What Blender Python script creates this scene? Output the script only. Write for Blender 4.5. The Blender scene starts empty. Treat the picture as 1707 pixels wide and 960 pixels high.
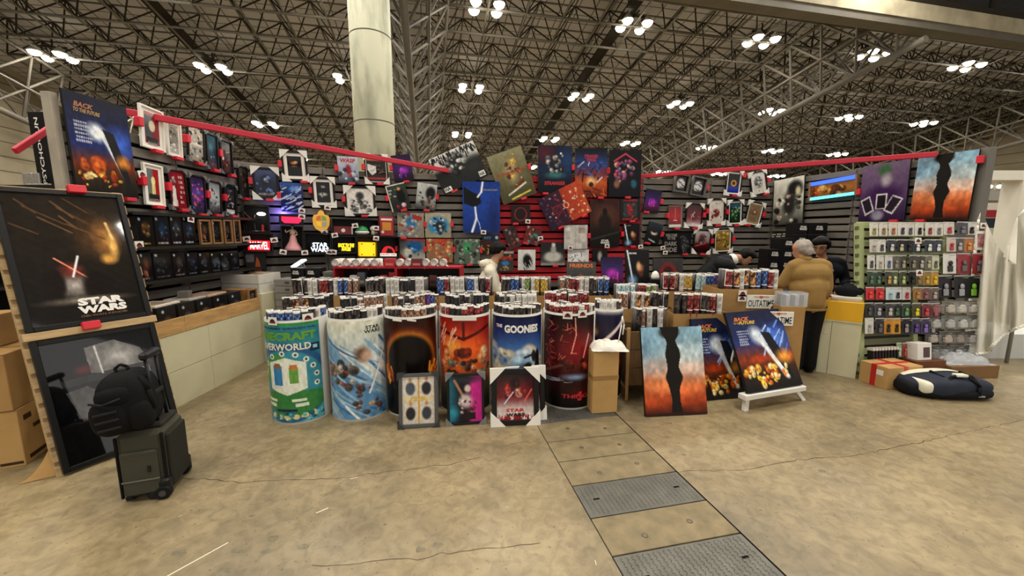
import bpy, bmesh, math, random
import numpy as np
from mathutils import Matrix, Vector
random.seed(7); RNG = np.random.default_rng(7)
scn = bpy.context.scene; COL = scn.collection
# ---------------------------------------------------------------- camera
F, CX, CY, HC = 650.0, 853.5, 480.0, 1.7            # focal length in pixels of a 1707x960 frame, eye height in metres
PITCH = math.atan(91 / 650)
cd = bpy.data.cameras.new('camera'); cd.sensor_width = 36; cd.lens = F / 1707 * 36; cd.clip_start = .05; cd.clip_end = 300
cam = bpy.data.objects.new('camera', cd); COL.objects.link(cam)
cam.location = (0, 0, HC); cam.rotation_euler = (math.pi / 2 - PITCH, 0, 0); scn.camera = cam
# ---------------------------------------------------------------- world, exposure
w = bpy.data.worlds.new('hall_air'); scn.world = w; w.use_nodes = True
w.node_tree.nodes['Background'].inputs[0].default_value = (1.0, .95, .88, 1)
w.node_tree.nodes['Background'].inputs[1].default_value = .55
scn.view_settings.view_transform = 'Standard'; scn.view_settings.look = 'None'
scn.view_settings.exposure = 0.70; scn.view_settings.gamma = 1; scn.view_settings.use_curve_mapping = False
LAMP_W = 215.0; LAMP_COL = (1.0, .94, .86)
# ---------------------------------------------------------------- geometry helpers
V3 = lambda *a: np.array(a, float)
EYE = V3(0, 0, HC)
def ray(px, py):
    u, v = (px - CX) / F, -(py - CY) / F
    return V3(u, math.cos(PITCH) + v * math.sin(PITCH), -math.sin(PITCH) + v * math.cos(PITCH))
def at(px, py, zc): return EYE + ray(px, py) * zc
def gnd(px, py, z=0.):
    r = ray(px, py); return EYE + r * ((z - HC) / r[2])
def hit(px, py, P, n):
    r = ray(px, py); return EYE + r * (np.dot(P - EYE, n) / np.dot(r, n))
def proj(P):
    q = P - EYE; zc = q[1] * math.cos(PITCH) - q[2] * math.sin(PITCH); yc = q[1] * math.sin(PITCH) + q[2] * math.cos(PITCH)
    return CX + F * q[0] / zc, CY - F * yc / zc
YAW = math.radians(-12.108)
AX = V3(math.sin(YAW), math.cos(YAW), 0); CR = V3(math.cos(YAW), -math.sin(YAW), 0)   # the hall's own axes
def unit(v): v = np.array(v, float); return v / np.linalg.norm(v)
def mtx(o, x, z):
    x = unit(x); z = np.array(z, float); z = unit(z - x * np.dot(z, x)); y = np.cross(z, x)
    return Matrix(((x[0], y[0], z[0], o[0]), (x[1], y[1], z[1], o[1]), (x[2], y[2], z[2], o[2]), (0, 0, 0, 1)))
def rotz(o, a, s=1): return Matrix.Translation(Vector(o)) @ Matrix.Rotation(math.radians(a), 4, 'Z') @ Matrix.Scale(s, 4)
def lin(c):
    if isinstance(c, str):
        c = [int(c[i:i + 2], 16) / 255 for i in (0, 2, 4)]
    c = np.array(c, float); return np.where(c <= .04045, c / 12.92, ((c + .055) / 1.055) ** 2.4)
# ---------------------------------------------------------------- materials
MATS = {}
def M(name, col='808080', rough=.6, metal=0., spec=.5, noise=0., ns=6., bump=0., bs=40., emit=0., alpha=1., trans=0., stretch=None):
    if name in MATS: return MATS[name]
    m = bpy.data.materials.new(name); m.use_nodes = True; nt = m.node_tree; b = nt.nodes['Principled BSDF']; L = nt.links.new
    c = (*lin(col), 1)
    b.inputs['Base Color'].default_value = c; b.inputs['Roughness'].default_value = rough; b.inputs['Metallic'].default_value = metal
    b.inputs['Specular IOR Level'].default_value = spec if spec != .5 or rough < .55 else .25
    if max(lin(col)) < .03 and not metal: b.inputs['Specular IOR Level'].default_value *= .5
    if alpha < 1: b.inputs['Alpha'].default_value = alpha
    if trans: b.inputs['Transmission Weight'].default_value = trans
    if emit: b.inputs['Emission Color'].default_value = c; b.inputs['Emission Strength'].default_value = emit
    if noise or bump:
        tc = nt.nodes.new('ShaderNodeTexCoord'); co = tc.outputs['Object']
        if stretch:
            mp = nt.nodes.new('ShaderNodeMapping'); mp.inputs['Scale'].default_value = stretch; L(co, mp.inputs[0]); co = mp.outputs[0]
    if noise:
        n = nt.nodes.new('ShaderNodeTexNoise'); n.inputs['Scale'].default_value = ns; n.inputs['Detail'].default_value = 6; L(co, n.inputs['Vector'])
        r = nt.nodes.new('ShaderNodeMapRange'); r.inputs[1].default_value = .3; r.inputs[2].default_value = .7; r.inputs[3].default_value = 1 - noise; r.inputs[4].default_value = 1 + noise
        L(n.outputs['Fac'], r.inputs[0])
        mx = nt.nodes.new('ShaderNodeVectorMath'); mx.operation = 'SCALE'; mx.inputs[0].default_value = c[:3]; L(r.outputs[0], mx.inputs['Scale'])
        L(mx.outputs[0], b.inputs['Base Color'])
    if bump:
        n2 = nt.nodes.new('ShaderNodeTexNoise'); n2.inputs['Scale'].default_value = bs; n2.inputs['Detail'].default_value = 4; L(co, n2.inputs['Vector'])
        bp = nt.nodes.new('ShaderNodeBump'); bp.inputs['Strength'].default_value = bump; bp.inputs['Distance'].default_value = .01
        L(n2.outputs['Fac'], bp.inputs['Height']); L(bp.outputs[0], b.inputs['Normal'])
    MATS[name] = m; return m
def MCOL(name, rough=.45, spec=.5, emit=0.):
    if name in MATS: return MATS[name]
    m = bpy.data.materials.new(name); m.use_nodes = True; nt = m.node_tree; b = nt.nodes['Principled BSDF']
    a = nt.nodes.new('ShaderNodeAttribute'); a.attribute_name = 'Col'
    nt.links.new(a.outputs['Color'], b.inputs['Base Color']); b.inputs['Roughness'].default_value = rough; b.inputs['Specular IOR Level'].default_value = spec
    if emit: nt.links.new(a.outputs['Color'], b.inputs['Emission Color']); b.inputs['Emission Strength'].default_value = emit
    MATS[name] = m; return m
# ---------------------------------------------------------------- mesh builder
class MB:
    def __init__(s): s.v = []; s.f = []; s.m = []; s.sm = []
    def add(s, vs, fs, m=0, smooth=False):
        o = len(s.v); s.v += [tuple(map(float, p)) for p in vs]; s.f += [tuple(i + o for i in f) for f in fs]; s.m += [m] * len(fs); s.sm += [smooth] * len(fs); return s
    def box(s, x0, y0, z0, x1, y1, z1, m=0, b=0., R=None):
        if b:
            vs = []; b = min(b, (x1 - x0) * .49, (y1 - y0) * .49, (z1 - z0) * .49)
            for sx in (0, 1):
                for sy in (0, 1):
                    for sz in (0, 1):
                        X, Y, Z = (x0, x1)[sx], (y0, y1)[sy], (z0, z1)[sz]; dx, dy, dz = (b, -b)[sx], (b, -b)[sy], (b, -b)[sz]
                        vs += [(X, Y + dy, Z + dz), (X + dx, Y, Z + dz), (X + dx, Y + dy, Z)]
            I = lambda a, bb, c, k: (a * 4 + bb * 2 + c) * 3 + k
            fs = []
            for t in (0, 1):
                q = [I(t, 0, 0, 0), I(t, 1, 0, 0), I(t, 1, 1, 0), I(t, 0, 1, 0)]; fs.append(q[::-1] if t == 0 else q)
                q = [I(0, t, 0, 1), I(1, t, 0, 1), I(1, t, 1, 1), I(0, t, 1, 1)]; fs.append(q if t == 0 else q[::-1])
                q = [I(0, 0, t, 2), I(1, 0, t, 2), I(1, 1, t, 2), I(0, 1, t, 2)]; fs.append(q[::-1] if t == 0 else q)
            for a in (0, 1):
                for c in (0, 1):
                    fs += [[I(a, c, 0, 0), I(a, c, 1, 0), I(a, c, 1, 1), I(a, c, 0, 1)][::1 if a != c else -1],
                           [I(a, 0, c, 0), I(a, 0, c, 2), I(a, 1, c, 2), I(a, 1, c, 0)][::1 if a != c else -1],
                           [I(0, a, c, 1), I(1, a, c, 1), I(1, a, c, 2), I(0, a, c, 2)][::1 if a != c else -1]]
                    for e in (0, 1):
                        fs.append([I(a, c, e, 0), I(a, c, e, 1), I(a, c, e, 2)][::1 if (a + c + e) % 2 else -1])
        else:
            vs = [(x, y, z) for x in (x0, x1) for y in (y0, y1) for z in (z0, z1)]
            fs = [(0, 1, 3, 2), (4, 6, 7, 5), (0, 4, 5, 1), (2, 3, 7, 6), (0, 2, 6, 4), (1, 5, 7, 3)]
        if R is not None: vs = [tuple(R @ Vector(p)) for p in vs]
        return s.add(vs, fs, m)
    def tube(s, p0, p1, r0, r1=None, n=8, m=0, caps=True, smooth=True):
        r1 = r0 if r1 is None else r1; p0, p1 = np.array(p0, float), np.array(p1, float); d = unit(p1 - p0)
        a = unit(np.cross(d, (0, 0, 1) if abs(d[2]) < .9 else (1, 0, 0))); b = np.cross(d, a)
        vs = [p + r * (math.cos(t) * a + math.sin(t) * b) for p, r in ((p0, r0), (p1, r1)) for t in (2 * math.pi * i / n for i in range(n))]
        s.add(vs, [(i, (i + 1) % n, n + (i + 1) % n, n + i) for i in range(n)], m, smooth)
        if caps: o = len(s.v) - 2 * n; s.f += [tuple(o + i for i in range(n))[::-1], tuple(o + n + i for i in range(n))]; s.m += [m, m]; s.sm += [False, False]
        return s
    def path(s, pts, r, n=6, m=0):
        for a, b in zip(pts[:-1], pts[1:]): s.tube(a, b, r, n=n, m=m)
        return s
    def lathe(s, prof, n=16, m=0, c=(0, 0, 0), smooth=True, a0=0., a1=2 * math.pi, cap=True):
        full = abs(a1 - a0 - 2 * math.pi) < 1e-6; k = n if full else n + 1
        vs = [(c[0] + r * math.cos(t), c[1] + r * math.sin(t), c[2] + z) for r, z in prof for t in (a0 + (a1 - a0) * i / n for i in range(k))]
        fs = [(j * k + i, j * k + (i + 1) % k, (j + 1) * k + (i + 1) % k, (j + 1) * k + i) for j in range(len(prof) - 1) for i in range(n)]
        s.add(vs, fs, m, smooth); o = len(s.v) - len(vs)
        if cap and full:
            s.f += [tuple(o + i for i in range(k))[::-1], tuple(o + (len(prof) - 1) * k + i for i in range(k))]; s.m += [m, m]; s.sm += [False, False]
        return s
    def prism(s, pts, y0, y1, m=0):      # outline in x,z pushed along y
        n = len(pts); vs = [(x, y0, z) for x, z in pts] + [(x, y1, z) for x, z in pts]
        return s.add(vs, [tuple(range(n)), tuple(range(n, 2 * n))[::-1]] + [(i, n + i, n + (i + 1) % n, (i + 1) % n) for i in range(n)], m)
    def ball(s, c, rx, ry, rz, m=0, n=12, k=8):
        vs = [(c[0], c[1], c[2] - rz)]
        for j in range(1, k):
            p = -math.pi / 2 + math.pi * j / k
            vs += [(c[0] + rx * math.cos(p) * math.cos(2 * math.pi * i / n), c[1] + ry * math.cos(p) * math.sin(2 * math.pi * i / n), c[2] + rz * math.sin(p)) for i in range(n)]
        vs.append((c[0], c[1], c[2] + rz)); e = len(vs) - 1
        fs = [(0, 1 + (i + 1) % n, 1 + i) for i in range(n)] + [(e, 1 + (k - 2) * n + i, 1 + (k - 2) * n + (i + 1) % n) for i in range(n)]
        fs += [(1 + j * n + i, 1 + j * n + (i + 1) % n, 1 + (j + 1) * n + (i + 1) % n, 1 + (j + 1) * n + i) for j in range(k - 2) for i in range(n)]
        return s.add(vs, fs, m, True)
    def mesh(s, name, mats):
        me = bpy.data.meshes.new(name); me.from_pydata(s.v, [], s.f)
        for m in (mats if isinstance(mats, (list, tuple)) else [mats]): me.materials.append(m)
        me.polygons.foreach_set('material_index', s.m); me.polygons.foreach_set('use_smooth', s.sm)
        bm = bmesh.new(); bm.from_mesh(me); bmesh.ops.recalc_face_normals(bm, faces=bm.faces); bm.to_mesh(me); bm.free()
        return me
    def build(s, name, mats, parent=None, mw=None): return link(name, s.mesh(name, mats), parent, mw)
def link(name, data, parent=None, mw=None):
    o = bpy.data.objects.new(name, data); COL.objects.link(o)
    if parent is not None: o.parent = parent
    if mw is not None:
        if parent is None: o.matrix_world = mw
        else: o.matrix_local = mw
    return o
USED = {}
def tag(o, label, cat, group=None, kind=None):
    o['label'] = label; o['category'] = cat
    if group: o['group'] = group
    if kind: o['kind'] = kind
    return o
def thing(name, label, cat, mw=None, group=None): return tag(link(name, None, None, mw), label, cat, group)
def struct(o): o['kind'] = 'structure'; return o
def copy_tree(o, parent=None, mw=None):
    c = o.copy(); COL.objects.link(c); c.parent = parent
    if mw is not None: c.matrix_world = mw if parent is None else c.matrix_world; c.matrix_basis = mw
    for ch in list(o.children): copy_tree(ch, c)
    return c
# ---------------------------------------------------------------- lettering
TXT = {}
def text_mesh(s, bold=.0, shear=0.):
    k = (s, bold, shear)
    if k not in TXT:
        cu = bpy.data.curves.new('lettering', 'FONT'); cu.body = s; cu.resolution_u = 2; cu.offset = bold; cu.shear = shear; cu.extrude = 0; cu.align_x = 'CENTER'; cu.space_line = .82
        o = bpy.data.objects.new('lettering', cu); COL.objects.link(o); dg = bpy.context.evaluated_depsgraph_get()
        me = bpy.data.meshes.new_from_object(o.evaluated_get(dg)); bpy.data.objects.remove(o); bpy.data.curves.remove(cu)
        n = len(me.vertices); co = np.empty(n * 3, np.float32); me.vertices.foreach_get('co', co); co = co.reshape(-1, 3)
        faces = [tuple(p.vertices) for p in me.polygons]; bpy.data.meshes.remove(me)
        lo, hi = co.min(0), co.max(0); TXT[k] = ((co[:, :2] - (lo + hi)[:2] / 2) / (hi - lo)[:2], faces)
    return TXT[k]
def text(parent, s, x, z, w, h, y, mat, bold=.03, shear=0., warp=None, name='lettering'):
    co, fs = text_mesh(s, bold, shear)
    v = np.zeros((len(co), 3)); v[:, 0] = x + co[:, 0] * w; v[:, 2] = z + co[:, 1] * h; v[:, 1] = y
    if warp is not None: v = np.array([warp(*p) for p in v])
    me = bpy.data.meshes.new(name); me.from_pydata([tuple(p) for p in v], [], fs); me.materials.append(mat)
    return link(name, me, parent)
# ---------------------------------------------------------------- printed pictures: colour fields painted on a fine grid
def vnoise(nx, nz, k, seed):
    r = np.random.default_rng(seed); g = r.random((k + 2, k + 2)); u = np.linspace(0, k, nx); v = np.linspace(0, k, nz)
    i, j = np.floor(u).astype(int), np.floor(v).astype(int); fu, fv = u - i, v - j; fu = fu * fu * (3 - 2 * fu); fv = (fv * fv * (3 - 2 * fv))[:, None]
    a = g[np.ix_(j, i)]; b = g[np.ix_(j, i + 1)]; c = g[np.ix_(j + 1, i)]; d = g[np.ix_(j + 1, i + 1)]
    return (a * (1 - fu) + b * fu) * (1 - fv) + (c * (1 - fu) + d * fu) * fv
def hx(c): return np.array([int(c[i:i + 2], 16) / 255 for i in (0, 2, 4)]) if isinstance(c, str) else np.array(c, float)
def paint(nx, nz, ops, seed=1, asp=1.4):
    rr = np.random.default_rng(seed); U, V = np.meshgrid(np.linspace(0, 1, nx), np.linspace(0, 1, nz)); I = np.zeros((nz, nx, 3))
    def put(mk, c):
        nonlocal I
        I = I * (1 - mk[..., None]) + hx(c) * mk[..., None]
    def ell(cx, cy, rx, ry, c, soft=.3, rot=0, op=1.):
        a = math.radians(rot); x, y = U - cx, (V - cy) * asp; x, y = x * math.cos(a) + y * math.sin(a), -x * math.sin(a) + y * math.cos(a)
        r = np.sqrt((x / rx) ** 2 + (y / (ry * asp)) ** 2); put(np.clip((1 - r) / max(soft, 1e-3), 0, 1) * op, c)
    def line(x0, y0, x1, y1, wd, c, soft=.5, op=1.):
        dx, dy = x1 - x0, (y1 - y0) * asp; L2 = dx * dx + dy * dy + 1e-9; t = np.clip(((U - x0) * dx + (V - y0) * asp * dy) / L2, 0, 1)
        d = np.hypot(U - x0 - t * dx, (V - y0) * asp - t * dy); put(np.clip((1 - d / wd) / max(soft, 1e-3), 0, 1) * op, c)
    def poly(pts, c, op=1.):
        ins = np.zeros(U.shape, bool); n = len(pts)
        for i in range(n):
            (xa, ya), (xb, yb) = pts[i], pts[(i + 1) % n]
            if ya == yb: continue
            cr = ((ya > V) != (yb > V)) & (U < (xb - xa) * (V - ya) / (yb - ya) + xa); ins ^= cr
        put(ins.astype(float) * op, c)
    for o in ops:
        k, a = o[0], o[1:]
        if k in 'gh':
            st = a; T = V if k == 'g' else U
            for ch in range(3): I[..., ch] = np.interp(T, [q[0] for q in st], [hx(q[1])[ch] for q in st])
        elif k == 'e': ell(*a)
        elif k == 'l': line(*a)
        elif k == 'r': put(((U >= a[0]) & (U <= a[2]) & (V >= a[1]) & (V <= a[3])).astype(float) * (a[5] if len(a) > 5 else 1), a[4])
        elif k == 'p': poly(*a)
        elif k == 'b':
            n, x0, y0, x1, y1, s0, s1, cs = a[:8]
            for _ in range(n):
                s = rr.uniform(s0, s1); bx_, by_, c_, an = rr.uniform(x0, x1), rr.uniform(y0, y1), hx(cs[rr.integers(len(cs))]), rr.uniform(0, 180); ry = s * rr.uniform(.5, 1.3) / asp; ell(bx_, by_, s, ry, c_, .3, an, .85); ell(bx_ - s * .2, by_ - ry * .25, s * .5, ry * .5, np.clip(c_ * 1.5 + .05, 0, 1), .6, an + 30, .6); ell(bx_ + s * .3, by_ + ry * .3, s * .35, ry * .35, c_ * .45, .6, an, .6)
        elif k == 's':
            n, x0, y0, x1, y1, ln, wd, cs = a[:8]; an = a[8] if len(a) > 8 else None
            for _ in range(n):
                x, y = rr.uniform(x0, x1), rr.uniform(y0, y1); t = math.radians(rr.uniform(0, 180) if an is None else an + rr.uniform(-12, 12)); l = ln * rr.uniform(.4, 1)
                line(x, y, x + l * math.cos(t), y + l * math.sin(t) / asp, wd * rr.uniform(.5, 1), cs[rr.integers(len(cs))], .6)
        elif k == 'q':                       # rows of small print
            n, x0, y0, x1, y1, c = a
            for i in range(n):
                y = y0 + (y1 - y0) * (i + .5) / n; put(((abs(V - y) < (y1 - y0) / n * .28) & (U > x0) & (U < x0 + (x1 - x0) * rr.uniform(.6, 1)) & (np.sin(U * 190 + i) > -.6)).astype(float) * .8, c)
        elif k == 'n': I *= (1 + a[0] * (vnoise(nx, nz, a[1], seed + a[1]) - .5) * 2)[..., None]
    kf = max(8, min(nx, nz) // 3); I = I * (1 + .07 * (vnoise(nx, nz, kf, seed + 99) - .5) * 2)[..., None]
    I = np.clip((I - .03) * 1.06, 0, 1); return I
def art_mesh(name, w, h, I, mat, y=0., warp=None, x0=0., z0=0.):
    nz, nx = I.shape[:2]; X, Z = np.meshgrid(np.linspace(-w / 2, w / 2, nx) + x0, np.linspace(h / 2, -h / 2, nz) + z0)
    v = np.zeros((nx * nz, 3), np.float32); v[:, 0] = X.ravel(); v[:, 1] = y; v[:, 2] = Z.ravel()
    if warp is not None: v = warp(v)
    i = (np.arange(nz - 1)[:, None] * nx + np.arange(nx - 1)[None, :]).ravel(); q = np.stack([i, i + nx, i + nx + 1, i + 1], 1)
    me = bpy.data.meshes.new(name); me.vertices.add(len(v)); me.vertices.foreach_set('co', v.astype(np.float32).ravel())
    n = len(q); me.loops.add(n * 4); me.polygons.add(n); me.loops.foreach_set('vertex_index', q.ravel().astype(np.int32)); me.polygons.foreach_set('loop_start', (np.arange(n) * 4).astype(np.int32))
    me.update(calc_edges=True); at_ = me.color_attributes.new('Col', 'FLOAT_COLOR', 'POINT')
    c = np.ones((nx * nz, 4), np.float32); c[:, :3] = lin(I.reshape(-1, 3)); at_.data.foreach_set('color', c.ravel()); me.materials.append(mat); me.validate(); return me
# ================================================================ the hall
# ---- floor with a service trench and its cover plates
def floor_mat():
    m = bpy.data.materials.new('polished_concrete'); m.use_nodes = True; nt = m.node_tree; b = nt.nodes['Principled BSDF']; N = nt.nodes.new; L = nt.links.new
    tc = N('ShaderNodeTexCoord')
    def noise(s, d, w=0):
        n = N('ShaderNodeTexNoise'); n.inputs['Scale'].default_value = s; n.inputs['Detail'].default_value = d; n.inputs['Distortion'].default_value = w; L(tc.outputs['Object'], n.inputs['Vector']); return n.outputs['Fac']
    def ramp(f, *st):
        r = N('ShaderNodeValToRGB'); L(f, r.inputs[0]); e = r.color_ramp.elements
        while len(e) < len(st): e.new(.5)
        for q, (p, c) in zip(e, st): q.position = p; q.color = (*lin(c), 1)
        return r.outputs[0]
    def mix(kind, f, a, c):
        x = N('ShaderNodeMix'); x.data_type = 'RGBA'; x.blend_type = kind
        if isinstance(f, float): x.inputs[0].default_value = f
        else: L(f, x.inputs[0])
        L(a, x.inputs[6]); L(c, x.inputs[7]); return x.outputs[2]
    base = ramp(noise(.8, 10, .3), (.32, '80745a'), (.5, '958564'), (.68, 'a4936f'))
    mot = ramp(noise(14, 9, .8), (.3, '9c988c'), (.62, 'ffffff'), (.75, 'ffffff'))
    c = mix('MULTIPLY', .5, base, mot)
    mot2 = ramp(noise(3.4, 10, .8), (.3, '8c8880'), (.55, 'ffffff'))
    c = mix('MULTIPLY', .35, c, mot2)
    sp = ramp(noise(42, 2), (.27, '5a5348'), (.34, 'ffffff'))
    c = mix('MULTIPLY', .55, c, sp)
    wsp = ramp(noise(30, 3), (.74, '000000'), (.80, '777060'))
    c = mix('ADD', .5, c, wsp)
    L(c, b.inputs['Base Color'])
    r = N('ShaderNodeMapRange'); r.inputs[3].default_value = .28; r.inputs[4].default_value = .55; L(noise(3, 6), r.inputs[0]); L(r.outputs[0], b.inputs['Roughness'])
    bp = N('ShaderNodeBump'); bp.inputs['Strength'].default_value = .12; bp.inputs['Distance'].default_value = .004; L(noise(60, 4), bp.inputs['Height']); L(bp.outputs[0], b.inputs['Normal'])
    return m
CONC = floor_mat()
TC0, TC1 = .905, 1.712
def sc(s, c, z=0.): return tuple(AX * s + CR * c + V3(0, 0, z))
fb = MB()
for c0, c1 in ((-40, TC0), (TC1, 60)): fb.add([sc(-14, c0), sc(-14, c1), sc(62, c1), sc(62, c0)], [(0, 1, 2, 3)])
fb.add([sc(-14, TC0, -.06), sc(-14, TC1, -.06), sc(62, TC1, -.06), sc(62, TC0, -.06)], [(0, 1, 2, 3)], 1)
for c in (TC0, TC1): fb.add([sc(-14, c, -.06), sc(62, c, -.06), sc(62, c, 0), sc(-14, c, 0)], [(0, 1, 2, 3)], 1)
floor = struct(fb.build('floor', [CONC, M('trench_dark', '2a2723', .9)]))
def chequer():
    m = bpy.data.materials.new('chequer_steel'); m.use_nodes = True; nt = m.node_tree; b = nt.nodes['Principled BSDF']; N = nt.nodes.new; L = nt.links.new
    b.inputs['Base Color'].default_value = (*lin('8b8c86'), 1); b.inputs['Metallic'].default_value = .55; b.inputs['Roughness'].default_value = .5
    n = N('ShaderNodeTexNoise'); n.inputs['Scale'].default_value = 9; r = N('ShaderNodeValToRGB'); r.color_ramp.elements[0].color = (*lin('4f4d46'), 1); r.color_ramp.elements[1].color = (*lin('77766e'), 1)
    tc = N('ShaderNodeTexCoord'); L(tc.outputs['Object'], n.inputs[0]); L(n.outputs[0], r.inputs[0]); L(r.outputs[0], b.inputs['Base Color']); return m
STEEL = chequer(); PLC = M('cover_concrete', '7d7054', .55, noise=.28, ns=9, bump=.2, bs=60)
bnd = [30., 3.50, 3.19, 2.87, 2.584, 2.298, 1.987, 1.702, 1.40, 1.10]; kinds = 'CSCCCSCSC'
lz = MB()
for i in range(16):
    for j in range(24):
        x, y = -.375 + .75 * (j + .5) / 24, -.135 + .27 * (i + .5) / 16; a = .7 if (i + j) % 2 else -.7
        ca, sa = math.cos(a), math.sin(a); p = [(x + ca * .011, y + sa * .011, 0), (x - sa * .0035, y + ca * .0035, 0), (x - ca * .011, y - sa * .011, 0), (x + sa * .0035, y - ca * .0035, 0)]
        lz.add(p + [(x, y, .0022)], [(0, 1, 4), (1, 2, 4), (2, 3, 4), (3, 0, 4)])
lozm = lz.mesh('tread', STEEL)
for i, k in enumerate(kinds):
    s0, s1 = bnd[i + 1] + .004, bnd[i] - .004; cm, sm = (TC0 + TC1) / 2, (s0 + s1) / 2; hw = (TC1 - TC0) / 2 - .008
    mw = mtx(V3(*sc(sm, cm)), CR, (0, 0, 1))
    p = MB(); p.box(-hw, -(s1 - s0) / 2, -.05, hw, (s1 - s0) / 2, -.001 if k == 'C' else -.002, 0, .002)
    o = p.build('cover_plate', STEEL if k == 'S' else PLC, floor, mw)
    if k == 'S':
        q = link('tread', lozm, o); q['kind'] = 'stuff'
        for sx in (-.29, .29): MB().box(sx - .02, -.006, -.001, sx + .02, .006, .0012).build('lifting_slot', M('slot_black', '0c0b0a', .9), o)
    else:
        for sx in (-.15, .17): MB().lathe([(.018, -.001), (.018, .0012), (.012, .0016)], 12, 0, (sx, random.uniform(-.05, .06), 0)).build('lifting_eye', M('eye_metal', '6d6350', .5, .6), o)
def crack(pts, wd):
    P = [gnd(*p) for p in pts]; out = []
    for a, b in zip(P[:-1], P[1:]):
        n = max(2, int(np.linalg.norm(b - a) / .05))
        for i in range(n): out.append(a + (b - a) * i / n + V3(*(RNG.normal(0, .007, 2)), 0))
    out.append(P[-1]); m = MB(); vs = []
    for i, p in enumerate(out):
        d = unit(out[min(i + 1, len(out) - 1)] - out[max(i - 1, 0)]); nrm = V3(-d[1], d[0], 0) * wd * random.uniform(.3, 1); vs += [p + nrm + V3(0, 0, .0012), p - nrm + V3(0, 0, .0012)]
    m.add(vs, [(2 * i, 2 * i + 1, 2 * i + 3, 2 * i + 2) for i in range(len(out) - 1)]); o = m.build('crack', M('crack_dark', '4a4030', .9), floor); o['kind'] = 'stuff'
crack([(305, 797), (350, 799), (400, 804), (470, 800), (560, 798), (650, 786), (760, 772), (800, 762)], .003)
crack([(520, 945), (600, 938), (700, 930), (800, 915), (900, 905)], .002)
crack([(1130, 786), (1240, 783), (1330, 766), (1420, 760), (1500, 745), (1600, 722), (1707, 700)], .003)
crack([(830, 748), (875, 735), (900, 732)], .002)
st = MB()
for px, py, r in ((395, 918, .03), (444, 920, .03), (455, 898, .035), (505, 911, .03), (700, 916, .028), (730, 908, .03), (375, 955, .05), (1370, 785, .03), (1268, 850, .012), (1298, 842, .01), (1115, 705, .03), (1140, 758, .02), (300, 922, .04), (420, 860, .02)):
    g = gnd(px, py); k = 14; ph = [r * random.uniform(.7, 1.15) for _ in range(k)]
    st.add([g + V3(ph[i] * math.cos(6.283 * i / k), ph[i] * .7 * math.sin(6.283 * i / k), .0008) for i in range(k)], [tuple(range(k))])
o = st.build('floor_stain', M('stain', '6f664f', .5, noise=.3, ns=30), floor); o['kind'] = 'stuff'
st = MB()
for px, py, L_, a in ((537, 851, .07, 40), (590, 797, .05, 25), (325, 935, .3, 55), (845, 845, .02, 10), (300, 860, .02, 30), (993, 938, .03, 90)):
    g = gnd(px, py); d = V3(math.cos(math.radians(a)), math.sin(math.radians(a)), 0) * L_; n = V3(-d[1], d[0], 0) * .06 / max(L_ / .07, 1)
    st.add([g - d / 2 - n + V3(0, 0, .001), g + d / 2 - n + V3(0, 0, .001), g + d / 2 + n + V3(0, 0, .001), g - d / 2 + n + V3(0, 0, .001)], [(0, 1, 2, 3)])
o = st.build('floor_scratch', M('scratch', 'd8d0b8', .6), floor); o['kind'] = 'stuff'
# ---- roof: sloping deck, double-layer space frame, V-shaped main trusses, high-bay lamps
Z0, SL = 15.73, -.1677
def rf(c, s, dz=0.): return V3(*sc(s, c)) + V3(0, 0, Z0 + SL * s + dz)
def deck_mat():
    m = bpy.data.materials.new('roof_deck'); m.use_nodes = True; nt = m.node_tree; b = nt.nodes['Principled BSDF']; N = nt.nodes.new; L = nt.links.new
    tc = N('ShaderNodeTexCoord'); mp = N('ShaderNodeMapping'); mp.inputs['Rotation'].default_value = (0, 0, YAW); L(tc.outputs['Object'], mp.inputs[0])
    br = N('ShaderNodeTexBrick'); br.offset = 0; br.inputs['Color1'].default_value = (*lin('b9b6b6'), 1); br.inputs['Color2'].default_value = (*lin('adaaaa'), 1); br.inputs['Mortar'].default_value = (*lin('575450'), 1)
    br.inputs['Scale'].default_value = 1; br.inputs['Mortar Size'].default_value = .03; br.inputs['Brick Width'].default_value = .93; br.inputs['Row Height'].default_value = .62; L(mp.outputs[0], br.inputs[0])
    L(br.outputs[0], b.inputs['Base Color']); b.inputs['Roughness'].default_value = .85; return m
db = MB(); db.add([rf(-26, 14, 1.75), rf(56, 14, 1.75), rf(56, 60, 1.75), rf(-26, 60, 1.75)], [(0, 1, 2, 3)])
db.add([sc(-14, -26, 16.2), sc(-14, 56, 16.2), sc(14, 56, 16.2), sc(14, -26, 16.2)], [(0, 1, 2, 3)])
ceiling = struct(db.build('ceiling', deck_mat()))
TRUSS = M('truss_paint', '5f5a50', .6, noise=.12, ns=1.5); TRUSD = M('truss_web', '2e2a23', .7)
PC, PS, S0, NS = 1.9, 1.8, 14.77, 24; C0 = 1.25; KC = range(-12, 28)
AXR = AX + V3(0, 0, SL)     # along the roof slope
def girder():
    m = MB(); q = lambda c, s, dz: CR * c + AXR * s + V3(0, 0, dz)
    m.tube(q(0, 0, 0), q(0, NS * PS, 0), .05, n=5, caps=False); m.tube(q(PC / 2, 0, 1.27), q(PC / 2, NS * PS, 1.27), .05, n=5, caps=False)
    for i in range(NS):
        ap = q(PC / 2, (i + .5) * PS, 1.27)
        for c, s in ((0, i), (PC, i), (0, i + 1), (PC, i + 1)): m.tube(q(c, s * PS, 0), ap, .036, n=4, m=1, caps=False)
    return m.mesh('lattice_girder', [TRUSS, TRUSD])
gm = girder()
for k in KC:
    o = link('lattice_girder', gm, ceiling, Matrix.Translation(Vector(rf(C0 + k * PC, S0))))
c0, c1 = C0 + KC[0] * PC, C0 + (KC[-1] + 1) * PC
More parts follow.
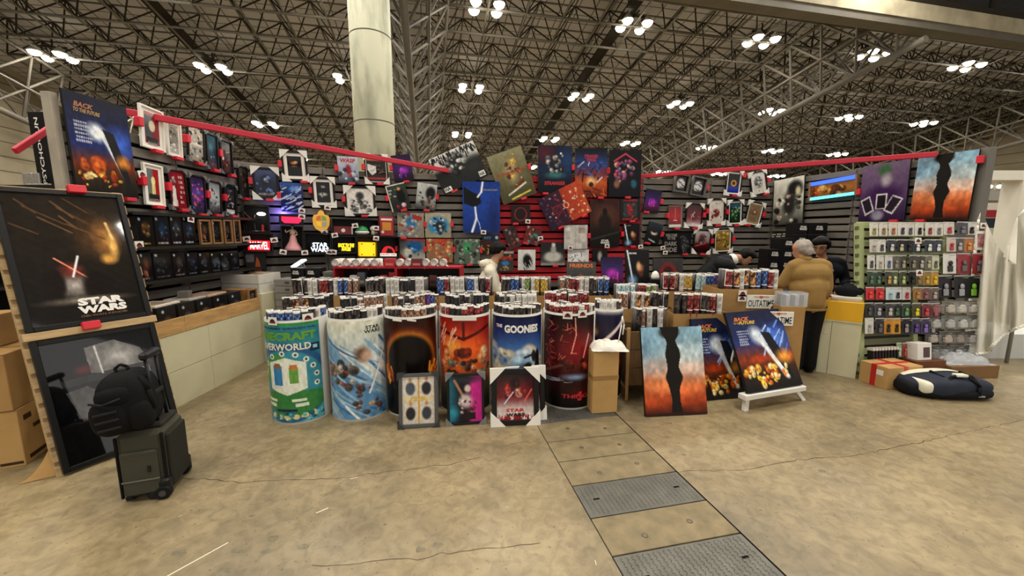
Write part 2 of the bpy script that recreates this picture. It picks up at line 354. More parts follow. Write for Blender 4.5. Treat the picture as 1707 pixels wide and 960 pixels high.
for i in range(NS):
    for ds, dz, r in ((0, 0, .07), (PS / 2, 1.27, .045)):
        MB().tube(rf(c0, S0 + i * PS + ds, dz), rf(c1, S0 + i * PS + ds, dz), r, n=5).build('cross_chord', TRUSS, ceiling)
def v_truss(cb, wl, wr, r=.16):
    o = MB().tube(rf(cb, S0 - .3, -3), rf(cb, S0 + 44, -3), r, n=12).build('main_truss', TRUSS, ceiling)
    for side in (-wl, wr):
        web = MB(); web.tube(rf(cb + side, S0, 0), rf(cb + side, S0 + 44, 0), .09, n=6).tube(rf(cb + side * .52, S0, -1.5), rf(cb + side * .52, S0 + 44, -1.5), .07, n=6)
        web.build('chord', TRUSS, o)
        for i in range(0, 24):
            s = S0 + .0 + i * PS; w2 = MB(); w2.tube(rf(cb + side, s, 0), rf(cb, s + .84, -3), .07, n=5, caps=False)
            if i >= 2: w2.tube(rf(cb + side, s, 0), rf(cb, s + .84 - 2 * PS, -3), .07, n=5, caps=False)
            w2.build('truss_web', TRUSS, o)
for cb, wl, wr in ((-22, 1.5, 1.5), (-.62, 1.5, 1.85), (22.0, 1.37, 1.5), (46.2, 1.5, 1.5)): v_truss(cb, wl, wr)
for c in (-11.8, 10.72):            # dark catwalks beside two lamp rows
    o = MB().add([rf(c + a_, s_, b_) for a_ in (-.75, -.1) for s_ in (S0, S0 + 43) for b_ in (.35, .42)], [(0, 1, 3, 2), (4, 6, 7, 5), (0, 4, 5, 1), (2, 3, 7, 6), (0, 2, 6, 4), (1, 5, 7, 3)]).build('catwalk', M('catwalk_dark', '2a261f', .8), ceiling)
    for a_ in (-.75, -.1): MB().tube(rf(c + a_, S0, .95), rf(c + a_, S0 + 43, .95), .03, n=5).build('hand_rail', TRUSD, o)
# crossing concrete beam with a glazed strip above it, high over the aisle
BEAMC = M('beam_concrete', 'a39a82', .75, noise=.25, ns=1.2); bs_ = 14.85
def cbox(m, c0, c1, s0, s1, z0, z1, mi=0):
    vs = [sc(s, c, z) for c in (c0, c1) for s in (s0, s1) for z in (z0, z1)]
    return m.add(vs, [(0, 1, 3, 2), (4, 6, 7, 5), (0, 4, 5, 1), (2, 3, 7, 6), (0, 2, 6, 4), (1, 5, 7, 3)], mi)
bz = 10.76
beam = struct(cbox(cbox(cbox(MB(), -24, 56, bs_ - .3, bs_ + .3, bz, bz + .3, 1), -24, 56, bs_ - .36, bs_ + .3, bz + .3, bz + .95), -24, 56, bs_ - .3, bs_ + .3, bz + .95, bz + 1.25, 2).build('trim_1', [BEAMC, TRUSS, TRUSD]))
for i in range(14):
    c = 8 + i * 2.6; cbox(MB(), c, c + .16, bs_ - .1, bs_ + .1, bz + 1.1, bz + 5.4).build('mullion', TRUSD, beam)
    cbox(MB(), c + .16, c + 2.6, bs_ - .02, bs_ + .02, bz + 1.1, bz + 5.4).build('pane', M('dark_glass', '23262a', .08, spec=.8), beam)
# hall walls
HW = M('hall_panel', 'a09680', .8, noise=.12, ns=.6)
def hall_wall(name, c, sgn):
    o = struct(cbox(MB(), c, c + .2 * sgn, -14, 60, 0, 16.2).build(name, HW)) if sgn > 0 else struct(cbox(MB(), c - .2, c, -14, 60, 0, 16.2).build(name, HW))
    for i in range(12):
        z = 1 + i * .9; cbox(MB(), c - .03 * sgn if sgn > 0 else c, c if sgn > 0 else c + .03, -10, 60, z, z + .06).build('panel_joint', M('panel_line', '6e6654', .8), o)
hall_wall('wall_left', -25.5, -1); hall_wall('wall_right', 54, 1)
struct(cbox(MB(), -26, 56, 60, 60.2, 0, 16.2).build('wall_back', HW))
# concrete pillar
def pillar():
    P = at(620.5, 130, 13); m = bpy.data.materials.new('pillar_concrete'); m.use_nodes = True; nt = m.node_tree; b = nt.nodes['Principled BSDF']; N = nt.nodes.new; L = nt.links.new
    tc = N('ShaderNodeTexCoord'); mp = N('ShaderNodeMapping'); mp.inputs['Scale'].default_value = (1, 1, .28); L(tc.outputs['Object'], mp.inputs[0])
    n = N('ShaderNodeTexNoise'); n.inputs['Scale'].default_value = 1.6; n.inputs['Detail'].default_value = 8; L(mp.outputs[0], n.inputs[0])
    r = N('ShaderNodeValToRGB'); e = r.color_ramp.elements; e[0].position = .36; e[0].color = (*lin('8d8f7c'), 1); e[1].position = .55; e[1].color = (*lin('c4c4ac'), 1); L(n.outputs[0], r.inputs[0]); L(r.outputs[0], b.inputs['Base Color']); b.inputs['Roughness'].default_value = .7
    o = MB().tube((0, 0, 0), (0, 0, 14.6), .655, n=40).build('concrete_pillar', m, None, Matrix.Translation((P[0], P[1], 0)))
    tag(o, 'tall round pale concrete pillar rising behind the stall to the roof', 'pillar')
    for py in (53, 196, -120, 330):
        z = at(620.5, py, 13 - .6)[2]; MB().lathe([(.655, -.02), (.664, -.012), (.664, .012), (.655, .02)], 40, 0, (0, 0, z), cap=False).build('joint_ring', M('joint', '5d5c50', .8), o)
pillar()
# lamps
LEN = M('lamp_glow', (1, .97, .9), .4, emit=26.); SHELL = M('lamp_shell', 'c9c5b8', .35, .6)
sh = MB().lathe([(.09, .30), (.12, .26), (.24, .10), (.29, .0), (.27, .0), (.1, .2)], 14, 0, cap=False).mesh('reflector', SHELL)
gl = MB().lathe([(.02, -.19), (.12, -.17), (.21, -.1), (.25, .0), (.2, .04)], 14).mesh('lens', LEN)
arm = MB().box(-.65, -.03, .42, .65, .03, .48).box(-.03, -.5, .42, .03, .5, .48).box(-.03, -.03, .4, .03, .03, .9)
for sx in (-.55, .55):
    arm.box(sx - .025, -.42, .36, sx + .025, .42, .42)
    for sy in (-.38, .38): arm.tube((sx, sy, .28), (sx, sy, .4), .025, n=6)
armm = arm.mesh('bracket', TRUSD)
LC = [-19.33, -11.8, -4.5, 3.05, 10.72, 18.5, 26.5, 34.1, 42.2]; LS = [20.0, 27.1, 34.3, 41.5]
SEEN = {(0, 1): 0, (1, 1): 0}
rown = ['far left', 'left', 'left of pillar', 'right of pillar', 'centre', 'centre right', 'right', 'far right', 'rightmost']
def lamp(c, s, z, label):
    t = thing('high_bay_light', label, 'ceiling light', mtx(V3(*sc(s, c, z)), CR, (0, 0, 1)), 'four-lamp clusters under the roof')
    link('bracket', armm, t)
    for sx in (-.55, .55):
        for sy in (-.38, .38):
            h = link('reflector', sh, t, Matrix.Translation((sx, sy, 0))); link('lens', gl, h)
    ld = bpy.data.lights.new('lamp_light', 'AREA'); ld.shape = 'DISK'; ld.size = 1.3; ld.energy = LAMP_W; ld.color = LAMP_COL
    link('lamp_light', ld, t, Matrix.Translation((0, 0, -.12)))
nm = ['nearest one', 'second from the front', 'third from the front', 'farthest one']
for i, c in enumerate(LC):
    for j, s in enumerate(LS):
        lamp(c, s, Z0 + SL * s - .05, 'four-lamp light cluster, %s row under the roof, %s' % (rown[i], nm[j]))
for c, a_ in zip((-11.8, -4.5, 3.05, 10.72, 18.5), ('far left', 'left', 'middle', 'right', 'far right')):
    for s, b_ in zip((12.9, 5.7, -1.5), ('nearest the beam', 'above the stall front', 'behind the viewer')): lamp(c, s, 13.2, 'four-lamp light cluster over the aisle, %s line, %s' % (a_, b_))
# ================================================================ the stall: slatted back and side walls
GA, GB, GC = V3(-3.86, 5.73, 0), gnd(652, 287, 2.72) * V3(1, 1, 0), V3(5.08, 7.72, 0)
GL0, GR1 = V3(-3.86, 3.49, 0), V3(5.83, 4.98, 0)
SLAT = [M('slat_grey_%d' % i, c, .75, noise=.14, ns=4, stretch=(1, 1, 6)) for i, c in enumerate(('6f6a62', '78736a', '655f57'))]
SRED = [M('slat_red_%d' % i, c, .6, noise=.1, ns=4) for i, c in enumerate(('a8202a', 'b2262e', '971a24'))]
DARK = M('slat_gap_shade', '14120f', .95); TOPW = 2.72  # near-black sheet behind the slats, its colour stands for shade in the gaps
WALLS = {}
def wall(key, name, P, Q, panels, red=()):
    u = unit(Q - P); n = V3(u[1], -u[0], 0)             # n points into the stall for walls listed left to right
    L = np.linalg.norm(Q - P); WALLS[key] = (P, u, n, L); mw = mtx(P, u, (0, 0, 1))
    m = MB(); m.box(0, .045, 0, L, .06, TOPW - .02)
    o = struct(m.build(name, DARK, None, mw))
    for i in range(panels + 1): x = L * i / panels; MB().box(max(x - .04, 0), .0, 0, min(x + .04, L), .045, TOPW).build('wall_post', SLAT[2], o)
    nrow = 22; pit = TOPW / nrow
    meshes = [MB().box(0, -.018, 0, L / panels - .012, 0, pit * .74, 0, .003).mesh('slat', s) for s in SLAT]
    redm = [MB().box(0, -.018, 0, L / panels - .012, 0, pit * .74, 0, .003).mesh('slat', s) for s in SRED]
    for i in range(panels):
        for j in range(nrow):
            link('slat', (redm if i in red else meshes)[random.randrange(3)], o, Matrix.Translation((i * L / panels + .006, random.uniform(-.003, .003), j * pit + .01 + random.uniform(-.006, .006))))
    return o
wall('L', 'wall_left_stall', GL0, GA, 2); wall('B1', 'wall_back_stall', GA, GB, 2)
uB = unit(GC - GB)
r0 = np.dot(hit(830, 350, GB, V3(uB[1], -uB[0], 0)) - GB, uB); r1 = np.dot(hit(1069, 350, GB, V3(uB[1], -uB[0], 0)) - GB, uB)
wall('B2', 'wall_back_stall', GB, GB + uB * r0, 1); wall('B3', 'wall_back_stall', GB + uB * r0, GB + uB * r1, 2, (0, 1)); wall('B4', 'wall_back_stall', GB + uB * r1, GC, 2)
wall('R', 'wall_right_stall', GC, GR1, 2)
WALLS['B2'] = WALLS['B3'] = WALLS['B4'] = (GB, uB, V3(uB[1], -uB[0], 0), np.linalg.norm(GC - GB)); WALLS['B'] = WALLS['B2']
# end posts of the side walls
MB().box(-.03, -.02, 0, .03, .06, 2.87, 0, .004).build('trim_2', M('pallet_pale', 'a79f90', .8, noise=.15, ns=5), None, mtx(GL0 + V3(0, -.032, 0), (0, 1, 0), (0, 0, 1)))['kind'] = 'structure'
MB().box(-.04, -.04, 0, .06, .06, 2.74, 0, .004).build('trim_3', M('post_grey', '6f6c66', .7), None, mtx(GR1, (0, -1, 0), (0, 0, 1)))['kind'] = 'structure'
# ================================================================ prints on the walls
CANV = MCOL('print_canvas', .45, .18); GLOS = MCOL('print_gloss', .12, .35); SATN = MCOL('print_satin', .3, .3)
BLK = M('frame_black', '151413', .35, bump=.05); WHT = M('card_white', 'e9e6dd', .7); MAT_W = M('mount_white', 'eeeae0', .8)
CLIP = M('clip_red', 'd21f30', .5); EDGE = M('canvas_edge', '24221f', .6); WOODF = M('frame_oak', '8a6338', .5, noise=.2, ns=10, stretch=(1, 1, 6)); GREYP = M('film_corner', '8d8f90', .25, alpha=.6)
TW, TB, TR_, TY, TK = M('ink_white', 'f1eee6', .5), M('ink_black', '131211', .5), M('ink_red', 'b81f26', .5), M('ink_yellow', 'd9b230', .5), M('ink_orange', 'd8702a', .5)
TG = M('ink_green', '5d9c3a', .5); TD = M('ink_grey', '8f8b84', .5)
def corners_to(wallkey, cs, off):
    P, u, n, L = WALLS[wallkey]; P2 = P + n * off
    q = [hit(px, py, P2, n) for px, py in cs]; c = sum(q) / 4
    xv = ((q[1] - q[0]) + (q[2] - q[3])) / 2; h = (np.linalg.norm(q[0] - q[3]) + np.linalg.norm(q[1] - q[2])) / 2; w = np.linalg.norm(xv); zv = ((q[0] - q[3]) + (q[1] - q[2])) / 2
    ang = (math.atan2(xv[2], np.dot(xv, u)) + math.atan2(-np.dot(zv, u), zv[2])) / 2
    x = u * math.cos(ang) + V3(0, 0, math.sin(ang)); z = V3(0, 0, math.cos(ang)) - u * math.sin(ang)
    return mtx(c, x, z), w, h
def rc(x0, y0, x1, y1): return [(x0, y0), (x1, y0), (x1, y1), (x0, y1)]
SEED = [10]
def canvas(t, w, h, I, th=.03, mat=None, name='print'):
    MB().box(-w / 2, -th + .001, -h / 2, w / 2, 0, h / 2).build('stretcher', EDGE, t)
    return link(name, art_mesh(name, w, h, I, mat or CANV, -th), t)
def framed(t, w, h, I, fr=.025, mount=.0, fmat=None, corner=None, th=.03, csz=.0, gmat=None):
    fmat = fmat or BLK; m = MB()
    for x0, z0, x1, z1 in ((-w / 2, -h / 2, -w / 2 + fr, h / 2), (w / 2 - fr, -h / 2, w / 2, h / 2), (-w / 2 + fr, h / 2 - fr, w / 2 - fr, h / 2), (-w / 2 + fr, -h / 2, w / 2 - fr, -h / 2 + fr)): m.box(x0, -th, z0, x1, 0, z1, 0, .003)
    m.build('frame', fmat, t); iw, ih = w - 2 * fr, h - 2 * fr
    MB().box(-iw / 2, -.012, -ih / 2, iw / 2, -.002, ih / 2).build('mount', MAT_W, t)
    link('print', art_mesh('print', iw - 2 * mount, ih - 2 * mount, I, gmat or GLOS, -.014), t)
    if corner:
        c = csz or min(w, h) * .26; e = .012
        for sx in (-1, 1):
            for sz in (-1, 1):
                MB().prism([(sx * (w / 2 + e), sz * (h / 2 + e)), (sx * (w / 2 + e - c), sz * (h / 2 + e)), (sx * (w / 2 + e), sz * (h / 2 + e - c))], -th - .008, .0).build('corner_protector', corner, t)
def res(cs):
    w = np.hypot(cs[1][0] - cs[0][0], cs[1][1] - cs[0][1]); h = np.hypot(cs[3][0] - cs[0][0], cs[3][1] - cs[0][1])
    return max(12, int(w / 1.15)), max(12, int(h / 1.15))
def clips(mw, w, h, where, short):
    for k in where:
        x, z, nm_ = {'b': (.1 * w, -h / 2 - .012, 'under'), 'l': (-w / 2 - .02, .05 * h, 'left of'), 'r': (w / 2 + .02, .05 * h, 'right of'), 'L': (-w * .28, -h / 2 - .012, 'low left of'), 'R': (w * .3, -h / 2 - .012, 'low right of'), 't': (w / 2 + .02, h * .35, 'high right of')}[k]
        vert = k in 'lrt'; a, b = (.025, .045) if vert else (.05, .018)
        o = MB().box(-a, -.055, -b, a, .012, b, 0, .004).build('wall_clip', CLIP, None, mw @ Matrix.Translation((x, -.006, z)))
        tag(o, 'red clip %s the %s' % (nm_, short), 'clip', 'red clips holding prints')
def hang(wallkey, cs, kind, ops, label, cat='poster', short=None, cl='b', off=.05, txt=(), seed=None, tone=None, **kw):
    mw, w, h = corners_to(wallkey, cs, off); nx, nz = res(cs); SEED[0] += 1
    I = paint(nx, nz, ops, seed or SEED[0], h / w)
    t = thing({'canvas': 'canvas_print', 'frame': 'framed_print'}[kind], label, cat, mw, 'prints hung on the stall walls')
    th = kw.get('th', .03)
    if kind == 'canvas': canvas(t, w, h, I, th)
    else: framed(t, w, h, I, **kw)
    for s, x, v, tw, thh, m, *r in txt: text(t, s, (x - .5) * w, (.5 - v) * h, tw * w, thh * h, (-th if kind == 'canvas' else -.014) - .0015, m, *(r or []))
    if short: clips(mw, w, h, cl, short)
    return t
def price_card(mw, label):
    t = thing('price_card', label, 'price card', mw, 'white price cards')
    MB().box(-.045, -.002, -.035, .045, .0, .035).build('card', WHT, t)
    MB().prism([(-.03, -.018), (.03, -.018), (.026, .0), (.014, .014), (0, .02), (-.014, .014), (-.026, 0)], -.004, -.002).build('emblem', M('card_emblem', '3a1c1c', .6), t)
    MB().box(-.022, -.0045, -.01, .022, -.004, -.004).build('print_line', TR_, t)
    return t
def card_on(wallkey, px, py, label, off=.09, rot=0): return price_card(corners_to(wallkey, rc(px - 4, py - 3, px + 4, py + 3), off)[0] @ Matrix.Rotation(math.radians(rot), 4, 'Y'), label)
DKB = ('g', (0, '1b1d24'), (1, '0d0d10'))
CW = dict(corner=WHT)
# ---- left wall
L = 'L'
hang(L, [(98, 145), (206, 180), (229, 331), (127, 325)], 'canvas', [('g', (0, '16182a'), (.5, '1c2c66'), (.68, '7a3418'), (.8, '3a2a18'), (1, '15140f')), ('e', .78, .42, .32, .22, '3f66c8', .9), ('e', .42, .35, .2, .12, 'dfe8f2', .6, 40), ('l', .5, .35, .82, .8, .05, 'e8ecf0', .6), ('p', [(.52, .3), (.7, .33), (.78, .5), (.92, .9), (.84, .92), (.66, .6)], '1c1c20'), ('b', 26, .05, .74, .85, .9, .02, .07, ['f4b53a', 'ffe08a', 'd8641c', 'a83c10']), ('b', 10, .1, .62, .5, .72, .05, .12, ['8c3818', 'c05820']), ('e', .8, .62, .16, .1, 'ef9a3c', .8), ('q', 6, .1, .26, .4, .48, 'c8ccd8'), ('n', .15, 20)],
     'large dark blue fire-and-light poster at top of the left wall end post', short='dark blue fire poster at the left wall end', cl='LR', off=.06, txt=(('BACK', .28, .11, .3, .05, M('ink_copper2', 'a8683c', .5), .04, .3), ('TO THE FUTURE', .32, .165, .4, .04, M('ink_gold2', 'b09048', .5), .03, .3)), th=.02)
hang(L, [(230, 174), (271, 187), (270, 253), (231, 244)], 'frame', [('g', (0, '8e2630'), (1, '7a2028')), ('r', 0, .1, .5, .8, '4c4f52'), ('e', .5, .42, .24, .2, 'd8d2b4', .2), ('r', .1, .78, .9, .95, '1a1818')], 'white-mounted portrait print with red half, upper row left wall', mount=.035, fr=.02, short='red-half portrait print, upper row', cl='lb', fmat=MAT_W, txt=(('RICK', .5, .87, .4, .08, TD),), off=.05)
hang(L, [(273, 198), (296, 205), (304, 268), (277, 256)], 'frame', [('g', (0, '9a968a'), (1, '5d5a50')), ('b', 30, .1, .1, .9, .9, .05, .14, ['38352f', 'c9c3b0', '7d7767', '1f1d1a'])], 'grey engraved print beside the red-half portrait on left wall', mount=.02, fr=.02, fmat=MAT_W, short='grey engraved print', cl='b')
hang(L, [(310, 207), (339, 215), (337, 274), (310, 266)], 'frame', [('g', (0, 'c9c3b4'), (1, '8b8678')), ('b', 40, .05, .05, .95, .95, .04, .12, ['3b3833', 'e4dfd0', '6a655a', '201e1b']), ('r', 0, .48, 1, .52, 'd8d2c4')], 'grey two-panel photo print, third in the upper left row', fr=.015, corner=GREYP, short='grey two-panel print', cl='lb')
hang(L, [(341, 221), (360, 226), (362, 285), (342, 279)], 'frame', [('g', (0, '2c5a68'), (.6, '1d3846'), (1, '5a3040')), ('e', .4, .35, .3, .2, '3f7f8c', .8), ('b', 8, .2, .5, .8, .9, .04, .1, ['8aa0a8', '182028'])], 'teal blue night print, fourth in the upper left row', fr=.02, corner=GREYP, short='teal night print', cl='b')
hang(L, [(362, 230), (384, 238), (387, 293), (367, 287)], 'frame', [('g', (0, '2a2226'), (1, '3a2626')), ('b', 14, .2, .3, .8, .9, .04, .12, ['6a2c2c', '8a7868', '1a1416']), ('e', .2, .55, .12, .1, 'e0d8d0', .5)], 'dark brown figure print, last in the upper left row', fr=.02, corner=GREYP, short='dark brown print', cl='lR')
hang(L, [(234, 271), (266, 276), (274, 347), (239, 339)], 'frame', [('h', (0, '6a6f6c'), (.5, '6a6f6c'), (.52, 'a0262e'), (1, 'a0262e')), ('e', .5, .38, .2, .16, 'e6dc9a', .2), ('r', .35, .5, .65, .78, 'e0d48c'), ('r', .05, .78, .95, .97, '2c2a28')], 'white-mounted yellow portrait print, lower row left wall', mount=.03, fr=.02, fmat=MAT_W, short='yellow portrait print, lower row', cl='lb', txt=(('MORTY', .5, .87, .5, .08, TD),))
hang(L, [(277, 282), (307, 286), (310, 347), (281, 350)], 'frame', [('g', (0, '8c1f2a'), (1, '7c1a24')), ('p', [(.2, .42), (.35, .38), (.42, .95), (.1, .95)], 'd6d4cc'), ('b', 6, .15, .12, .4, .3, .06, .1, ['a8a49c', '8a8680']), ('q', 6, .6, .08, .95, .9, 'd8c8c0')], 'dark red print with white column shape, lower left row', fr=.015, corner=GREYP, short='dark red print', cl='lb')
hang(L, [(312, 290), (339, 295), (342, 358), (316, 355)], 'frame', [('g', (0, '2a2040'), (.5, '5a3a8a'), (1, '1a1830')), ('b', 30, .1, .1, .9, .9, .05, .12, ['b04a8a', '3a6ac0', '7a2a5a', '201838', 'c06040'])], 'purple and blue crowd print, third in the lower left row', fr=.02, corner=GREYP, short='purple crowd print', cl='b')
hang(L, [(342, 298), (365, 306), (368, 359), (345, 356)], 'frame', [('g', (0, '8a9098'), (.5, 'b8bcc0'), (1, '24242a')), ('b', 16, .1, .2, .9, .9, .06, .14, ['2a2c34', '5a6068', 'd8d8d8', '14141a'])], 'pale grey action print, fourth in the lower left row', fr=.02, corner=GREYP, short='pale grey action print', cl='lb')
hang(L, [(371, 306), (391, 312), (393, 360), (373, 359)], 'frame', [('g', (0, '282a2c'), (1, '1a1a1c')), ('s', 22, .1, .1, .9, .9, .3, .03, ['d8d8d8', '8a8c90', '404244']), ('r', .1, .84, .9, .95, 'c0c0c0')], 'black and white scratchy print, last in the lower left row', fr=.02, corner=GREYP, short='scratchy black and white print', cl='lb')
hang(L, [(395, 276), (410, 279), (413, 331), (396, 329)], 'frame', [('g', (0, '3a342e'), (1, '2a2622')), ('b', 10, .2, .2, .8, .8, .08, .2, ['5a5048', '201c18', '6e6458'])], 'brown faded print by the left corner of the stall', fr=.02, corner=GREYP, short='brown faded print', cl='b')
# ---- back wall, left part
B1 = 'B1'
hang(B1, [(420, 279), (464, 280), (466, 332), (422, 332)], 'frame', [('g', (0, '4a5a80'), (.5, '1c2440'), (1, '101422')), ('e', .5, .4, .3, .25, '12141e', .5), ('b', 12, .05, .2, .95, .9, .05, .12, ['5870a0', '8090b0', '0c0e16'])], 'navy print with white card corners above the glowing lamp cubby', fr=.03, corner=WHT, csz=.13, short='navy print with white corners', cl='lb', txt=(('MERCURY', .5, .84, .6, .07, TD),))
hang(B1, [(468, 252), (511, 252), (513, 302), (471, 302)], 'frame', [('g', (0, '1c1a18'), (1, '121110')), ('e', .45, .35, .32, .12, 'b87a48', .7), ('e', .6, .3, .2, .08, 'd8b890', .7), ('q', 1, .3, .5, .8, .54, 'b8b0a0')], 'white-mounted dark print, topmost at left of the back wall', fr=.03, mount=.045, corner=WHT, csz=.13, short='topmost white-mounted dark print', cl='lR')
hang(B1, rc(468, 305, 505, 353), 'canvas', [('g', (0, '3a5a9a'), (.4, '1c2c5c'), (1, '10142a')), ('s', 40, .0, .1, 1, .95, .4, .04, ['e8eef8', 'a8c0e8', '5a80c0', '0c1024'], 150), ('e', .6, .2, .3, .15, '6a90d0', .8)], 'blue space battle canvas above the red lit sign', short='blue space canvas', cl='l')
hang(B1, [(518, 296), (557, 296), (559, 345), (521, 345)], 'frame', [('g', (0, '181818'), (.55, '0e0e0e'), (1, '202020')), ('e', .45, .6, .45, .12, 'b8b8b0', .6), ('b', 6, .3, .55, .8, .85, .05, .09, ['101010', 'd0d0c8']), ('q', 2, .35, .18, .7, .28, 'c0c0b8')], 'white-mounted black print above the gold crest lamp', fr=.028, mount=.04, corner=WHT, csz=.12, short='white-mounted black print', cl='l')
hang(B1, [(562, 261), (596, 262), (598, 305), (564, 305)], 'canvas', [('g', (0, 'b8c0cc'), (.6, '98a4b4'), (1, '3a4450')), ('e', .5, .5, .18, .25, '8a2a34', .5), ('b', 16, .05, .45, .95, .95, .06, .14, ['40485a', 'd0d8e0', '2a2c38', 'a03a40'])], 'pale grey canvas headed by red lettering near the pillar', short='pale canvas with red lettering', cl='lb', txt=(('WASP', .5, .15, .75, .16, TR_, .04, .15),))
hang(B1, [(607, 258), (645, 258), (647, 306), (608, 306)], 'frame', [('g', (0, 'd06a28'), (.16, 'd06a28'), (.18, '1c1814'), (1, '241c16')), ('p', [(.05, .3), (.5, .4), (.5, .62), (.25, .75), (.05, .55)], 'd8d8d2'), ('s', 10, .3, .3, .95, .6, .3, .02, ['a89878', '6a5a48'], 160), ('r', 0, .84, 1, .92, '9a2a24')], 'orange-topped black print with white corners beside the pillar foot', fr=.02, mount=.012, corner=WHT, csz=.12, short='orange-topped print', cl='lb')
hang(B1, [(573, 311), (624, 311), (626, 359), (576, 359)], 'frame', [('g', (0, 'e2ded4'), (1, 'd8d4ca')), ('e', .5, .3, .2, .2, '2a2a2a', .5), ('b', 60, .12, .4, .88, .95, .04, .09, ['2c2c2c', '6a6a68', 'b8b6b0', '484846'])], 'wide white sketch print with white corners above the red box', fr=.03, mount=.0, corner=WHT, csz=.15, short='wide white sketch print', cl='lb')
B = 'B'
hang(B, [(651, 260), (683, 257), (691, 301), (659, 304)], 'canvas', [('g', (0, '2c1e38'), (.5, '4a2a6a'), (1, '201822')), ('e', .55, .6, .3, .16, 'c038c8', .8), ('s', 12, .25, .45, .8, .75, .25, .03, ['e070e0', '7a3ab0'], 90)], 'dark canvas with magenta glow under the left red bar', short='magenta glow canvas', cl='lb')
hang(B, [(641, 311), (674, 304), (686, 347), (656, 353)], 'canvas', [('g', (0, '3a443c'), (1, '262a26')), ('r', 0, 0, 1, .03, 'd8d4c8'), ('r', 0, 0, .04, 1, 'd8d4c8'), ('e', .65, .5, .25, .35, '141414', .3), ('e', .62, .2, .12, .08, 'd8a060', .5), ('q', 3, .1, .15, .45, .5, 'b8c0b8'), ('b', 5, .3, .8, .95, .95, .06, .12, ['a02838', 'e8e8e8'])], 'tilted dark green canvas with white edge, left of centre', short='tilted dark green canvas', cl='lb', off=.12)
hang(B, [(697, 304), (729, 309), (725, 352), (692, 347)], 'canvas', [('g', (0, 'c8ccc8'), (.6, 'a8aca6'), (1, '3c3e3a')), ('e', .7, .35, .3, .3, '181818', .4), ('b', 24, .1, .35, .95, .95, .05, .12, ['2a2c2a', '5c605a', '141414', 'c0c2ba', '8a6a5a'])], 'tilted grey and black canvas beside the dark green one', short='tilted grey canvas', cl='rb')
hang(B, [(713, 266), (788, 236), (814, 292), (742, 325)], 'canvas', [('g', (0, 'd8d8d2'), (.3, 'c8c8c2'), (.45, '2c2d2c'), (1, '262726')), ('s', 46, .02, .0, .98, .22, .1, .025, ['141414', '1c1c1c'], 85), ('e', .5, .3, .24, .26, '2a2c2a', .4), ('b', 22, .3, .1, .72, .62, .03, .08, ['e4e4de', '1a1a1a', '6a6c6a']), ('e', .8, .6, .3, .4, '303230', .8), ('r', .84, .82, .97, .96, 'e4e4de'), ('r', .03, .84, .2, .97, 'e4e4de')], 'big tilted black and white comic canvas at top centre', short='big tilted comic canvas', cl='L', off=.1, txt=(('HAHA', .2, .09, .3, .12, TB), ('HAHA', .82, .09, .3, .12, TB), ('HA', .9, .89, .1, .1, TB), ('HA', .11, .9, .12, .1, TB)))
hang(B, [(811, 263), (867, 243), (895, 322), (839, 342)], 'canvas', [('g', (0, '8c8868'), (.5, '6a6648'), (1, '4a4630')), ('e', .5, .45, .25, .3, 'a89a70', .8), ('b', 30, .4, .1, .75, .75, .03, .08, ['d8b060', 'e0c8a0', '4a3020', '6a2c20', 'c89038']), ('l', .1, .42, .9, .45, .04, '9a4a38', .8), ('l', .25, .85, .8, .72, .03, 'e0dcc8', .5), ('l', .3, .95, .85, .9, .03, 'd8c850', .5)], 'tilted olive green pin-up style canvas at top centre', short='tilted olive canvas', cl='rb', off=.08)
hang(B, [(771, 303), (833, 303), (833, 388), (772, 388)], 'canvas', [('g', (0, '1c3c88'), (.5, '24489c'), (1, '1c3474')), ('p', [(.02, .1), (.3, .22), (.45, .25), (.5, .42), (.3, .5), (.02, .42)], '14161c'), ('l', .54, 0, .5, .2, .035, 'f4f8ff', .6), ('l', .5, .2, .4, .3, .03, 'f4f8ff', .6), ('l', .33, .5, .36, .72, .035, 'f4f8ff', .6), ('l', .36, .72, .24, .98, .04, 'f4f8ff', .6), ('l', .36, .7, .44, .82, .015, 'c8d8f8', .6), ('l', .44, .82, .48, .97, .012, 'c8d8f8', .6), ('e', .85, .7, .3, .5, '1a2c60', 1)], 'deep blue canvas with a white lightning bolt', short='blue lightning canvas', cl='', off=.12, txt=(('THE DARK KNIGHT', .75, .16, .4, .035, TD),))
hang(B, rc(663, 355, 707, 396), 'canvas', [('g', (0, '9a9484'), (1, '8a8474')), ('e', .5, .4, .3, .3, '3a78b0', .5), ('b', 40, 0, 0, 1, 1, .05, .1, ['c8c0a8', 'a83430', '5a80a0', '4c473c', 'b0a890']), ('p', [(.55, .05), (.95, .15), (.9, .3), (.6, .25)], 'b03a34')], 'blue and red comic collage canvas, upper left of five', short='blue-red comic collage', cl='rL')
hang(B, rc(709, 355, 752, 396), 'canvas', [('g', (0, 'b0a890'), (1, '9a937c')), ('e', .5, .5, .48, .42, '2a86c0', .4), ('e', .55, .55, .3, .3, '24303a', .5), ('b', 20, .2, .2, .8, .9, .05, .1, ['8a9098', '1c2430', '4a98c8', 'c8c4b0'])], 'blue swirl comic canvas, upper right of five', short='blue swirl comic canvas', cl='r')
hang(B, rc(664, 398, 709, 435), 'canvas', [('g', (0, '44484c'), (1, 'c8c4b8')), ('p', [(0, .6), (.4, 1), (0, 1)], 'a82a34'), ('e', .6, .35, .35, .3, '1c5a94', .4), ('e', .35, .6, .2, .3, 'd8d4c4', .5, 30), ('r', 0, 0, 1, .08, 'a83038'), ('b', 10, .3, .3, .9, .9, .04, .1, ['e0dccc', '20262c', '3a80b8'])], 'comic canvas with blue cloud shape above the mug row', short='blue cloud comic canvas', cl='l')
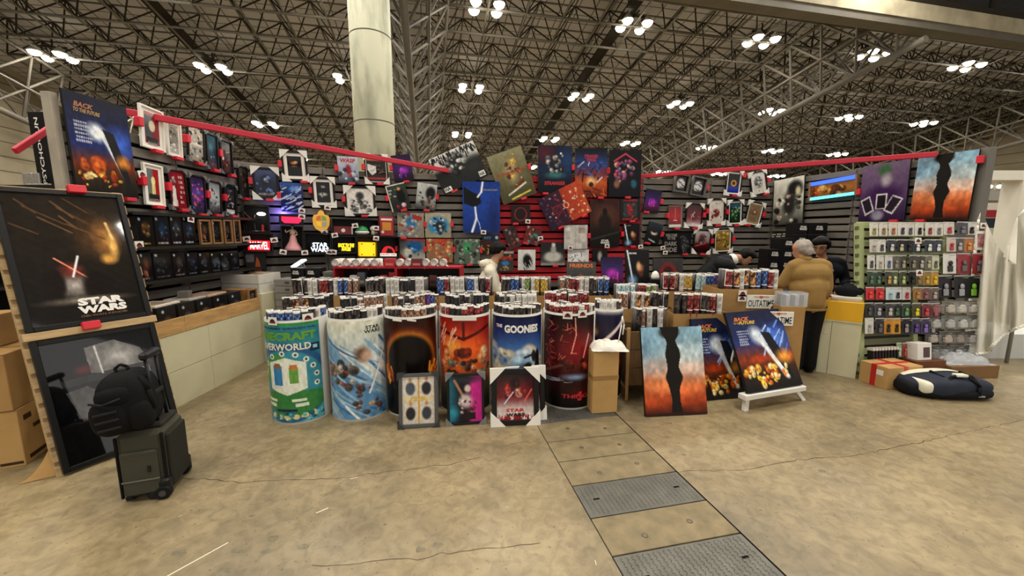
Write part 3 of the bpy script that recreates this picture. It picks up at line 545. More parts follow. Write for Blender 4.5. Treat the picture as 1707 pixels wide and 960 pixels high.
hang(B, rc(711, 398, 755, 437), 'canvas', [('g', (0, 'b4583c'), (1, '8c7a58')), ('b', 46, 0, 0, 1, 1, .06, .13, ['c8603c', 'a83c28', 'c0a878', '6c4c38', 'd89868', '8c8468'])], 'orange brown comic canvas, second from left in lower row', short='orange comic canvas', cl='lr')
hang(B, rc(757, 398, 800, 440), 'canvas', [('g', (0, '6c7468'), (1, '5c6458')), ('e', .5, .35, .18, .28, '3ca060', .5), ('b', 40, 0, 0, 1, 1, .05, .11, ['8c9488', '3c443c', 'a8b0a0', '2c5c3c', '20241f'])], 'green and grey comic canvas left of the person in the hoodie', short='green comic canvas', cl='rb')
hang(B, rc(852, 342, 883, 372), 'canvas', [('g', (0, '2c2424'), (1, '241e1e')), ('e', .5, .5, .36, .4, '8c3030', .1), ('e', .5, .5, .3, .34, '281f1f', .1)], 'small square dark canvas with thin red ring on red slats', short='small square dark canvas', cl='L')
hang(B, [(836, 382), (856, 376), (870, 409), (850, 416)], 'canvas', [('g', (0, '3c3030'), (1, '4a3434')), ('b', 20, .05, .05, .95, .95, .05, .14, ['6c3a38', '8c8078', '281e1e', '9a4840'])], 'tilted brown canvas on red slats, behind the hoodie wearer', short='tilted brown canvas', cl='')
hang(B, [(879, 375), (903, 384), (896, 410), (871, 403)], 'canvas', [('g', (0, '5a3030'), (1, '6a2c2c')), ('b', 22, .05, .05, .95, .95, .05, .14, ['8c3a34', 'a8988c', '2c1c1c', '3c8078', '7c2824'])], 'tilted brownish red canvas with a teal patch on red slats', short='tilted brownish red canvas', cl='L')
hang(B, rc(863, 416, 892, 450), 'canvas', [('g', (0, 'dcdad4'), (1, 'd4d2cc')), ('e', .55, .55, .3, .4, '1c1c1c', .4, -10), ('s', 14, .25, .2, .8, .9, .3, .03, ['e0deda', '141414'], 65)], 'white canvas with black ink scribble above the poster bins', short='white ink scribble canvas', cl='')
hang(B, rc(804, 391, 832, 402), 'canvas', [('g', (0, '2c4868'), (1, '20344c')), ('q', 2, .08, .3, .6, .75, 'a8b8c8'), ('e', .85, .45, .1, .3, 'e0e4e8', .3)], 'small blue shelf banner below the lightning canvas', th=.012)
hang(B, rc(801, 402, 822, 424), 'canvas', [('g', (0, '5a2020'), (.3, '3c2c20'), (1, '2c241c')), ('s', 12, .1, .2, .9, .95, .4, .05, ['d8b860', 'e0d0a0', 'a84838'])], 'red and gold print half hidden behind the hoodie wearer', th=.012)
hang(B, rc(829, 418, 856, 452), 'canvas', [('g', (0, '5c5850'), (.1, 'c8ccd0'), (.14, '383430'), (1, '4c4840')), ('b', 12, .15, .2, .85, .42, .06, .12, ['c84838', 'd8a840', 'a83030']), ('e', .5, .6, .3, .14, '3c80b8', .4), ('b', 8, .2, .7, .7, .95, .06, .1, ['d8a048', '8c8478'])], 'comic cover print with blue patch right of the hoodie wearer', th=.012)
# ---- back wall, centre and right part
hang(B, [(896, 243), (954, 244), (951, 322), (897, 322)], 'canvas', [('g', (0, '1c2034'), (.5, '1c2c44'), (1, '101014')), ('e', .2, .15, .4, .3, '5a2028', 1), ('e', .85, .3, .35, .4, '24406c', 1), ('e', .67, .16, .04, .03, 'f0f4f8', .5), ('b', 26, .28, .2, .72, .62, .04, .09, ['8c8478', '2c2420', 'b8a898', '4c5c5c', '181418']), ('e', .5, .62, .4, .1, '3c7070', .8), ('q', 1, .2, .74, .85, .84, '8c1c24')], 'dark group-portrait canvas, left of the three tall ones on top', short='left of the three tall canvases', cl='rL', off=.09, txt=(('STRANGER', .5, .79, .62, .08, TR_),))
hang(B, [(957, 247), (1012, 248), (1010, 329), (959, 329)], 'canvas', [('g', (0, '141418'), (.3, '2c4480'), (.5, '6c3848'), (.7, 'c05828'), (1, '5c2014')), ('s', 22, .1, .25, .9, .6, .25, .03, ['101014', 'e0e0e8', '3c5ca0', '20202c']), ('e', .5, .68, .22, .14, 'f8c880', .7), ('e', .5, .74, .1, .07, '3c1c14', .5), ('s', 14, .1, .8, .9, 1, .3, .03, ['d86830', '3c1410'])], 'fiery blue and orange canvas, middle of the three tall ones', short='middle of the three tall canvases', cl='rR', off=.09, txt=(('STRANGER\nTHINGS', .5, .2, .42, .14, TR_),))
hang(B, [(1014, 249), (1069, 252), (1066, 328), (1014, 329)], 'canvas', [('g', (0, '1c1820'), (1, '16161c')), ('l', .15, .24, .5, .08, .025, 'd84860', .5), ('l', .5, .08, .85, .24, .025, 'd84860', .5), ('b', 40, .2, .2, .8, .75, .03, .09, ['c05068', '6c3858', '3c5878', 'd8a088', '201c28', '8c4a70']), ('e', .25, .72, .12, .12, '8c6048', .5), ('e', .78, .72, .12, .12, '2c6070', .5), ('e', .5, .7, .2, .1, '1c1c20', .5)], 'dark canvas with pink chevron, right of the three tall ones', short='right of the three tall canvases', cl='lb', off=.09)
hang(B, [(896, 333), (963, 300), (985, 351), (919, 387)], 'canvas', [('h', (0, '2c2034'), (.5, '3c2430'), (.52, 'a83c28'), (1, 'b84c2c')), ('b', 36, .02, .05, .48, .95, .015, .035, ['8c3040', 'c8b8c0', '5c3048']), ('b', 36, .52, .05, .98, .95, .015, .035, ['e8a068', 'f0d8b8', '7c2418']), ('s', 10, .25, .35, .45, .8, .2, .02, ['8c2830', '6c2030']), ('e', .53, .5, .07, .1, 'f0d8b0', .2), ('e', .53, .5, .05, .08, 'a83028', .2)], 'tilted half purple half orange infographic canvas', short='tilted purple-orange canvas', cl='LR', off=.14)
hang(B, [(982, 333), (1031, 333), (1033, 412), (983, 412)], 'canvas', [('g', (0, '3c2420'), (.4, '4c2c22'), (.7, '1c1814'), (1, '141210')), ('e', .5, .35, .46, .3, '5c3a2c', .6), ('e', .5, .5, .28, .26, '241a16', .4), ('e', .5, .25, .09, .09, '1a1412', .3), ('l', .0, .83, 1, .68, .04, '3c3a34', .8)], 'brown-black arch-shaped canvas on red slats, white lettering below', short='brown-black arch canvas', cl='', off=.06, txt=(('STAR\nWARS', .5, .88, .3, .09, TW),))
hang(B, rc(1033, 331, 1066, 368), 'canvas', [('g', (0, '2c2c2c'), (1, '242222')), ('r', .15, .18, .85, .82, '3c3e40'), ('e', .5, .5, .2, .32, 'a02c38', .6), ('b', 8, .15, .25, .85, .8, .04, .08, ['5c6064', '20202'+'2', 'c04048'])], 'grey and red canvas reading friends dont lie on the wall', short='grey and red lettered canvas', cl='b', off=.06, txt=(('FRIENDS', .5, .09, .7, .1, TR_), ("DON'T LIE", .5, .92, .75, .1, TR_)))
PURP = [('g', (0, '241c38'), (.4, '3c2c60'), (.7, '5c2060'), (1, '1c1420')), ('e', .5, .55, .34, .2, 'c838b0', .8), ('s', 16, .25, .4, .75, .75, .2, .035, ['f058d0', 'a040d0', '6838b0'], 90), ('e', .5, .82, .5, .08, '4c1c28', .7)]
hang(B, [(1077, 314), (1103, 319), (1095, 356), (1071, 352)], 'canvas', PURP, 'small tilted purple canvas right of the three tall ones', short='small tilted purple canvas', cl='rL')
OBI = [('g', (0, '1c1c1e'), (1, '0e0f12')), ('l', .08, .02, .32, .9, .05, 'e8f2fa', .7), ('e', .3, .85, .28, .2, '9cc4ec', .9), ('e', .62, .5, .2, .22, 'b87850', .7), ('e', .55, .45, .12, .16, 'e0b088', .7), ('e', .72, .3, .16, .14, '201814', .6), ('e', .66, .68, .14, .12, '5c3420', .7)]
hang(B, rc(1038, 373, 1065, 410), 'canvas', OBI, 'black canvas with white light streak hanging by the red slats', short='hanging black light-streak canvas', cl='lb', txt=(('STAR WARS', .25, .08, .36, .05, TD),))
hang(B, [(1082, 368), (1104, 375), (1096, 409), (1073, 403)], 'canvas', [('g', (0, '343c48'), (.5, '1c1c20'), (1, '121214')), ('e', .5, .48, .3, .14, 'd0c4a8', .5), ('e', .5, .42, .22, .07, '16161a', .4), ('l', .25, .82, .7, .9, .05, 'b8c4c4', .5)], 'small tilted black canvas with pale curved band', short='small tilted black canvas', cl='rL')
hang(B, rc(940, 375, 979, 415), 'canvas', [('g', (0, 'd0ccc4'), (1, 'c0bcb4')), ('r', .6, .12, .9, .36, '9c8c84', .7), ('l', .5, 0, .5, 1, .01, 'a8a49c'), ('n', .12, 6)], 'pale parchment-like print on the red slats', short='pale parchment print', cl='r', th=.012, off=.1)
hang(B, rc(901, 404, 941, 442), 'canvas', [('g', (0, '2a2a28'), (.5, '343432'), (1, '6c6a64')), ('e', .5, .62, .46, .28, 'c4c2ba', .4), ('e', .52, .3, .14, .22, 'a8a69e', .4), ('e', .52, .1, .1, .1, 'd0cec6', .4), ('r', 0, .9, 1, 1, '8c8a84')], 'black and white canvas of a billowing pale shape', short='billowing pale canvas', cl='b')
hang(B, rc(946, 416, 981, 440), 'canvas', [('g', (0, 'dcdad6'), (1, 'd0cecA')), ('e', .45, .7, .4, .6, 'ececea', .2), ('s', 12, .1, .2, .9, .9, .15, .04, ['1c1c1c', '2c2c2c'])], 'white print with black strokes behind the lettered standing canvas', th=.012)
hang(B, rc(987, 415, 1012, 437), 'canvas', [('g', (0, '242422'), (1, '1a1a1a')), ('e', .5, .55, .2, .5, 'b0aea8', .6)], 'small dark print with pale streak behind the standing canvases', th=.012)
# ---- right part of the back wall: small framed prints
FT = [('g', (0, '16161a'), (1, '101012')), ('e', .5, .5, .4, .4, 'd8d8d4', .25), ('s', 9, .2, .25, .8, .8, .4, .05, ['141416', '1c1c20'], 20), ('e', .5, .85, .2, .1, '101014', .5)]
hang(B, [(1125, 290), (1149, 292), (1144, 324), (1119, 319)], 'frame', FT, 'grey box-framed print with a white oval, left of the pair', fr=.03, th=.06, fmat=M('frame_grey', '56544e', .5), short='left grey box frame', cl='')
hang(B, [(1154, 293), (1179, 298), (1171, 330), (1147, 325)], 'frame', FT, 'grey box-framed print with a white oval, right of the pair', fr=.03, th=.06, fmat=M('frame_grey'), short='right grey box frame', cl='r')
hang(B, [(1212, 285), (1239, 286), (1232, 326), (1206, 325)], 'frame', [('g', (0, '16161c'), (.55, '1a1a20'), (.75, '2438a0'), (1, '1c2c80')), ('e', .5, .5, .3, .2, 'd89c38', .3), ('e', .5, .5, .18, .12, '241c14', .4)], 'white-mounted print with yellow disc over blue band', fr=.02, mount=.028, **CW, csz=.11, short='yellow disc print', cl='tb')
hang(B, [(1247, 289), (1275, 283), (1279, 321), (1252, 329)], 'frame', [('g', (0, 'dcd8d0'), (1, 'd0ccc4')), ('e', .5, .45, .36, .34, '6c6c6a', .3), ('b', 20, .2, .2, .8, .7, .05, .1, ['a8a8a4', '38383a', 'c8c8c4']), ('e', .5, .88, .08, .05, 'c09838', .3)], 'white print with round grey motif, topmost right frame', fr=.025, mount=.01, **CW, csz=.11, short='round grey motif print', cl='rR')
hang(B, rc(1113, 342, 1137, 380), 'frame', [('g', (0, '8c1c24'), (.5, 'b0242c'), (1, '6c1418')), ('l', .5, .05, .5, .7, .035, 'f0b8b0', .7), ('l', .35, .68, .65, .68, .03, 'f8d8d0', .6), ('r', 0, .88, 1, 1, 'e0dcd4')], 'red print with a white vertical beam, grey frame', fr=.018, mount=.008, fmat=M('frame_grey'), short='red beam print', cl='lb')
hang(B, [(1144, 338), (1172, 341), (1168, 380), (1140, 379)], 'frame', [('g', (0, '3c1c20'), (.6, '7c2c34'), (1, 'd0ccc8')), ('e', .5, .5, .34, .3, '5c1c24', .6), ('s', 5, .25, .3, .75, .6, .4, .025, ['e0c8c8', 'd06060']), ('e', .5, .95, .6, .14, 'd8d4d0', .5)], 'dark red burst print with white corners, third row', fr=.022, **CW, csz=.11, short='dark red burst print', cl='rb')
hang(B, rc(1179, 332, 1207, 375), 'frame', [('g', (0, 'dcd4c8'), (1, 'd4c8bc')), ('e', .5, .55, .3, .22, '6c2c28', .4), ('b', 16, .15, .4, .85, .9, .06, .12, ['8c3c34', '3c2420', 'c0a898']), ('e', .5, .12, .06, .06, '808078', .4)], 'cream print with maroon figure shapes, white corners', fr=.022, mount=.008, **CW, csz=.11, short='cream and maroon print', cl='lb')
hang(B, rc(1212, 334, 1237, 375), 'frame', [('g', (0, '2c3c54'), (.5, '24382c'), (1, '1c2c1c')), ('b', 24, .1, .25, .9, .9, .06, .13, ['4c8c48', '2c5c38', '8cb078', '16241a'])], 'white-mounted green print in the row of framed prints', fr=.02, mount=.025, **CW, csz=.11, short='green print', cl='lb')
hang(B, [(1248, 334), (1275, 340), (1264, 379), (1239, 373)], 'frame', [('g', (0, '8c7858'), (.5, '7c6448'), (1, 'a08c6c')), ('e', .5, .42, .24, .16, '5c4434', .4), ('e', .5, .4, .14, .1, 'c8a078', .5), ('q', 3, .15, .65, .85, .9, '4c3c2c')], 'tilted white-mounted sepia print, right end of the row', fr=.02, mount=.025, **CW, csz=.11, short='tilted sepia print', cl='rL')
hang(B, [(1105, 387), (1150, 388), (1151, 424), (1103, 422)], 'canvas', [('g', (0, '141414'), (1, '101010')), ('e', .76, .5, .18, .44, '2c2e30', .5), ('s', 14, .62, .15, .92, .9, .2, .02, ['6c7074', '44484c'])], 'black lettered doormat-like canvas low on the back wall', short='black lettered canvas', cl='R', txt=(('WELCOME\nTO THE', .28, .2, .4, .28, TD), ('DARK', .28, .52, .44, .2, TD), ('SIDE', .28, .8, .44, .22, TD)))
hang(B, [(1157, 382), (1186, 383), (1181, 424), (1153, 421)], 'frame', [('g', (0, 'c8c4c0'), (.5, '8c7470'), (.6, '5c1c20'), (1, '1c1214')), ('e', .5, .35, .28, .26, '5c4444', .5), ('l', .1, .72, .75, .58, .03, 'd06060', .5), ('b', 12, .25, .2, .75, .6, .05, .1, ['8c8480', '3c2c2c', '7c2c2c'])], 'red and grey print with white corners in the lowest row', fr=.025, **CW, csz=.11, short='red and grey lowest-row print', cl='rb')
hang(B, rc(1189, 381, 1219, 421), 'frame', [('g', (0, 'a08038'), (1, '7c6430')), ('b', 40, .05, .05, .95, .95, .05, .11, ['c8a850', '5c4828', '8c6c30', '3c3020', 'd8c080'])], 'white-mounted gold crowd print behind the bending person', fr=.022, mount=.022, **CW, csz=.11, short='gold crowd print', cl='r')
# ---- right wall
R_ = 'R'
hang(R_, [(1292, 302), (1343, 292), (1340, 373), (1291, 375)], 'canvas', [('g', (0, 'd0d0c4'), (.5, 'b8b8aa'), (1, '44463e')), ('e', .72, .25, .3, .22, '181818', .4), ('e', .55, .55, .28, .34, '2a2a28', .5), ('b', 26, .1, .3, .9, .95, .05, .11, ['3c3e38', '181816', '8c8c7c', 'b89080', 'd8d8c8']), ('e', .82, .3, .12, .14, 'c0bc98', .6)], 'tall grey and black canvas at the right corner', short='tall grey canvas', cl='', off=.06)
t = hang(R_, [(1354, 307), (1430, 291), (1427, 326), (1354, 331)], 'canvas', [('g', (0, '8c6430'), (.5, 'a0682c'), (1, '6c4420')), ('b', 26, .03, .35, .97, .8, .03, .1, ['3c2418', 'c88838', '5c3018', 'a04828', 'd8a860'])], 'wide lit picture with blue and cyan light strips, right wall', short=None, off=.06)
mw_, w_, h_ = corners_to(R_, [(1354, 307), (1430, 291), (1427, 326), (1354, 331)], .06)
MB().box(-w_ / 2, -.045, h_ / 2 - .05, w_ / 2, -.03, h_ / 2 + .01).build('light_strip', M('led_blue', '2a50ff', .4, emit=1.6), t)
MB().box(-w_ / 2, -.045, -h_ / 2 - .01, w_ / 2, -.03, -h_ / 2 + .035).build('light_strip', M('led_cyan', '58d8f0', .4, emit=1.3), t)
for sx in (-w_ / 2 - .015, w_ / 2 + .015): MB().box(sx - .015, -.05, -h_ / 2 - .02, sx + .015, 0, h_ / 2 + .02).build('side_frame', WOODF, t)
hang(R_, [(1441, 279), (1518, 264), (1512, 369), (1433, 367)], 'canvas', [('g', (0, '6c5c74'), (.5, '5c4468'), (1, '2c1838')), ('e', .5, .6, .5, .3, '3c1c4c', .5), ('e', .5, .12, .18, .12, '3c5c3c', .5), ('e', .55, .3, .16, .16, 'a8a0a8', .7), ('p', [(.02, .62), (.22, .55), (.35, .82), (.15, .9)], 'c8c4c8'), ('p', [(.05, .64), (.21, .58), (.31, .8), (.16, .86)], '241828'), ('p', [(.36, .53), (.6, .53), (.6, .8), (.36, .8)], 'c8c4c8'), ('p', [(.39, .55), (.57, .55), (.57, .78), (.39, .78)], '1c141c'), ('p', [(.72, .56), (.94, .64), (.74, .9), (.54, .82)], 'c8c4c8'), ('p', [(.72, .59), (.9, .65), (.73, .86), (.58, .81)], '241828'), ('e', .42, .9, .18, .12, '8c8898', .5)], 'purple canvas with three fanned cards on the right wall', short='purple fanned-card canvas', cl='lR', off=.06)
SUN = [('g', (0, '86b0c8'), (.3, 'a4bcc4'), (.5, 'd0b0a0'), (.66, 'd47848'), (.85, 'a84420'), (1, '3c1c14')), ('e', .05, .2, .4, .3, '7498b0', 1.), ('e', .85, .3, .5, .12, 'c0d0d4', 1., 8), ('e', .9, .5, .5, .09, 'd8c0b0', 1., 10), ('e', .1, .45, .4, .1, 'b8a8a4', 1., -12), ('e', .2, .66, .5, .1, 'e08450', 1., 12), ('n', .16, 7), ('n', .12, 18), ('p', [(.3, 0), (.62, 0), (.6, .1), (.55, .16), (.6, .26), (.62, .34), (.58, .46), (.64, .58), (.58, .7), (.57, .82), (.6, .97), (.42, .97), (.44, .82), (.41, .7), (.36, .58), (.4, .46), (.37, .32), (.41, .18), (.36, .1)], '1b1713'), ('e', .46, .06, .2, .09, '1c1813', .4), ('e', .5, .3, .14, .1, '1c1813', .4), ('e', .5, .58, .16, .1, '1b1612', .4), ('e', .5, 1.02, .8, .06, '2c1612', .6)]
hang(R_, [(1533, 262), (1635, 249), (1616, 366), (1519, 366)], 'canvas', SUN, 'tall canvas of a dark column on orange sky, right wall end', short='right wall dark column canvas', cl='Lt', off=.06)
for px, py, w_, lab in ((232, 408, L, 'white price card at the left end of the shelf'), (318, 365, L, 'white price card beside orange scrawl on the upper shelf'), (237, 290, L, 'white price card on the yellow portrait print'), (503, 351, B1, 'white price card under the blue space canvas'), (503, 361, B1, 'white price card on the red lit sign'), (546, 346, B1, 'white price card under the white-mounted black print'), (541, 387, B1, 'white price card under the gold crest lamp'), (558, 392, B1, 'white price card below the red flat box'), (592, 376, B1, 'white price card left of the green dome'), (627, 380, B1, 'white price card right of the green dome'), (627, 397, B1, 'white price card above the yellow block lamp'), (411, 398, B1, 'white price card over the left of the red sign'), (457, 400, B1, 'white price card right of the red sign'), (472, 420, B1, 'white price card at the pink figure, left'), (508, 421, B1, 'white price card at the pink figure, right'), (549, 420, B1, 'white price card left of the yellow lit sign'), (556, 420, B1, 'white price card right of the white lit sign'), (806, 387, B, 'white price card under the blue lightning canvas'), (880, 369, B, 'white price card on the small square canvas'), (901, 397, B, 'white price card on the brownish red canvas'), (951, 413, B, 'white price card under the pale parchment print'), (1012, 410, B, 'white price card under the arch canvas'), (1068, 411, B, 'white price card under the light-streak canvas'), (1105, 413, B, 'white price card at the black lettered canvas, left'), (1109, 421, B, 'white price card at the black lettered canvas, low')):
    card_on(w_, px, py, lab, {(806, 387): .155, (951, 413): .115, (1012, 410): .093, (503, 361): .204, (541, 387): .134}.get((px, py), .083 if w_ == B or py < 352 else .263), random.uniform(-12, 12))
# red bars strung above the walls
RB = M('bar_red', 'c01c34', .5, noise=.06)
def bar(a, b, r, label):
    a, b = np.array(a), np.array(b); L_ = np.linalg.norm(b - a)
    tag(MB().box(0, -r * .6, -r, L_, r * .6, r, 0, .006).build('red_bar', RB, None, mtx(a, b - a, (0, 0, 1))), label, 'bar')
bar(at(206, 186, 4.0), at(748, 285, 6.55), .034, 'long red bar running above the left wall prints')
bar(at(24, 252, 3.3), at(100, 203, 3.7), .026, 'short red bar sticking out left of the fire poster')
bar(at(1068, 294, 7.2), at(1562, 257, 5.15), .034, 'long red bar running above the right wall prints')
# ================================================================ bins of rolled posters across the front
CARD = M('cardboard', 'a5814f', .8, noise=.1, ns=5); CARD2 = M('cardboard_pale', 'b8935c', .8, noise=.1, ns=5); DRUM = M('drum_grey', 'bdbbb3', .6, noise=.05)
def lean_mat(BL, BR, ang, top_py, z=0., fixw=None):          # stands on two floor points, leans back by ang degrees, as tall as the photo shows
    a, b = gnd(*BL, z), gnd(*BR, z); c = (a + b) / 2; x = unit((b - a) * V3(1, 1, 0)); back = np.cross((0, 0, 1), x); th = math.radians(ang); up = V3(0, 0, 1) * math.cos(th) + back * math.sin(th)
    h = min((abs(proj(c + up * k * .005)[1] - top_py), k * .005) for k in range(40, 260))[1]
    return mtx(c + up * h / 2, x, up), fixw or np.linalg.norm(b - a), h
# ---- drums wrapped in posters
def drum_warp(r): return lambda v: np.stack([(r - v[:, 1]) * np.sin(v[:, 0] / r), -(r - v[:, 1]) * np.cos(v[:, 0] / r), v[:, 2]], 1)
def drum(cx, cy, r, h, label, name='poster_bin', ops=None, face=0., txt=(), wide=.61):
    ang = math.degrees(math.atan2(-cx, cy)) * 0 + face
    toward = math.degrees(math.atan2(cx, cy))                       # turn the printed front to the aisle
    t = thing(name, label, 'poster bin', rotz((cx, cy, 0), -toward * .55 + ang), 'round bins full of rolled posters')
    MB().lathe([(r, .0), (r, h), (r - .012, h), (r - .012, .05), (.0, .05)], 32, 0, cap=False).build('drum', DRUM, t)
    if ops:
        I = paint(92, 150, ops, SEED[0], 1.5); SEED[0] += 1
        W = drum_warp(r + .003); link('wrap', art_mesh('wrap', wide, h - .04, I, SATN, 0., W, z0=h / 2), t)
        w1 = lambda x, y, z: tuple(W(np.array([[x, y, z]]))[0])
        for s, x, v, tw, th, m, *rr in txt: text(t, s, (x - .5) * wide, h / 2 + (.5 - v) * (h - .04), tw * wide, th * (h - .04), -.003, m, *(rr or [.03]), warp=w1)
    return t
BINS = []
TEALS = ['2c6c84', '3c8c98', '5cb0b8', '1c5068']
mc = [('g', (0, '3c8c94'), (.1, '2c7c8c'), (.25, '3c90a0'), (.5, '2c6c8c'), (.8, '3c94a4'), (1, '6cb4b4')), ('r', 0, 0, 1, .03, '3c9048'), ('e', .5, .6, .62, .42, '2c5c88', .06), ('e', .5, .62, .55, .36, '3c8ca0', .05), ('p', [(.5, .98), (0, .8), (.0, .72), (.5, .66), (1, .7), (1, .85)], '3c8038', .9), ('p', [(0, .5), (.3, .3), (.5, .32), (.1, .66), (0, .68)], '4c9038', .8),
      ('p', [(.22, .4), (.5, .34), (.78, .4), (.78, .66), (.5, .72), (.22, .66)], 'e4e8d8'), ('r', .3, .42, .44, .62, '3c84b8'), ('r', .32, .4, .42, .45, '8c6448'), ('r', .54, .44, .66, .6, '6ca048'), ('r', .55, .41, .65, .46, 'c87840'), ('r', .84, .22, .98, .3, '16304c'), ('r', .88, .235, .95, .275, 'a8d0e0'),
      ('r', .1, .76, .32, .79, 'e0e4d0'), ('r', .12, .81, .3, .84, 'd8e0d0'), ('r', .55, .76, .75, .79, 'e0e4d0'), ('r', .6, .81, .78, .84, 'd8e0d0'), ('r', .3, .865, .62, .89, '16304c')] + \
     [('e', .5 + .42 * math.cos(a), .57 + .27 * math.sin(a), .045, .03, 'e8ecdc', .2) for a in (math.radians(d) for d in (-165, -145, -120, -95, -70, -48, -28, -8, 12))] + \
     [('e', .5 + .42 * math.cos(a), .57 + .27 * math.sin(a), .022, .016, '2c3c3c', .3) for a in (math.radians(d) for d in (-165, -145, -120, -95, -70, -48, -28, -8, 12))] + \
     [('e', .12 + .12 * i, .94 - .03 * abs(i - 3) / 3 + .015, .045, .03, 'e0d8a0', .2) for i in range(7)] + [('r', .06 + .12 * i, .93, .16 + .12 * i, .955, 'd8cc90') for i in range(7)] + [('b', 30, 0, .9, 1, 1, .03, .06, TEALS)]
sw = [('g', (0, 'dcdcc8'), (.25, 'c8d4d0'), (.45, 'd8dcd4'), (1, '8cb0c8')), ('p', [(0, .12), (1, .78), (1, .95), (.0, .35)], '7ca4c4'), ('p', [(0, .3), (1, .9), (1, 1), (.3, 1), (0, .7)], '5c8cb4'), ('s', 34, -.1, .15, .9, .9, .8, .03, ['e4e8e4', 'a8c4d4', '3c6c9c', '90b4cc'], 38), ('l', .98, .3, .68, .74, .02, 'f8faf8', .7), ('e', .6, .33, .14, .1, '6c5040', .6), ('e', .66, .36, .1, .08, 'c8a890', .6), ('b', 26, .03, .4, .5, .68, .04, .09, ['4c4038', '8c7868', 'b8a898', '2c2c2c', '8c3c30']), ('b', 10, .5, .62, .72, .76, .02, .05, ['5c3c34', '3c2c28']), ('b', 12, .45, .82, .85, .95, .03, .07, ['5c3830', '3c3430', '8c8478']), ('n', .1, 14)]
fire = [('g', (0, '2c1008'), (.5, '1c0c08'), (1, '0c0a0a')), ('e', .5, .3, .8, .3, '6c2410', 1.), ('e', .5, .42, .5, .36, 'e87820', .5), ('e', .5, .43, .46, .33, 'f8b848', .4), ('e', .5, .44, .41, .3, '0e0a0a', .14), ('p', [(.08, .52), (.92, .52), (1, 1), (0, 1)], '0c0a0a'), ('s', 30, .0, .45, .2, .62, .14, .03, ['d86820', 'f0a038', '8c3010'], 70), ('s', 24, .82, .42, 1., .58, .14, .03, ['d86820', 'f0a038', '8c3010'], 110), ('b', 14, .02, .58, .98, .72, .03, .06, ['3c1c14', '5c2414', '180e0c'])]
crowd = [('g', (0, '8c1c18'), (.3, 'c83c1c'), (.55, 'd06030'), (.75, '4c4c3c'), (1, '1c1c1c')), ('e', .5, .35, .5, .25, 'e86828', .8), ('l', .05, .12, .5, .22, .03, '4c0c10', .5), ('l', .5, .22, .95, .1, .03, '4c0c10', .5), ('l', .5, .05, .5, .22, .025, '4c0c10', .5), ('e', .3, .3, .2, .12, 'f0a048', .7), ('b', 16, .1, .35, .9, .5, .05, .11, ['6c2018', 'd88858', '3c1410', 'e8b080', 'a03420']), ('b', 40, .05, .45, .95, .75, .04, .08, ['c89878', '3c2820', '6c3c30', '8c6048', '24201c', '5c6858']), ('s', 14, .05, .05, .4, .2, .2, .015, ['f0c0a0'], 120)]
goon = [('g', (0, '14183c'), (.12, '1c2c64'), (.3, '3c64a0'), (.45, '6c94bc'), (.58, 'c8b898'), (.7, 'b8a48c'), (1, '4c5048')), ('b', 30, 0, .35, 1, .6, .06, .16, ['8cacc8', 'a8bccc', 'd8c4a0', '6c90b8']), ('e', .2, .58, .4, .07, 'e8d0a0', .8), ('e', .78, .42, .05, .07, '16181c', .3), ('e', .86, .46, .06, .12, '16181c', .3), ('l', .62, .43, .78, .4, .02, '16181c', .3), ('e', .68, .56, .1, .09, '241c18', .3), ('e', .86, .6, .09, .14, '18181a', .3), ('e', .14, .6, .06, .03, '3c342c', .4), ('b', 8, 0, .7, 1, 1, .1, .2, ['2c3430', '4c5450'])]
red4 = [('g', (0, '1c0c10'), (.4, '4c1018'), (.6, '3c1014'), (1, '0c0a0a')), ('e', .65, .35, .4, .28, '8c1c24', .9), ('s', 60, .05, .05, .6, .55, .12, .012, ['a84038', '6c2420', 'c87058']), ('l', .6, .02, .62, .2, .012, 'f0a898', .6), ('l', .62, .2, .55, .4, .012, 'f0a898', .6), ('l', .85, .2, .75, .45, .014, 'f8b0a0', .6), ('e', .95, .4, .14, .1, '7c3c30', .6), ('l', .1, .62, .5, .5, .03, '6c4038', .6), ('b', 14, .4, .48, .8, .58, .03, .06, ['5c2018', '2c1410', 'a04030']), ('e', .62, .66, .3, .05, '7c98b8', .8), ('s', 8, .1, .68, .6, .72, .3, .012, ['8c98a8'], 170), ('e', .7, .82, .3, .07, '4c0c10', .9)]
girl = [('g', (0, 'c8c4bc'), (.05, '20203c'), (.4, '2c1c2c'), (1, '141014')), ('l', .95, .05, .2, .55, .04, 'e8d8d0', .6), ('e', .3, .2, .2, .08, '4c3020', .6), ('e', .3, .25, .14, .07, 'c09070', .6), ('b', 16, .05, .4, .9, .9, .06, .14, ['6c1c20', '3c2028', '8c3a30'])]
spec = [((482, 708), .262, mc, 'round bin wrapped in a teal and green infographic poster, leftmost', -14, (('YOUR JOURNEY THROUGH THE', .48, .055, .9, .025, M('ink_navy', '143048', .5)), ('MINECRAFT', .45, .13, .98, .085, TG, .06), ('OVERWORLD', .46, .235, .8, .07, M('ink_cream', 'ece8d0', .5), .03))),
        ((585, 703), .258, sw, 'round bin wrapped in a white and blue swoosh poster', 3, (('STAR\nWARS', .77, .09, .26, .075, TB, .02),)),
        ((680, 695), .25, fire, 'round bin wrapped in a black poster with a ring of fire', 0, ()),
        ((772, 690), .25, crowd, 'round bin wrapped in a red and orange crowd poster', 0, ()),
        ((862, 687), .25, goon, 'round bin wrapped in a blue sky silhouette poster', 0, (('THE', .2, .1, .12, .035, TW, .04), ('GOONIES', .58, .125, .56, .085, TW, .05))),
        ((952, 683), .26, red4, 'round bin wrapped in a dark red web poster', -4, (('4', .66, .87, .2, .1, TR_, .05), ('THINGS', .66, .87, .5, .045, TR_, .03)))]
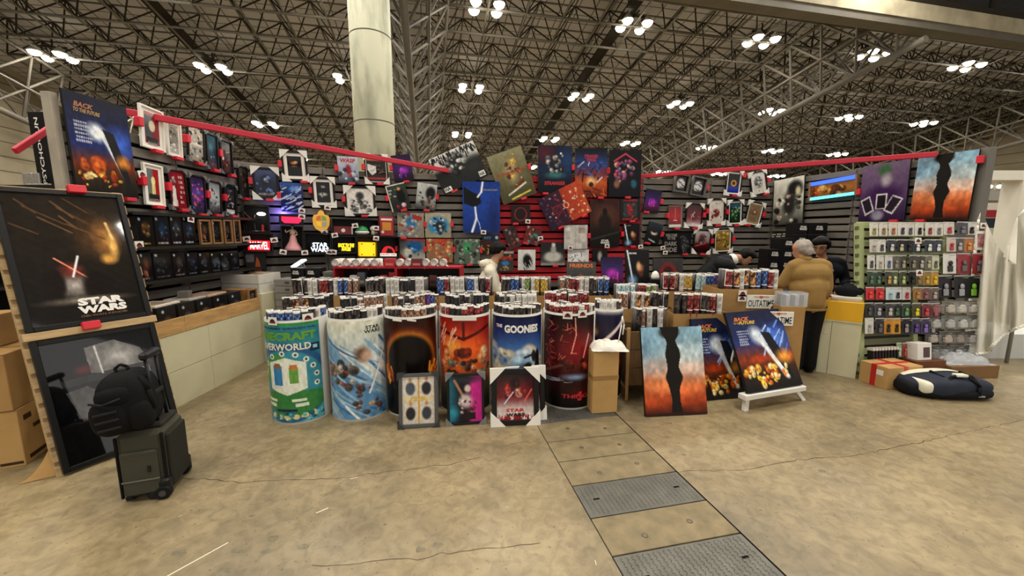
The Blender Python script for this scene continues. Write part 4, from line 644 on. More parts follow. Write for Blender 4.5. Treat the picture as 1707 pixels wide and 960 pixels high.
for q, r, ops, lab, face, txt in spec:
    g = gnd(*q); BINS.append((g[0], g[1] + r, r)); drum(g[0], g[1] + r, r, .95, lab, ops=ops, face=face, txt=txt)
g = gnd(1003, 672); drum(1.0, 4.0, .155, .94, 'round bin with a pale-edged dark poster behind the tall carton', ops=girl, face=-20); BINS.append((1.0, 4.0, .155))
for i, (cx, cy, r) in enumerate(list(BINS[:6])):
    drum(cx * 1.10, cy + .58, .25, .90, 'plain grey drum in the second row, %s from the left' % ('first', 'second', 'third', 'fourth', 'fifth', 'sixth')[i], name='poster_drum')
# ---- rolled posters
TCOL = MCOL('rolled_paper', .35, .5); ROLLH = .62
def roll_mesh(body, frame, pics, r=.0288):
    n = 12; zs = [0, .36, .44, .452, .475, .498, .521, .544, .567, .59, .602, .613, .62]; k = len(zs)
    vs = [(r * math.cos(2 * math.pi * (i + .5) / n), r * math.sin(2 * math.pi * (i + .5) / n), z) for z in zs for i in range(n)]; fs, cs = [], []
    for j in range(k - 1):
        for i in range(n):
            fs.append((j * n + i, j * n + (i + 1) % n, (j + 1) * n + (i + 1) % n, (j + 1) * n + i)); fr = i in (5, 6, 7, 8, 9, 10, 11)   # columns that face the aisle
            if j == k - 2: c = 'ebe8e0'
            elif fr and j >= 2: c = frame if (i in (5, 11) or j in (2, k - 3)) else pics[(i * 3 + j * 5 + (i * j) % 3) % len(pics)]
            else: c = body if j > 0 else body
            cs.append(c)
    o = len(vs); vs += [(r * .8 * math.cos(2 * math.pi * (i + .5) / n), r * .8 * math.sin(2 * math.pi * (i + .5) / n), z) for z in (.62, .595) for i in range(n)]
    for i in range(n): fs.append(((k - 1) * n + i, (k - 1) * n + (i + 1) % n, o + (i + 1) % n, o + i)); cs.append('f2f0ea')
    for i in range(n): fs.append((o + i, o + (i + 1) % n, o + n + (i + 1) % n, o + n + i)); cs.append('d8d4cc')
    fs.append(tuple(o + n + i for i in range(n))); cs.append('b8b4ac')
    me = bpy.data.meshes.new('rolled_poster'); me.from_pydata(vs, [], fs); a = me.color_attributes.new('Col', 'FLOAT_COLOR', 'CORNER'); buf = []
    for f, c in zip(fs, cs): buf += [*lin(c), 1.] * len(f)
    a.data.foreach_set('color', buf); me.materials.append(TCOL)
    for p in me.polygons[:(k - 1) * n]: p.use_smooth = True
    return me
PAL = dict(dark=('1c1a1a', ['2c2828', '141214', '5c4c44', '38343a']), black=('121214', ['1a1a1e', '2c2c30', '101012']), white=('c8c4bc', ['d8d4cc', 'a09c94', 'b8b0a8']), red=('5c1c20', ['a02c30', '6c1c20', '381414', 'c05048']), blue=('1c2c54', ['2c4c8c', '6c90c0', '16244c']), gold=('5c4420', ['c09838', '8c6428', 'e0c860']), purple=('3c2458', ['5c3480', '7c4ca0', '2c1840']), brown=('40302a', ['8c6450', '5c4034', 'c0987c']), teal=('6c8c90', ['a8c8cc', '7ca0a4', 'd0e0e0']), green=('3c4428', ['7c8c50', 'a8b870', '4c5830']), orange=('2c2426', ['c87838', '1c1a1c', 'e0a860', '6c3020']))
ROLL = {k: [roll_mesh(b, f, p) for f in ('ecebe6', 'ecebe6', b)] for k, (b, p) in PAL.items()}
ORD = ['first', 'second', 'third', 'fourth', 'fifth', 'sixth', 'seventh', 'eighth', 'ninth', 'tenth', 'eleventh', 'twelfth', 'thirteenth', 'fourteenth', 'fifteenth', 'sixteenth', 'seventeenth', 'eighteenth', 'nineteenth', 'twentieth']
NROLL = [0]; STUFF = MB()
def roll(x, y, top, col, label, group, face=0., tilt=1.):
    me = ROLL[col][random.randrange(3)]; NROLL[0] += 1
    mw = Matrix.Translation((x, y, top - ROLLH)) @ Matrix.Rotation(math.radians(random.uniform(-2, 2) * tilt), 4, 'X') @ Matrix.Rotation(math.radians(random.uniform(-2, 2) * tilt), 4, 'Y') @ Matrix.Rotation(math.radians(random.uniform(-25, 25) + face), 4, 'Z')
    tag(link('rolled_poster', me, None, mw), label, 'rolled poster', group)
def filler(x, y, top): STUFF.tube((x, y, top - .3), (x + random.uniform(-.004, .004), y, top), .027, n=8, m=0, smooth=True); STUFF.tube((x, y, top), (x, y, top + .001), .027, .021, n=8, m=1, caps=False); STUFF.lathe([(.021, 0), (.001, -.004)], 8, 2, (x, y, top + .001), cap=False)
names = ['teal infographic', 'white and blue', 'ring-of-fire', 'red crowd', 'blue sky', 'dark red web', 'carton-side']
pals = [['white', 'dark', 'white', 'black', 'blue'], ['dark', 'black', 'white', 'dark', 'blue'], ['dark', 'black', 'red', 'brown', 'dark'], ['white', 'dark', 'red', 'black', 'brown'], ['dark', 'white', 'black', 'green', 'dark'], ['red', 'dark', 'white', 'red', 'dark'], ['white', 'dark', 'brown', 'white']]
for i, (cx, cy, r) in enumerate(BINS):
    gl_ = 'rolled posters in the %s bin' % names[i]; base = -math.degrees(math.atan2(cx, cy)); col = 'dark'
    for ring, (rad, n, a0) in enumerate(((r - .042, 11, 158), (r - .105, 8, 150))):
        for j in range(n):
            a = math.radians(-90 + base + (j - (n - 1) / 2) * a0 / (n - 1) * (1 if ring == 0 else 1.)); x, y = cx + rad * math.cos(a), cy + rad * math.sin(a)
            if random.random() < .5: col = random.choice(pals[i])
            top = 1.028 - .012 * ring + random.uniform(-.012, .012)
            if ring == 0: roll(x, y, top, col, '%s rolled poster at the front of the %s bin, %s from left' % (col, names[i], ORD[j]), gl_, base, .3)
            else: filler(x, y, top)
    for j in range(16):
        a = random.uniform(0, 6.28); rad = (r - .15) * math.sqrt(random.random()); filler(cx + rad * math.cos(a), cy + rad * math.sin(a) + .05, .995 + random.uniform(-.02, .02))
# second row
pal2 = [['dark', 'dark', 'orange', 'black'], ['black', 'dark', 'white', 'brown'], ['dark', 'purple', 'brown', 'blue'], ['black', 'white', 'dark', 'black'], ['dark', 'white', 'brown', 'white'], ['red', 'red', 'dark', 'white']]
for i, (cx, cy, r) in enumerate(BINS[:6]):
    x0, y0 = cx * 1.10, cy + .58; col = 'dark'; base = -math.degrees(math.atan2(x0, y0)); n = 10
    for j in range(n):
        a = math.radians(-90 + base + (j - (n - 1) / 2) * 15.6); x, y = x0 + .225 * math.cos(a), y0 + .225 * math.sin(a)
        if random.random() < .45: col = random.choice(pal2[i])
        roll(x, y, 1.05 + random.uniform(-.012, .012), col, '%s rolled poster in the drum behind the %s bin, %s from left' % (col, names[i], ORD[j]), 'rolled posters in the second row behind the %s bin' % names[i], base)
    for j in range(26):
        a = random.uniform(-.3, 3.44); rad = .2 * math.sqrt(random.random()); filler(x0 + rad * math.cos(a), y0 + .05 + rad * math.sin(a), 1.03 + random.uniform(-.015, .015))
# third row: long cartons, posters stand in straight lines
def open_box(x0, y0, x1, y1, h, label, mat=CARD, z0=0., name='cardboard_box', inner=.5, rot=0., cat='box', flaps=()):
    cx, cy = (x0 + x1) / 2, (y0 + y1) / 2; hx_, hy = (x1 - x0) / 2, (y1 - y0) / 2; t = thing(name, label, cat, rotz((cx, cy, z0), rot)); e = .006
    for a in ((-hx_, -hy, hx_, -hy + e), (-hx_, hy - e, hx_, hy), (-hx_, -hy + e, -hx_ + e, hy - e), (hx_ - e, -hy + e, hx_, hy - e)): MB().box(a[0], a[1], 0, a[2], a[3], h).build('side_panel', mat, t)
    MB().box(-hx_ + e, -hy + e, inner, hx_ - e, hy - e, inner + .006).build('bottom_panel', mat, t); return t
def row(x0, x1, y, top, groups, where, pitch=.061, y2=None):
    n = int((x1 - x0) / pitch); ci = 0
    for j in range(n):
        x = x0 + pitch * (j + .5); yy = y if y2 is None else y + (y2 - y) * j / max(n - 1, 1); col = groups[min(int(j / n * len(groups)), len(groups) - 1)]
        if random.random() < .12: col = 'white' if col != 'white' else 'dark'
        roll(x, yy + random.uniform(-.004, .004), top + random.uniform(-.01, .01), col, '%s rolled poster, %s from left, %s' % (col, ORD[j], where), 'rolled posters in the ' + where, -math.degrees(math.atan2(x, yy)) * .5)
def xat(px, y, z):                       # x of a pixel column at a given depth and height
    r = ray(px, 480); zc = y * math.cos(PITCH) - (z - HC) * math.sin(PITCH); return (px - CX) / F * zc
Y3 = 4.85
for a, b, top, gs, wh in ((487, 598, 1.135, ['dark', 'dark', 'red', 'white', 'blue', 'brown'], 'first third-row carton from the left'), (606, 716, 1.14, ['dark', 'white', 'white', 'black', 'white'], 'second third-row carton from the left'), (724, 824, 1.15, ['blue', 'red', 'white', 'blue', 'white', 'red'], 'third third-row carton from the left'), (832, 926, 1.15, ['dark', 'blue', 'brown', 'green', 'gold', 'gold'], 'fourth third-row carton from the left'), (930, 1020, 1.15, ['brown', 'red', 'white', 'dark', 'blue'], 'fifth third-row carton from the left')):
    xa, xb = xat(a, Y3, top), xat(b, Y3, top); row(xa + .02, xb - .02, Y3, top, gs, wh)
    open_box(xa, Y3 - .04, xb, Y3 + .3, .93, 'long brown carton of rolled posters, ' + wh)
    for j in range(int((xb - xa) / .06)):
        for k in (1, 2, 3): filler(xa + .05 + .058 * j, Y3 + .06 * k, top - .005 + random.uniform(-.01, .01))
# right-hand block
for a, b, y, top, gs, wh, bh in ((1058, 1116, 4.02, .915, ['dark', 'brown', 'white', 'dark', 'white'], 'low wooden crate behind the dark column canvas', None), (1030, 1122, 4.34, 1.04, ['brown', 'orange', 'orange', 'dark', 'dark'], 'carton with gold labels right of the bins', .86), (1126, 1214, 4.07, 1.07, ['dark', 'red', 'dark', 'red'], 'carton with red labels right of the bins', .86), (1026, 1104, 4.6, 1.10, ['teal', 'teal', 'red', 'green'], 'pale-label carton under the standing canvases', .93), (1106, 1212, 4.75, 1.21, ['red', 'brown', 'gold', 'teal', 'blue', 'purple'], 'tall colourful carton before the bending person', 1.0), (1206, 1306, 4.32, 1.30, ['red', 'orange', 'orange', 'blue', 'red'], 'big carton above the number plates', None)):
    xa, xb = xat(a, y, top), xat(b, y, top); row(xa + .01, xb - .01, y, top, gs, wh)
    if bh: open_box(xa - .02, y - .04, xb + .02, y + (.14 if y == 4.07 else .24), bh, 'cardboard box: ' + wh)
    for j in range(int((xb - xa) / .06)):
        for k in ((1,) if y == 4.07 else (1, 2)): filler(xa + .04 + .058 * j, y + .06 * k, top - .005 + random.uniform(-.01, .01))
o = tag(STUFF.build('rolled_poster_fill', [M('roll_side', '4a4440', .5), M('roll_end', 'efece4', .6), M('roll_core', 'cfcac0', .7)]), 'packed white ends of rolled posters filling the bins', 'rolled poster', None, 'stuff')
open_box(2.30, 4.27, 3.0, 4.66, 1.09, 'big brown carton carrying the number plates', CARD, inner=.66)
# price cards on the bin rims
for px, py, lab in ((453, 536, 'white price card on the rim of the leftmost bin, left'), (502, 533, 'white price card on the rim of the leftmost bin, right'), (947, 526, 'white price card on the dark red web bin, left'), (971, 524, 'white price card on the dark red web bin, right')):
    cx, cy, r = BINS[0 if px < 600 else 5]; P = hit(px, py, V3(cx, cy - r - .02, 0), V3(0, 1, 0)); a = math.asin(max(-.9, min(.9, (P[0] - cx) / r))); price_card(rotz((cx + (r + .012) * math.sin(a), cy - (r + .012) * math.cos(a), P[2]), math.degrees(a)), lab)
cx, cy, r = BINS[3]; tag(MB().box(-.11, -.004, -.02, .11, 0, .02).build('paper_strip', WHT, None, rotz((cx + .03, cy - r - .012, .93), 0)), 'white paper strip on the rim of the red crowd bin', 'paper')
for k, (x_, lab) in enumerate(((-.06, 'left'), (.07, 'right'))):
    cx, cy, r = BINS[2]; tag(MB().box(-.04, -.003, -.008, .04, 0, .008).build('tape_piece', WHT, None, rotz((cx + x_, cy - r - .008, .925), 8) @ Matrix.Rotation(.15, 4, 'Y')), 'white tape piece on the ring-of-fire bin, ' + lab, 'tape')
# ---- three framed prints leaning on the bins
def leaning(BL, BR, ang, top_py, kind, ops, label, nx, nz, txt=(), z=0., fixw=None, name=None, cat='poster', **kw):
    mw, w, h = lean_mat(BL, BR, ang, top_py, z, fixw); t = thing(name or {'canvas': 'canvas_print', 'frame': 'framed_print'}[kind], label, cat, mw); I = paint(nx, nz, ops, SEED[0], h / w); SEED[0] += 1; th = kw.get('th', .03)
    if kind == 'canvas': canvas(t, w, h, I, th)
    else: framed(t, w, h, I, **kw)
    for s, x, v, tw, thh, m, *r in txt: text(t, s, (x - .5) * w, (.5 - v) * h, tw * w, thh * h, (-th if kind == 'canvas' else -.014) - .0015, m, *(r or []))
    return t, mw, w, h
leaning((666, 713), (731, 709), 9, 622, 'frame', [('g', (0, 'd8d0c0'), (1, 'c8c0b0')), ('r', .49, 0, .53, 1, 'c8983c'), ('r', 0, .43, 1, .52, 'd8c8a0')] + [('e', x, y + .1, .17, .16, c, .3) for x, y, c in ((.25, .15, '4c5460'), (.75, .15, '2c2c34'), (.25, .68, '2c2c30'), (.75, .68, '3c4048'))] + [('e', x, y - .03, .07, .06, 'b88c70', .4) for x, y in ((.25, .1), (.75, .08), (.25, .6), (.75, .6))], 'clear-cornered framed print in four white panels, leaning on the bins', 64, 84, fr=.03, corner=M('film_dark', '2c2e32', .3), csz=.07, fmat=M('frame_slate', '4c4e50', .3), txt=(('HOBBS\n& SHAW', .5, .475, .5, .09, TY, .03, .3),))
leaning((746, 708), (808, 704), 9, 622, 'frame', [('h', (0, '1c6c80'), (.35, '101820'), (.55, '281020'), (.7, 'c8288c'), (1, 'b82080')), ('e', .5, .08, .6, .12, '2c2c34', .8), ('e', .1, .8, .25, .2, '2c94a8', .9), ('l', .16, .1, .46, .5, .05, 'a8785c', .4), ('e', .56, .28, .13, .11, 'd8c8b8', .5), ('e', .5, .55, .26, .2, 'c8b8b4', .5), ('b', 14, .25, .45, .8, .8, .04, .08, ['3c2024', 'b09890', '6c2c38', 'e0d8d4']), ('r', .45, .8, .8, .95, '1c1418')], 'clear-cornered black print with teal and magenta splashes, leaning on the bins', 62, 80, fr=.022, corner=GREYP, csz=.08, fmat=BLK)
SWR = [('g', (0, '2c2022'), (.5, '6c2428'), (.75, 'c8b8b4'), (1, 'd0c8c4')), ('e', .5, .35, .45, .3, '7c2c30', .9), ('e', .5, .2, .2, .18, '241a1c', .6), ('b', 16, .2, .2, .8, .55, .04, .09, ['8c4840', 'c09080', '3c1c20', 'a83034']), ('l', .2, .65, .45, .4, .02, 'c8dcf0', .6), ('l', .75, .6, .95, .35, .02, 'f07068', .6), ('e', .5, 1., .6, .14, '8c2428', .4), ('s', 30, .05, .85, .95, 1, .15, .02, ['f0ece8', '7c1c20'], 90)]
leaning((846, 701), (908, 696), 9, 612, 'frame', SWR, 'second white-cornered red print half hidden behind the other', 60, 84, fr=.045, corner=WHT, csz=.13)
leaning((820, 709), (898, 705), 9, 614, 'frame', SWR, 'white-cornered framed red and white print leaning on the blue sky bin', 74, 90, fr=.045, corner=WHT, csz=.14, txt=(('STAR', .5, .74, .4, .06, TR_, .04), ('WARS', .5, .82, .4, .06, TB, .04)))
# ---- big silhouette canvas, dark fire canvases, easel
leaning((1074, 693), (1176, 688), 14, 545, 'canvas', SUN, 'big canvas of a dark column on orange sky, standing on the floor', 96, 130, th=.035, name='canvas_print')
BTF = [('g', (0, '20223a'), (.4, '24346c'), (.62, '8c3818'), (.75, '3c2818'), (1, '141210')), ('e', .78, .38, .34, .24, '4c78d8', .9), ('e', .45, .33, .2, .14, 'dce6f0', .6, 40), ('s', 14, .55, .15, .98, .5, .3, .02, ['6c94e8', 'a8c4f4'], 130), ('l', .5, .4, .78, .86, .06, 'e4e8ec', .6), ('e', .36, .62, .2, .06, 'a83c1c', .5), ('p', [(.52, .28), (.68, .3), (.78, .5), (.9, .88), (.84, .9), (.64, .58)], '1c1c20'), ('e', .82, .62, .2, .12, 'f0a040', .8), ('b', 40, .05, .72, .8, .86, .02, .06, ['f8c040', 'ffe898', 'd8641c', 'b84c10']), ('b', 16, .3, .82, .6, .94, .02, .05, ['f8c040', 'ffe898', 'd8641c']), ('q', 6, .1, .24, .34, .44, 'c8ccd8'), ('n', .12, 20)]
BT_T = (('BACK', .25, .1, .28, .05, TK, .04, .3), ('TO THE', .15, .15, .12, .022, TY, .02, .2), ('FUTURE', .33, .15, .3, .042, TY, .04, .3))
leaning((1162, 668), (1246, 660), 14, 530, 'canvas', BTF, 'dark blue fire canvas standing behind the easel', 84, 120, txt=BT_T, fixw=.61)
tE, mwE, wE, hE = leaning((1243, 656), (1334, 641), 25, 519, 'canvas', BTF, 'dark blue fire canvas propped on the white easel', 92, 124, txt=BT_T, z=.17)
WP = M('easel_white', 'dddbd3', .5); t = thing('easel', 'low white wooden easel under the dark blue fire canvas', 'easel')
a, b = gnd(1243, 656, .17), gnd(1334, 641, .17); x = unit((b - a) * V3(1, 1, 0)); bk = np.cross((0, 0, 1), x); L_ = np.linalg.norm(b - a)
MB().box(-.05, -.05, -.05, L_ + .02, .04, 0, 0, .004).build('ledge', WP, t, mtx(a, x, (0, 0, 1)))
for k, q in ((.01, -.03), (L_ - .07, .1)):
    p = a + x * k; MB().add([tuple(p + x * (s_ * .05 + (q if zz < .1 else 0)) + bk * (yy + (-.02 if zz < .1 else 0)) + V3(0, 0, zz - p[2])) for zz in (0, .12) for s_ in (0, 1) for yy in (-.0, .035)], [(0, 1, 3, 2), (4, 6, 7, 5), (0, 4, 5, 1), (2, 3, 7, 6), (0, 2, 6, 4), (1, 5, 7, 3)]).build('leg', WP, t)
for k in (-.32, .32): MB().box(wE * k - .02, .004, -hE / 2 - .02, wE * k + .02, .03, hE * .36).build('upright', WP, t, mwE)
MB().box(-wE * .36, .03, hE * .2, wE * .36, .045, hE * .26).build('crossbar', WP, t, mwE)
for k in (-.28, .28): p = np.array(mwE @ Vector((wE * k, .05, hE * .2))); MB().tube(p, p * V3(1, 1, 0) + bk * .12, .012, n=6).build('rear_leg', WP, t)
# ---- number plates, clear tub, side carton
tag(MB().box(-.12, -.08, 0, .12, .08, .93).build('cardboard_box', CARD, None, rotz((2.99, 4.14, 0), -6)), 'narrow carton below the clear tub beside the old man', 'box')
def plate(px, py, y, label, rot):
    P = hit(px, py, V3(0, y, 0), V3(0, 1, 0)); t = thing('number_plate', label, 'number plate', rotz(P, rot), 'white number plates'); PW = M('plate_white', 'e8e6dc', .4)
    MB().box(-.152, -.006, -.076, .152, 0, .076, 0, .003).build('plate', PW, t); text(t, 'OUTATIME', 0, -.018, .27, .075, -.0075, TB, .01); text(t, 'CALIFORNIA', 0, .055, .16, .022, -.0075, TR_, .01)
    MB().lathe([(.016, 0), (.016, .002)], 12).build('emblem', M('plate_sun', 'a86838', .5), t, Matrix.Translation((0, -.006, .052)) @ Matrix.Rotation(math.pi / 2, 4, 'X'))
plate(1268, 503, 4.255, 'white number plate on the big brown carton', -4); plate(1297, 531, 4.05, 'white number plate lower, beside the old man', -6)
t = thing('clear_tub', 'clear plastic tub of small packs on the narrow carton', 'tub', rotz((3.0, 4.14, .93), -8)); AC = M('acrylic', 'dfe4e6', .08, alpha=.28)
for a_ in ((-.13, -.07, .13, -.066), (-.13, .066, .13, .07), (-.13, -.066, -.126, .066), (.126, -.066, .13, .066)): MB().box(a_[0], a_[1], 0, a_[2], a_[3], .15).build('side_panel', AC, t)
for i in range(5): tag(MB().box(-.02, -.045, .0, .02, .045, .12, 0, .004).build('small_pack', [M('pack_navy', '24243c', .4), M('pack_lilac', 'b8b4c4', .4)][i % 2], None, rotz((2.905 + .045 * i, 4.15 - .006 * i, .932), -8)), 'small dark pack in the clear tub, %s from the left' % ('first', 'second', 'third', 'fourth', 'fifth')[i], 'pack', 'packs in the clear tub')
for px, py, lab in ((1238, 489, 'white price card left of the number plate, upper'), (1237, 497, 'white price card left of the number plate, lower'), (1289, 512, 'white price card under the upper number plate')): price_card(rotz(hit(px, py, V3(0, 4.24, 0), V3(0, 1, 0)), 0), lab)
# ---- wooden crate behind the dark column canvas
PINE = M('pine', 'b08a58', .6, noise=.16, ns=7, stretch=(6, 6, 1)); CRW = M('crate_wood', '6c5336', .7, noise=.2, ns=6, stretch=(6, 1, 1))
t = thing('wooden_crate', 'brown slatted wooden crate of posters behind the dark column canvas', 'crate', rotz((1.19, 3.84, 0), 0))
for j in range(3): MB().box(-.02, 0, .16 + .19 * j, 0, .42, .34 + .19 * j).build('board', CRW, t); MB().box(0, .42, .16 + .19 * j, .5, .44, .34 + .19 * j).build('board', CRW, t); MB().box(0, -.02, .16 + .19 * j, .5, 0, .34 + .19 * j).build('board', CRW, t)
MB().box(-.03, -.02, .02, .0, .44, .12).build('rail', PINE, t); MB().box(0, -.0, .28, .5, .42, .295).build('bottom', CRW, t)
for x_, y_ in ((-.03, -.03), (.5, -.03), (-.03, .43), (.5, .43)): MB().box(x_, y_, 0, x_ + .03, y_ + .03, .76).build('post', PINE, t)
# ---- tall carton with a white cloth on top
t = thing('tall_carton', 'tall narrow brown carton standing in front of the bins', 'box', rotz(tuple(gnd(1006, 690) + V3(0, .13, 0)), 8))
MB().box(-.125, -.11, 0, .125, .13, .60, 0, .004).build('carton', CARD2, t); MB().box(-.128, -.113, .33, .128, .133, .37).build('tape_band', M('tape_brown', '93703e', .4), t); MB().box(-.115, -.06, .60, .115, .08, .61).build('flap', CARD, t)
def cloth_lump(cx, cy, z0, rx, ry, h, mat, name, label, cat, seed=1, n=36):
    g = vnoise(n, n, 6, seed) * .6 + vnoise(n, n, 13, seed + 1) * .4; vs = []
    for j in range(n):
        for i in range(n):
            u, v = i / (n - 1) * 2 - 1, j / (n - 1) * 2 - 1; q = max(0., 1 - (abs(u) ** 2.5 + abs(v) ** 2.5) ** (1 / 1.25)); vs.append((cx + u * rx * (1 + .15 * (g[j, i] - .5)), cy + v * ry * (1 + .15 * (g[i, j] - .5)), z0 + h * (q ** .5) * (.45 + .9 * g[j, i])))
    m = MB(); m.add(vs, [(j * n + i, j * n + i + 1, (j + 1) * n + i + 1, (j + 1) * n + i) for j in range(n - 1) for i in range(n - 1)], 0, True); return tag(m.build(name, mat), label, cat)
gq = gnd(1006, 690) + V3(.05, .13, 0); cloth_lump(gq[0], gq[1], .612, .17, .13, .075, M('cloth_white', 'e2ded2', .9), 'white_cloth', 'crumpled white cloth lying on the tall carton', 'cloth', 3)
tag(MB().path([gq + V3(.1, 0, .66), gq + V3(.12, -.02, .84), gq + V3(.13, 0, .92), gq + V3(.15, .0, .84), gq + V3(.14, 0, .74)], .006).build('cord_loop', WHT), 'white cord loop above the tall carton', 'cord')
# ================================================================ shelves, counters and small goods
BB = M('shelf_black', '181613', .5); LWX = -3.86
def lw(px, py, x): P = hit(px, py, V3(x, 0, 0), V3(1, 0, 0)); return P[1], P[2]
# ---- left wall shelves
ya, zt = lw(226, 359, -3.62); yb = 5.68
z1 = lw(300, 409, -3.62)[1]; z2 = lw(300, 462, -3.62)[1]; ztop = lw(300, 360, -3.62)[1]
for z, lab in ((ztop, 'black top board over the box shelves on the left wall'), (z1 - .02, 'black middle shelf board of the left wall'), (z2 - .02, 'black lower shelf board of the left wall')):
    t = thing('shelf_board', lab, 'shelf', Matrix.Translation((LWX + .02, ya, z)))
    MB().box(0, -.05, 0, .24, yb - ya, .018, 0, .002).build('board', BB, t); MB().box(.24, -.05, -.01, .246, yb - ya, .02).build('front_edge', M('shelf_lip', '2c2a27', .2), t)
    for y_ in (.15, (yb - ya) - .2): MB().prism([(0, -.12), (0, 0), (.2, 0)], 0, .015).build('bracket', BB, t, Matrix.Translation((0, y_, 0)))
BXA = [[('g', (0, '1c1c1e'), (1, '141416')), ('e', .5, .4, .35, .3, c, .8), ('b', 8, .2, .3, .8, .8, .06, .14, [c, '2c2420', c2]), ('e', .14, .09, .09, .06, 'a8b4c0', .3), ('q', 1, .12, .86, .9, .95, c3)] for c, c2, c3 in (('6c4c28', '8c6c38', 'c8a040'), ('24344c', '3c4c68', 'c0c4c8'), ('3c4c58', '6c7880', 'd0d4d8'), ('2c3c54', '44586c', 'c8ccd0'), ('6c3c2c', '8c5c48', '8c8078'), ('24282c', '343c40', '5c5c5c'), ('4c4440', '6c5c54', '8c8478'), ('242c44', '3c4868', '70788c'), ('3c4048', '585c64', '8c8c90'), ('2c3034', '404448', '606468'), ('3c3434', '504848', '706868'), ('2c2c34', '3c3c48', '606070'))]
def shelf_box(i, px0, px1, py0, py1, z, label, fmat=None, depth=.1):
    y0, _ = lw(px0, (py0 + py1) / 2, -3.63); y1, _ = lw(px1, (py0 + py1) / 2, -3.63); pm = (px0 + px1) / 2; hh = lw(pm, py0, -3.63)[1] - z; w = y1 - y0 - .012
    t = thing('boxed_print' if not fmat else 'oak_framed_print', label, 'boxed print' if not fmat else 'framed print', mtx((-3.63, (y0 + y1) / 2, z + hh / 2), (0, 1, 0), (0, 0, 1)) , 'boxed prints on the left shelves')
    # local -y faces the stall
    if fmat: framed(t, w, hh, paint(20, 34, BXA[i % 12], i, 1.5), fr=.022, fmat=fmat, th=.03)
    else:
        MB().box(-w / 2, .001, -hh / 2, w / 2, depth, hh / 2, 0, .002).build('box', EDGE, t); link('print', art_mesh('print', w, hh, paint(22, 36, BXA[i % 12], i, 1.5), GLOS, 0.), t)
for i, (a, b) in enumerate(((229, 257), (258, 283), (284, 304), (305, 326))): shelf_box(i, a, b, 361, 407, z1, 'black boxed print on the upper left shelf, %s from the near end' % ORD[i])
for i, (a, b) in enumerate(((329, 349), (350, 368), (370, 385), (386, 399))): shelf_box(i + 4, a, b, 366, 405, z1, 'oak-framed print on the upper left shelf, %s of four' % ORD[i], WOODF)
for i, (a, b) in enumerate(((233, 254), (256, 287), (288, 310), (312, 331), (332, 351), (352, 368), (369, 384), (385, 400))): shelf_box(i + 4, a, b, 421, 459, z2, 'black boxed print on the lower left shelf, %s from the near end' % ORD[i])
# ---- left counter
CREAM = M('ply_cream', 'c6c2a2', .7, noise=.06, ns=3); t = thing('left_counter', 'pale painted counter with a pine lip along the left wall', 'counter')
x1, y0, y1 = -3.30, 3.25, 5.02
for k in range(2): MB().box(x1 - .018, y0 + (y1 - y0) / 2 * k + .002, 0, x1, y0 + (y1 - y0) / 2 * (k + 1) - .002, .36).build('front_panel', CREAM, t); MB().box(x1 - .018, y0 + (y1 - y0) / 2 * k + .002, .365, x1, y0 + (y1 - y0) / 2 * (k + 1) - .002, .72).build('front_panel', CREAM, t)
for k in range(3): MB().box(x1 - .02, y0 + (y1 - y0) / 3 * k + .001, .724, x1 + .006, y0 + (y1 - y0) / 3 * (k + 1) - .001, .875, 0, .002).build('pine_lip', M('pine_knots', 'b9935f', .6, noise=.25, ns=5, stretch=(1, 1, 5)), t)
MB().box(-3.83, y0, .80, x1 - .02, y1, .82).build('counter_top', BB, t); MB().box(-3.83, y1 - .02, 0, x1 - .018, y1, .80).build('end_panel', CREAM, t); MB().box(-3.83, y0, 0, x1 - .018, y0 + .02, .80).build('end_panel', CREAM, t)
for i in range(6):
    y = 3.36 + i * .235; tt = thing('boxed_print', 'black boxed print standing on the left counter, %s from the near end' % ORD[i], 'boxed print', mtx((-3.335, y + .1, .90), (0, 1, 0), (0, 0, 1)), 'boxed prints on the left counter')
    MB().box(-.1, .001, -.08, .1, .3, .1, 0, .002).build('box', EDGE, tt); link('print', art_mesh('print', .2, .18, paint(26, 24, [('g', (0, '202226'), (1, '16171a')), ('e', .55, .75, .3, .3, ['6c5c48', '5c4438', '48505c'][i % 3], .8), ('e', .3, .25, .08, .1, 'a8b8c8', .3)], i, .9), GLOS, 0., z0=.01), tt)
tt = thing('oak_framed_print', 'brown wooden box frame at the far end of the left counter', 'framed print', mtx((-3.335, 4.92, .91), (0, 1, 0), (0, 0, 1))); framed(tt, .17, .18, paint(20, 20, BXA[6], 3, 1.), fr=.02, fmat=WOODF)
MB().box(-.085, .03, -.09, .085, .3, .09).build('case', WOODF, tt)
FLAT = [(3.75, 'd8d0c4', 'flat pale print lying on the left counter boxes, nearest'), (4.15, 'a8a498', 'flat grey print lying on the left counter boxes, second'), (4.4, 'b89878', 'flat tan print lying on the left counter boxes, farthest')]
for y, c, lab in FLAT: tag(MB().box(-.13, -.16, 0, .13, .16, .02, 0, .002).box(-.1, -.13, .02, .1, .13, .0215, 1).build('flat_print', [M('flat_%s' % c, c, .6), GLOS if False else M('flat_in_%s' % c, '8c7868', .3, noise=.4, ns=9)], None, rotz((-3.5, y, 1.001), 6)), lab, 'print')
tag(MB().box(-.05, -.05, 0, .05, .05, .07, 0, .004).build('small_box', M('tin_grey', '5c5a54', .4), None, rotz((-3.5, 4.12, 1.022), 20)), 'small dark tin standing on the left counter', 'tin')
WB = M('crate_whitewash', 'c8c4ba', .7, noise=.1, ns=6)
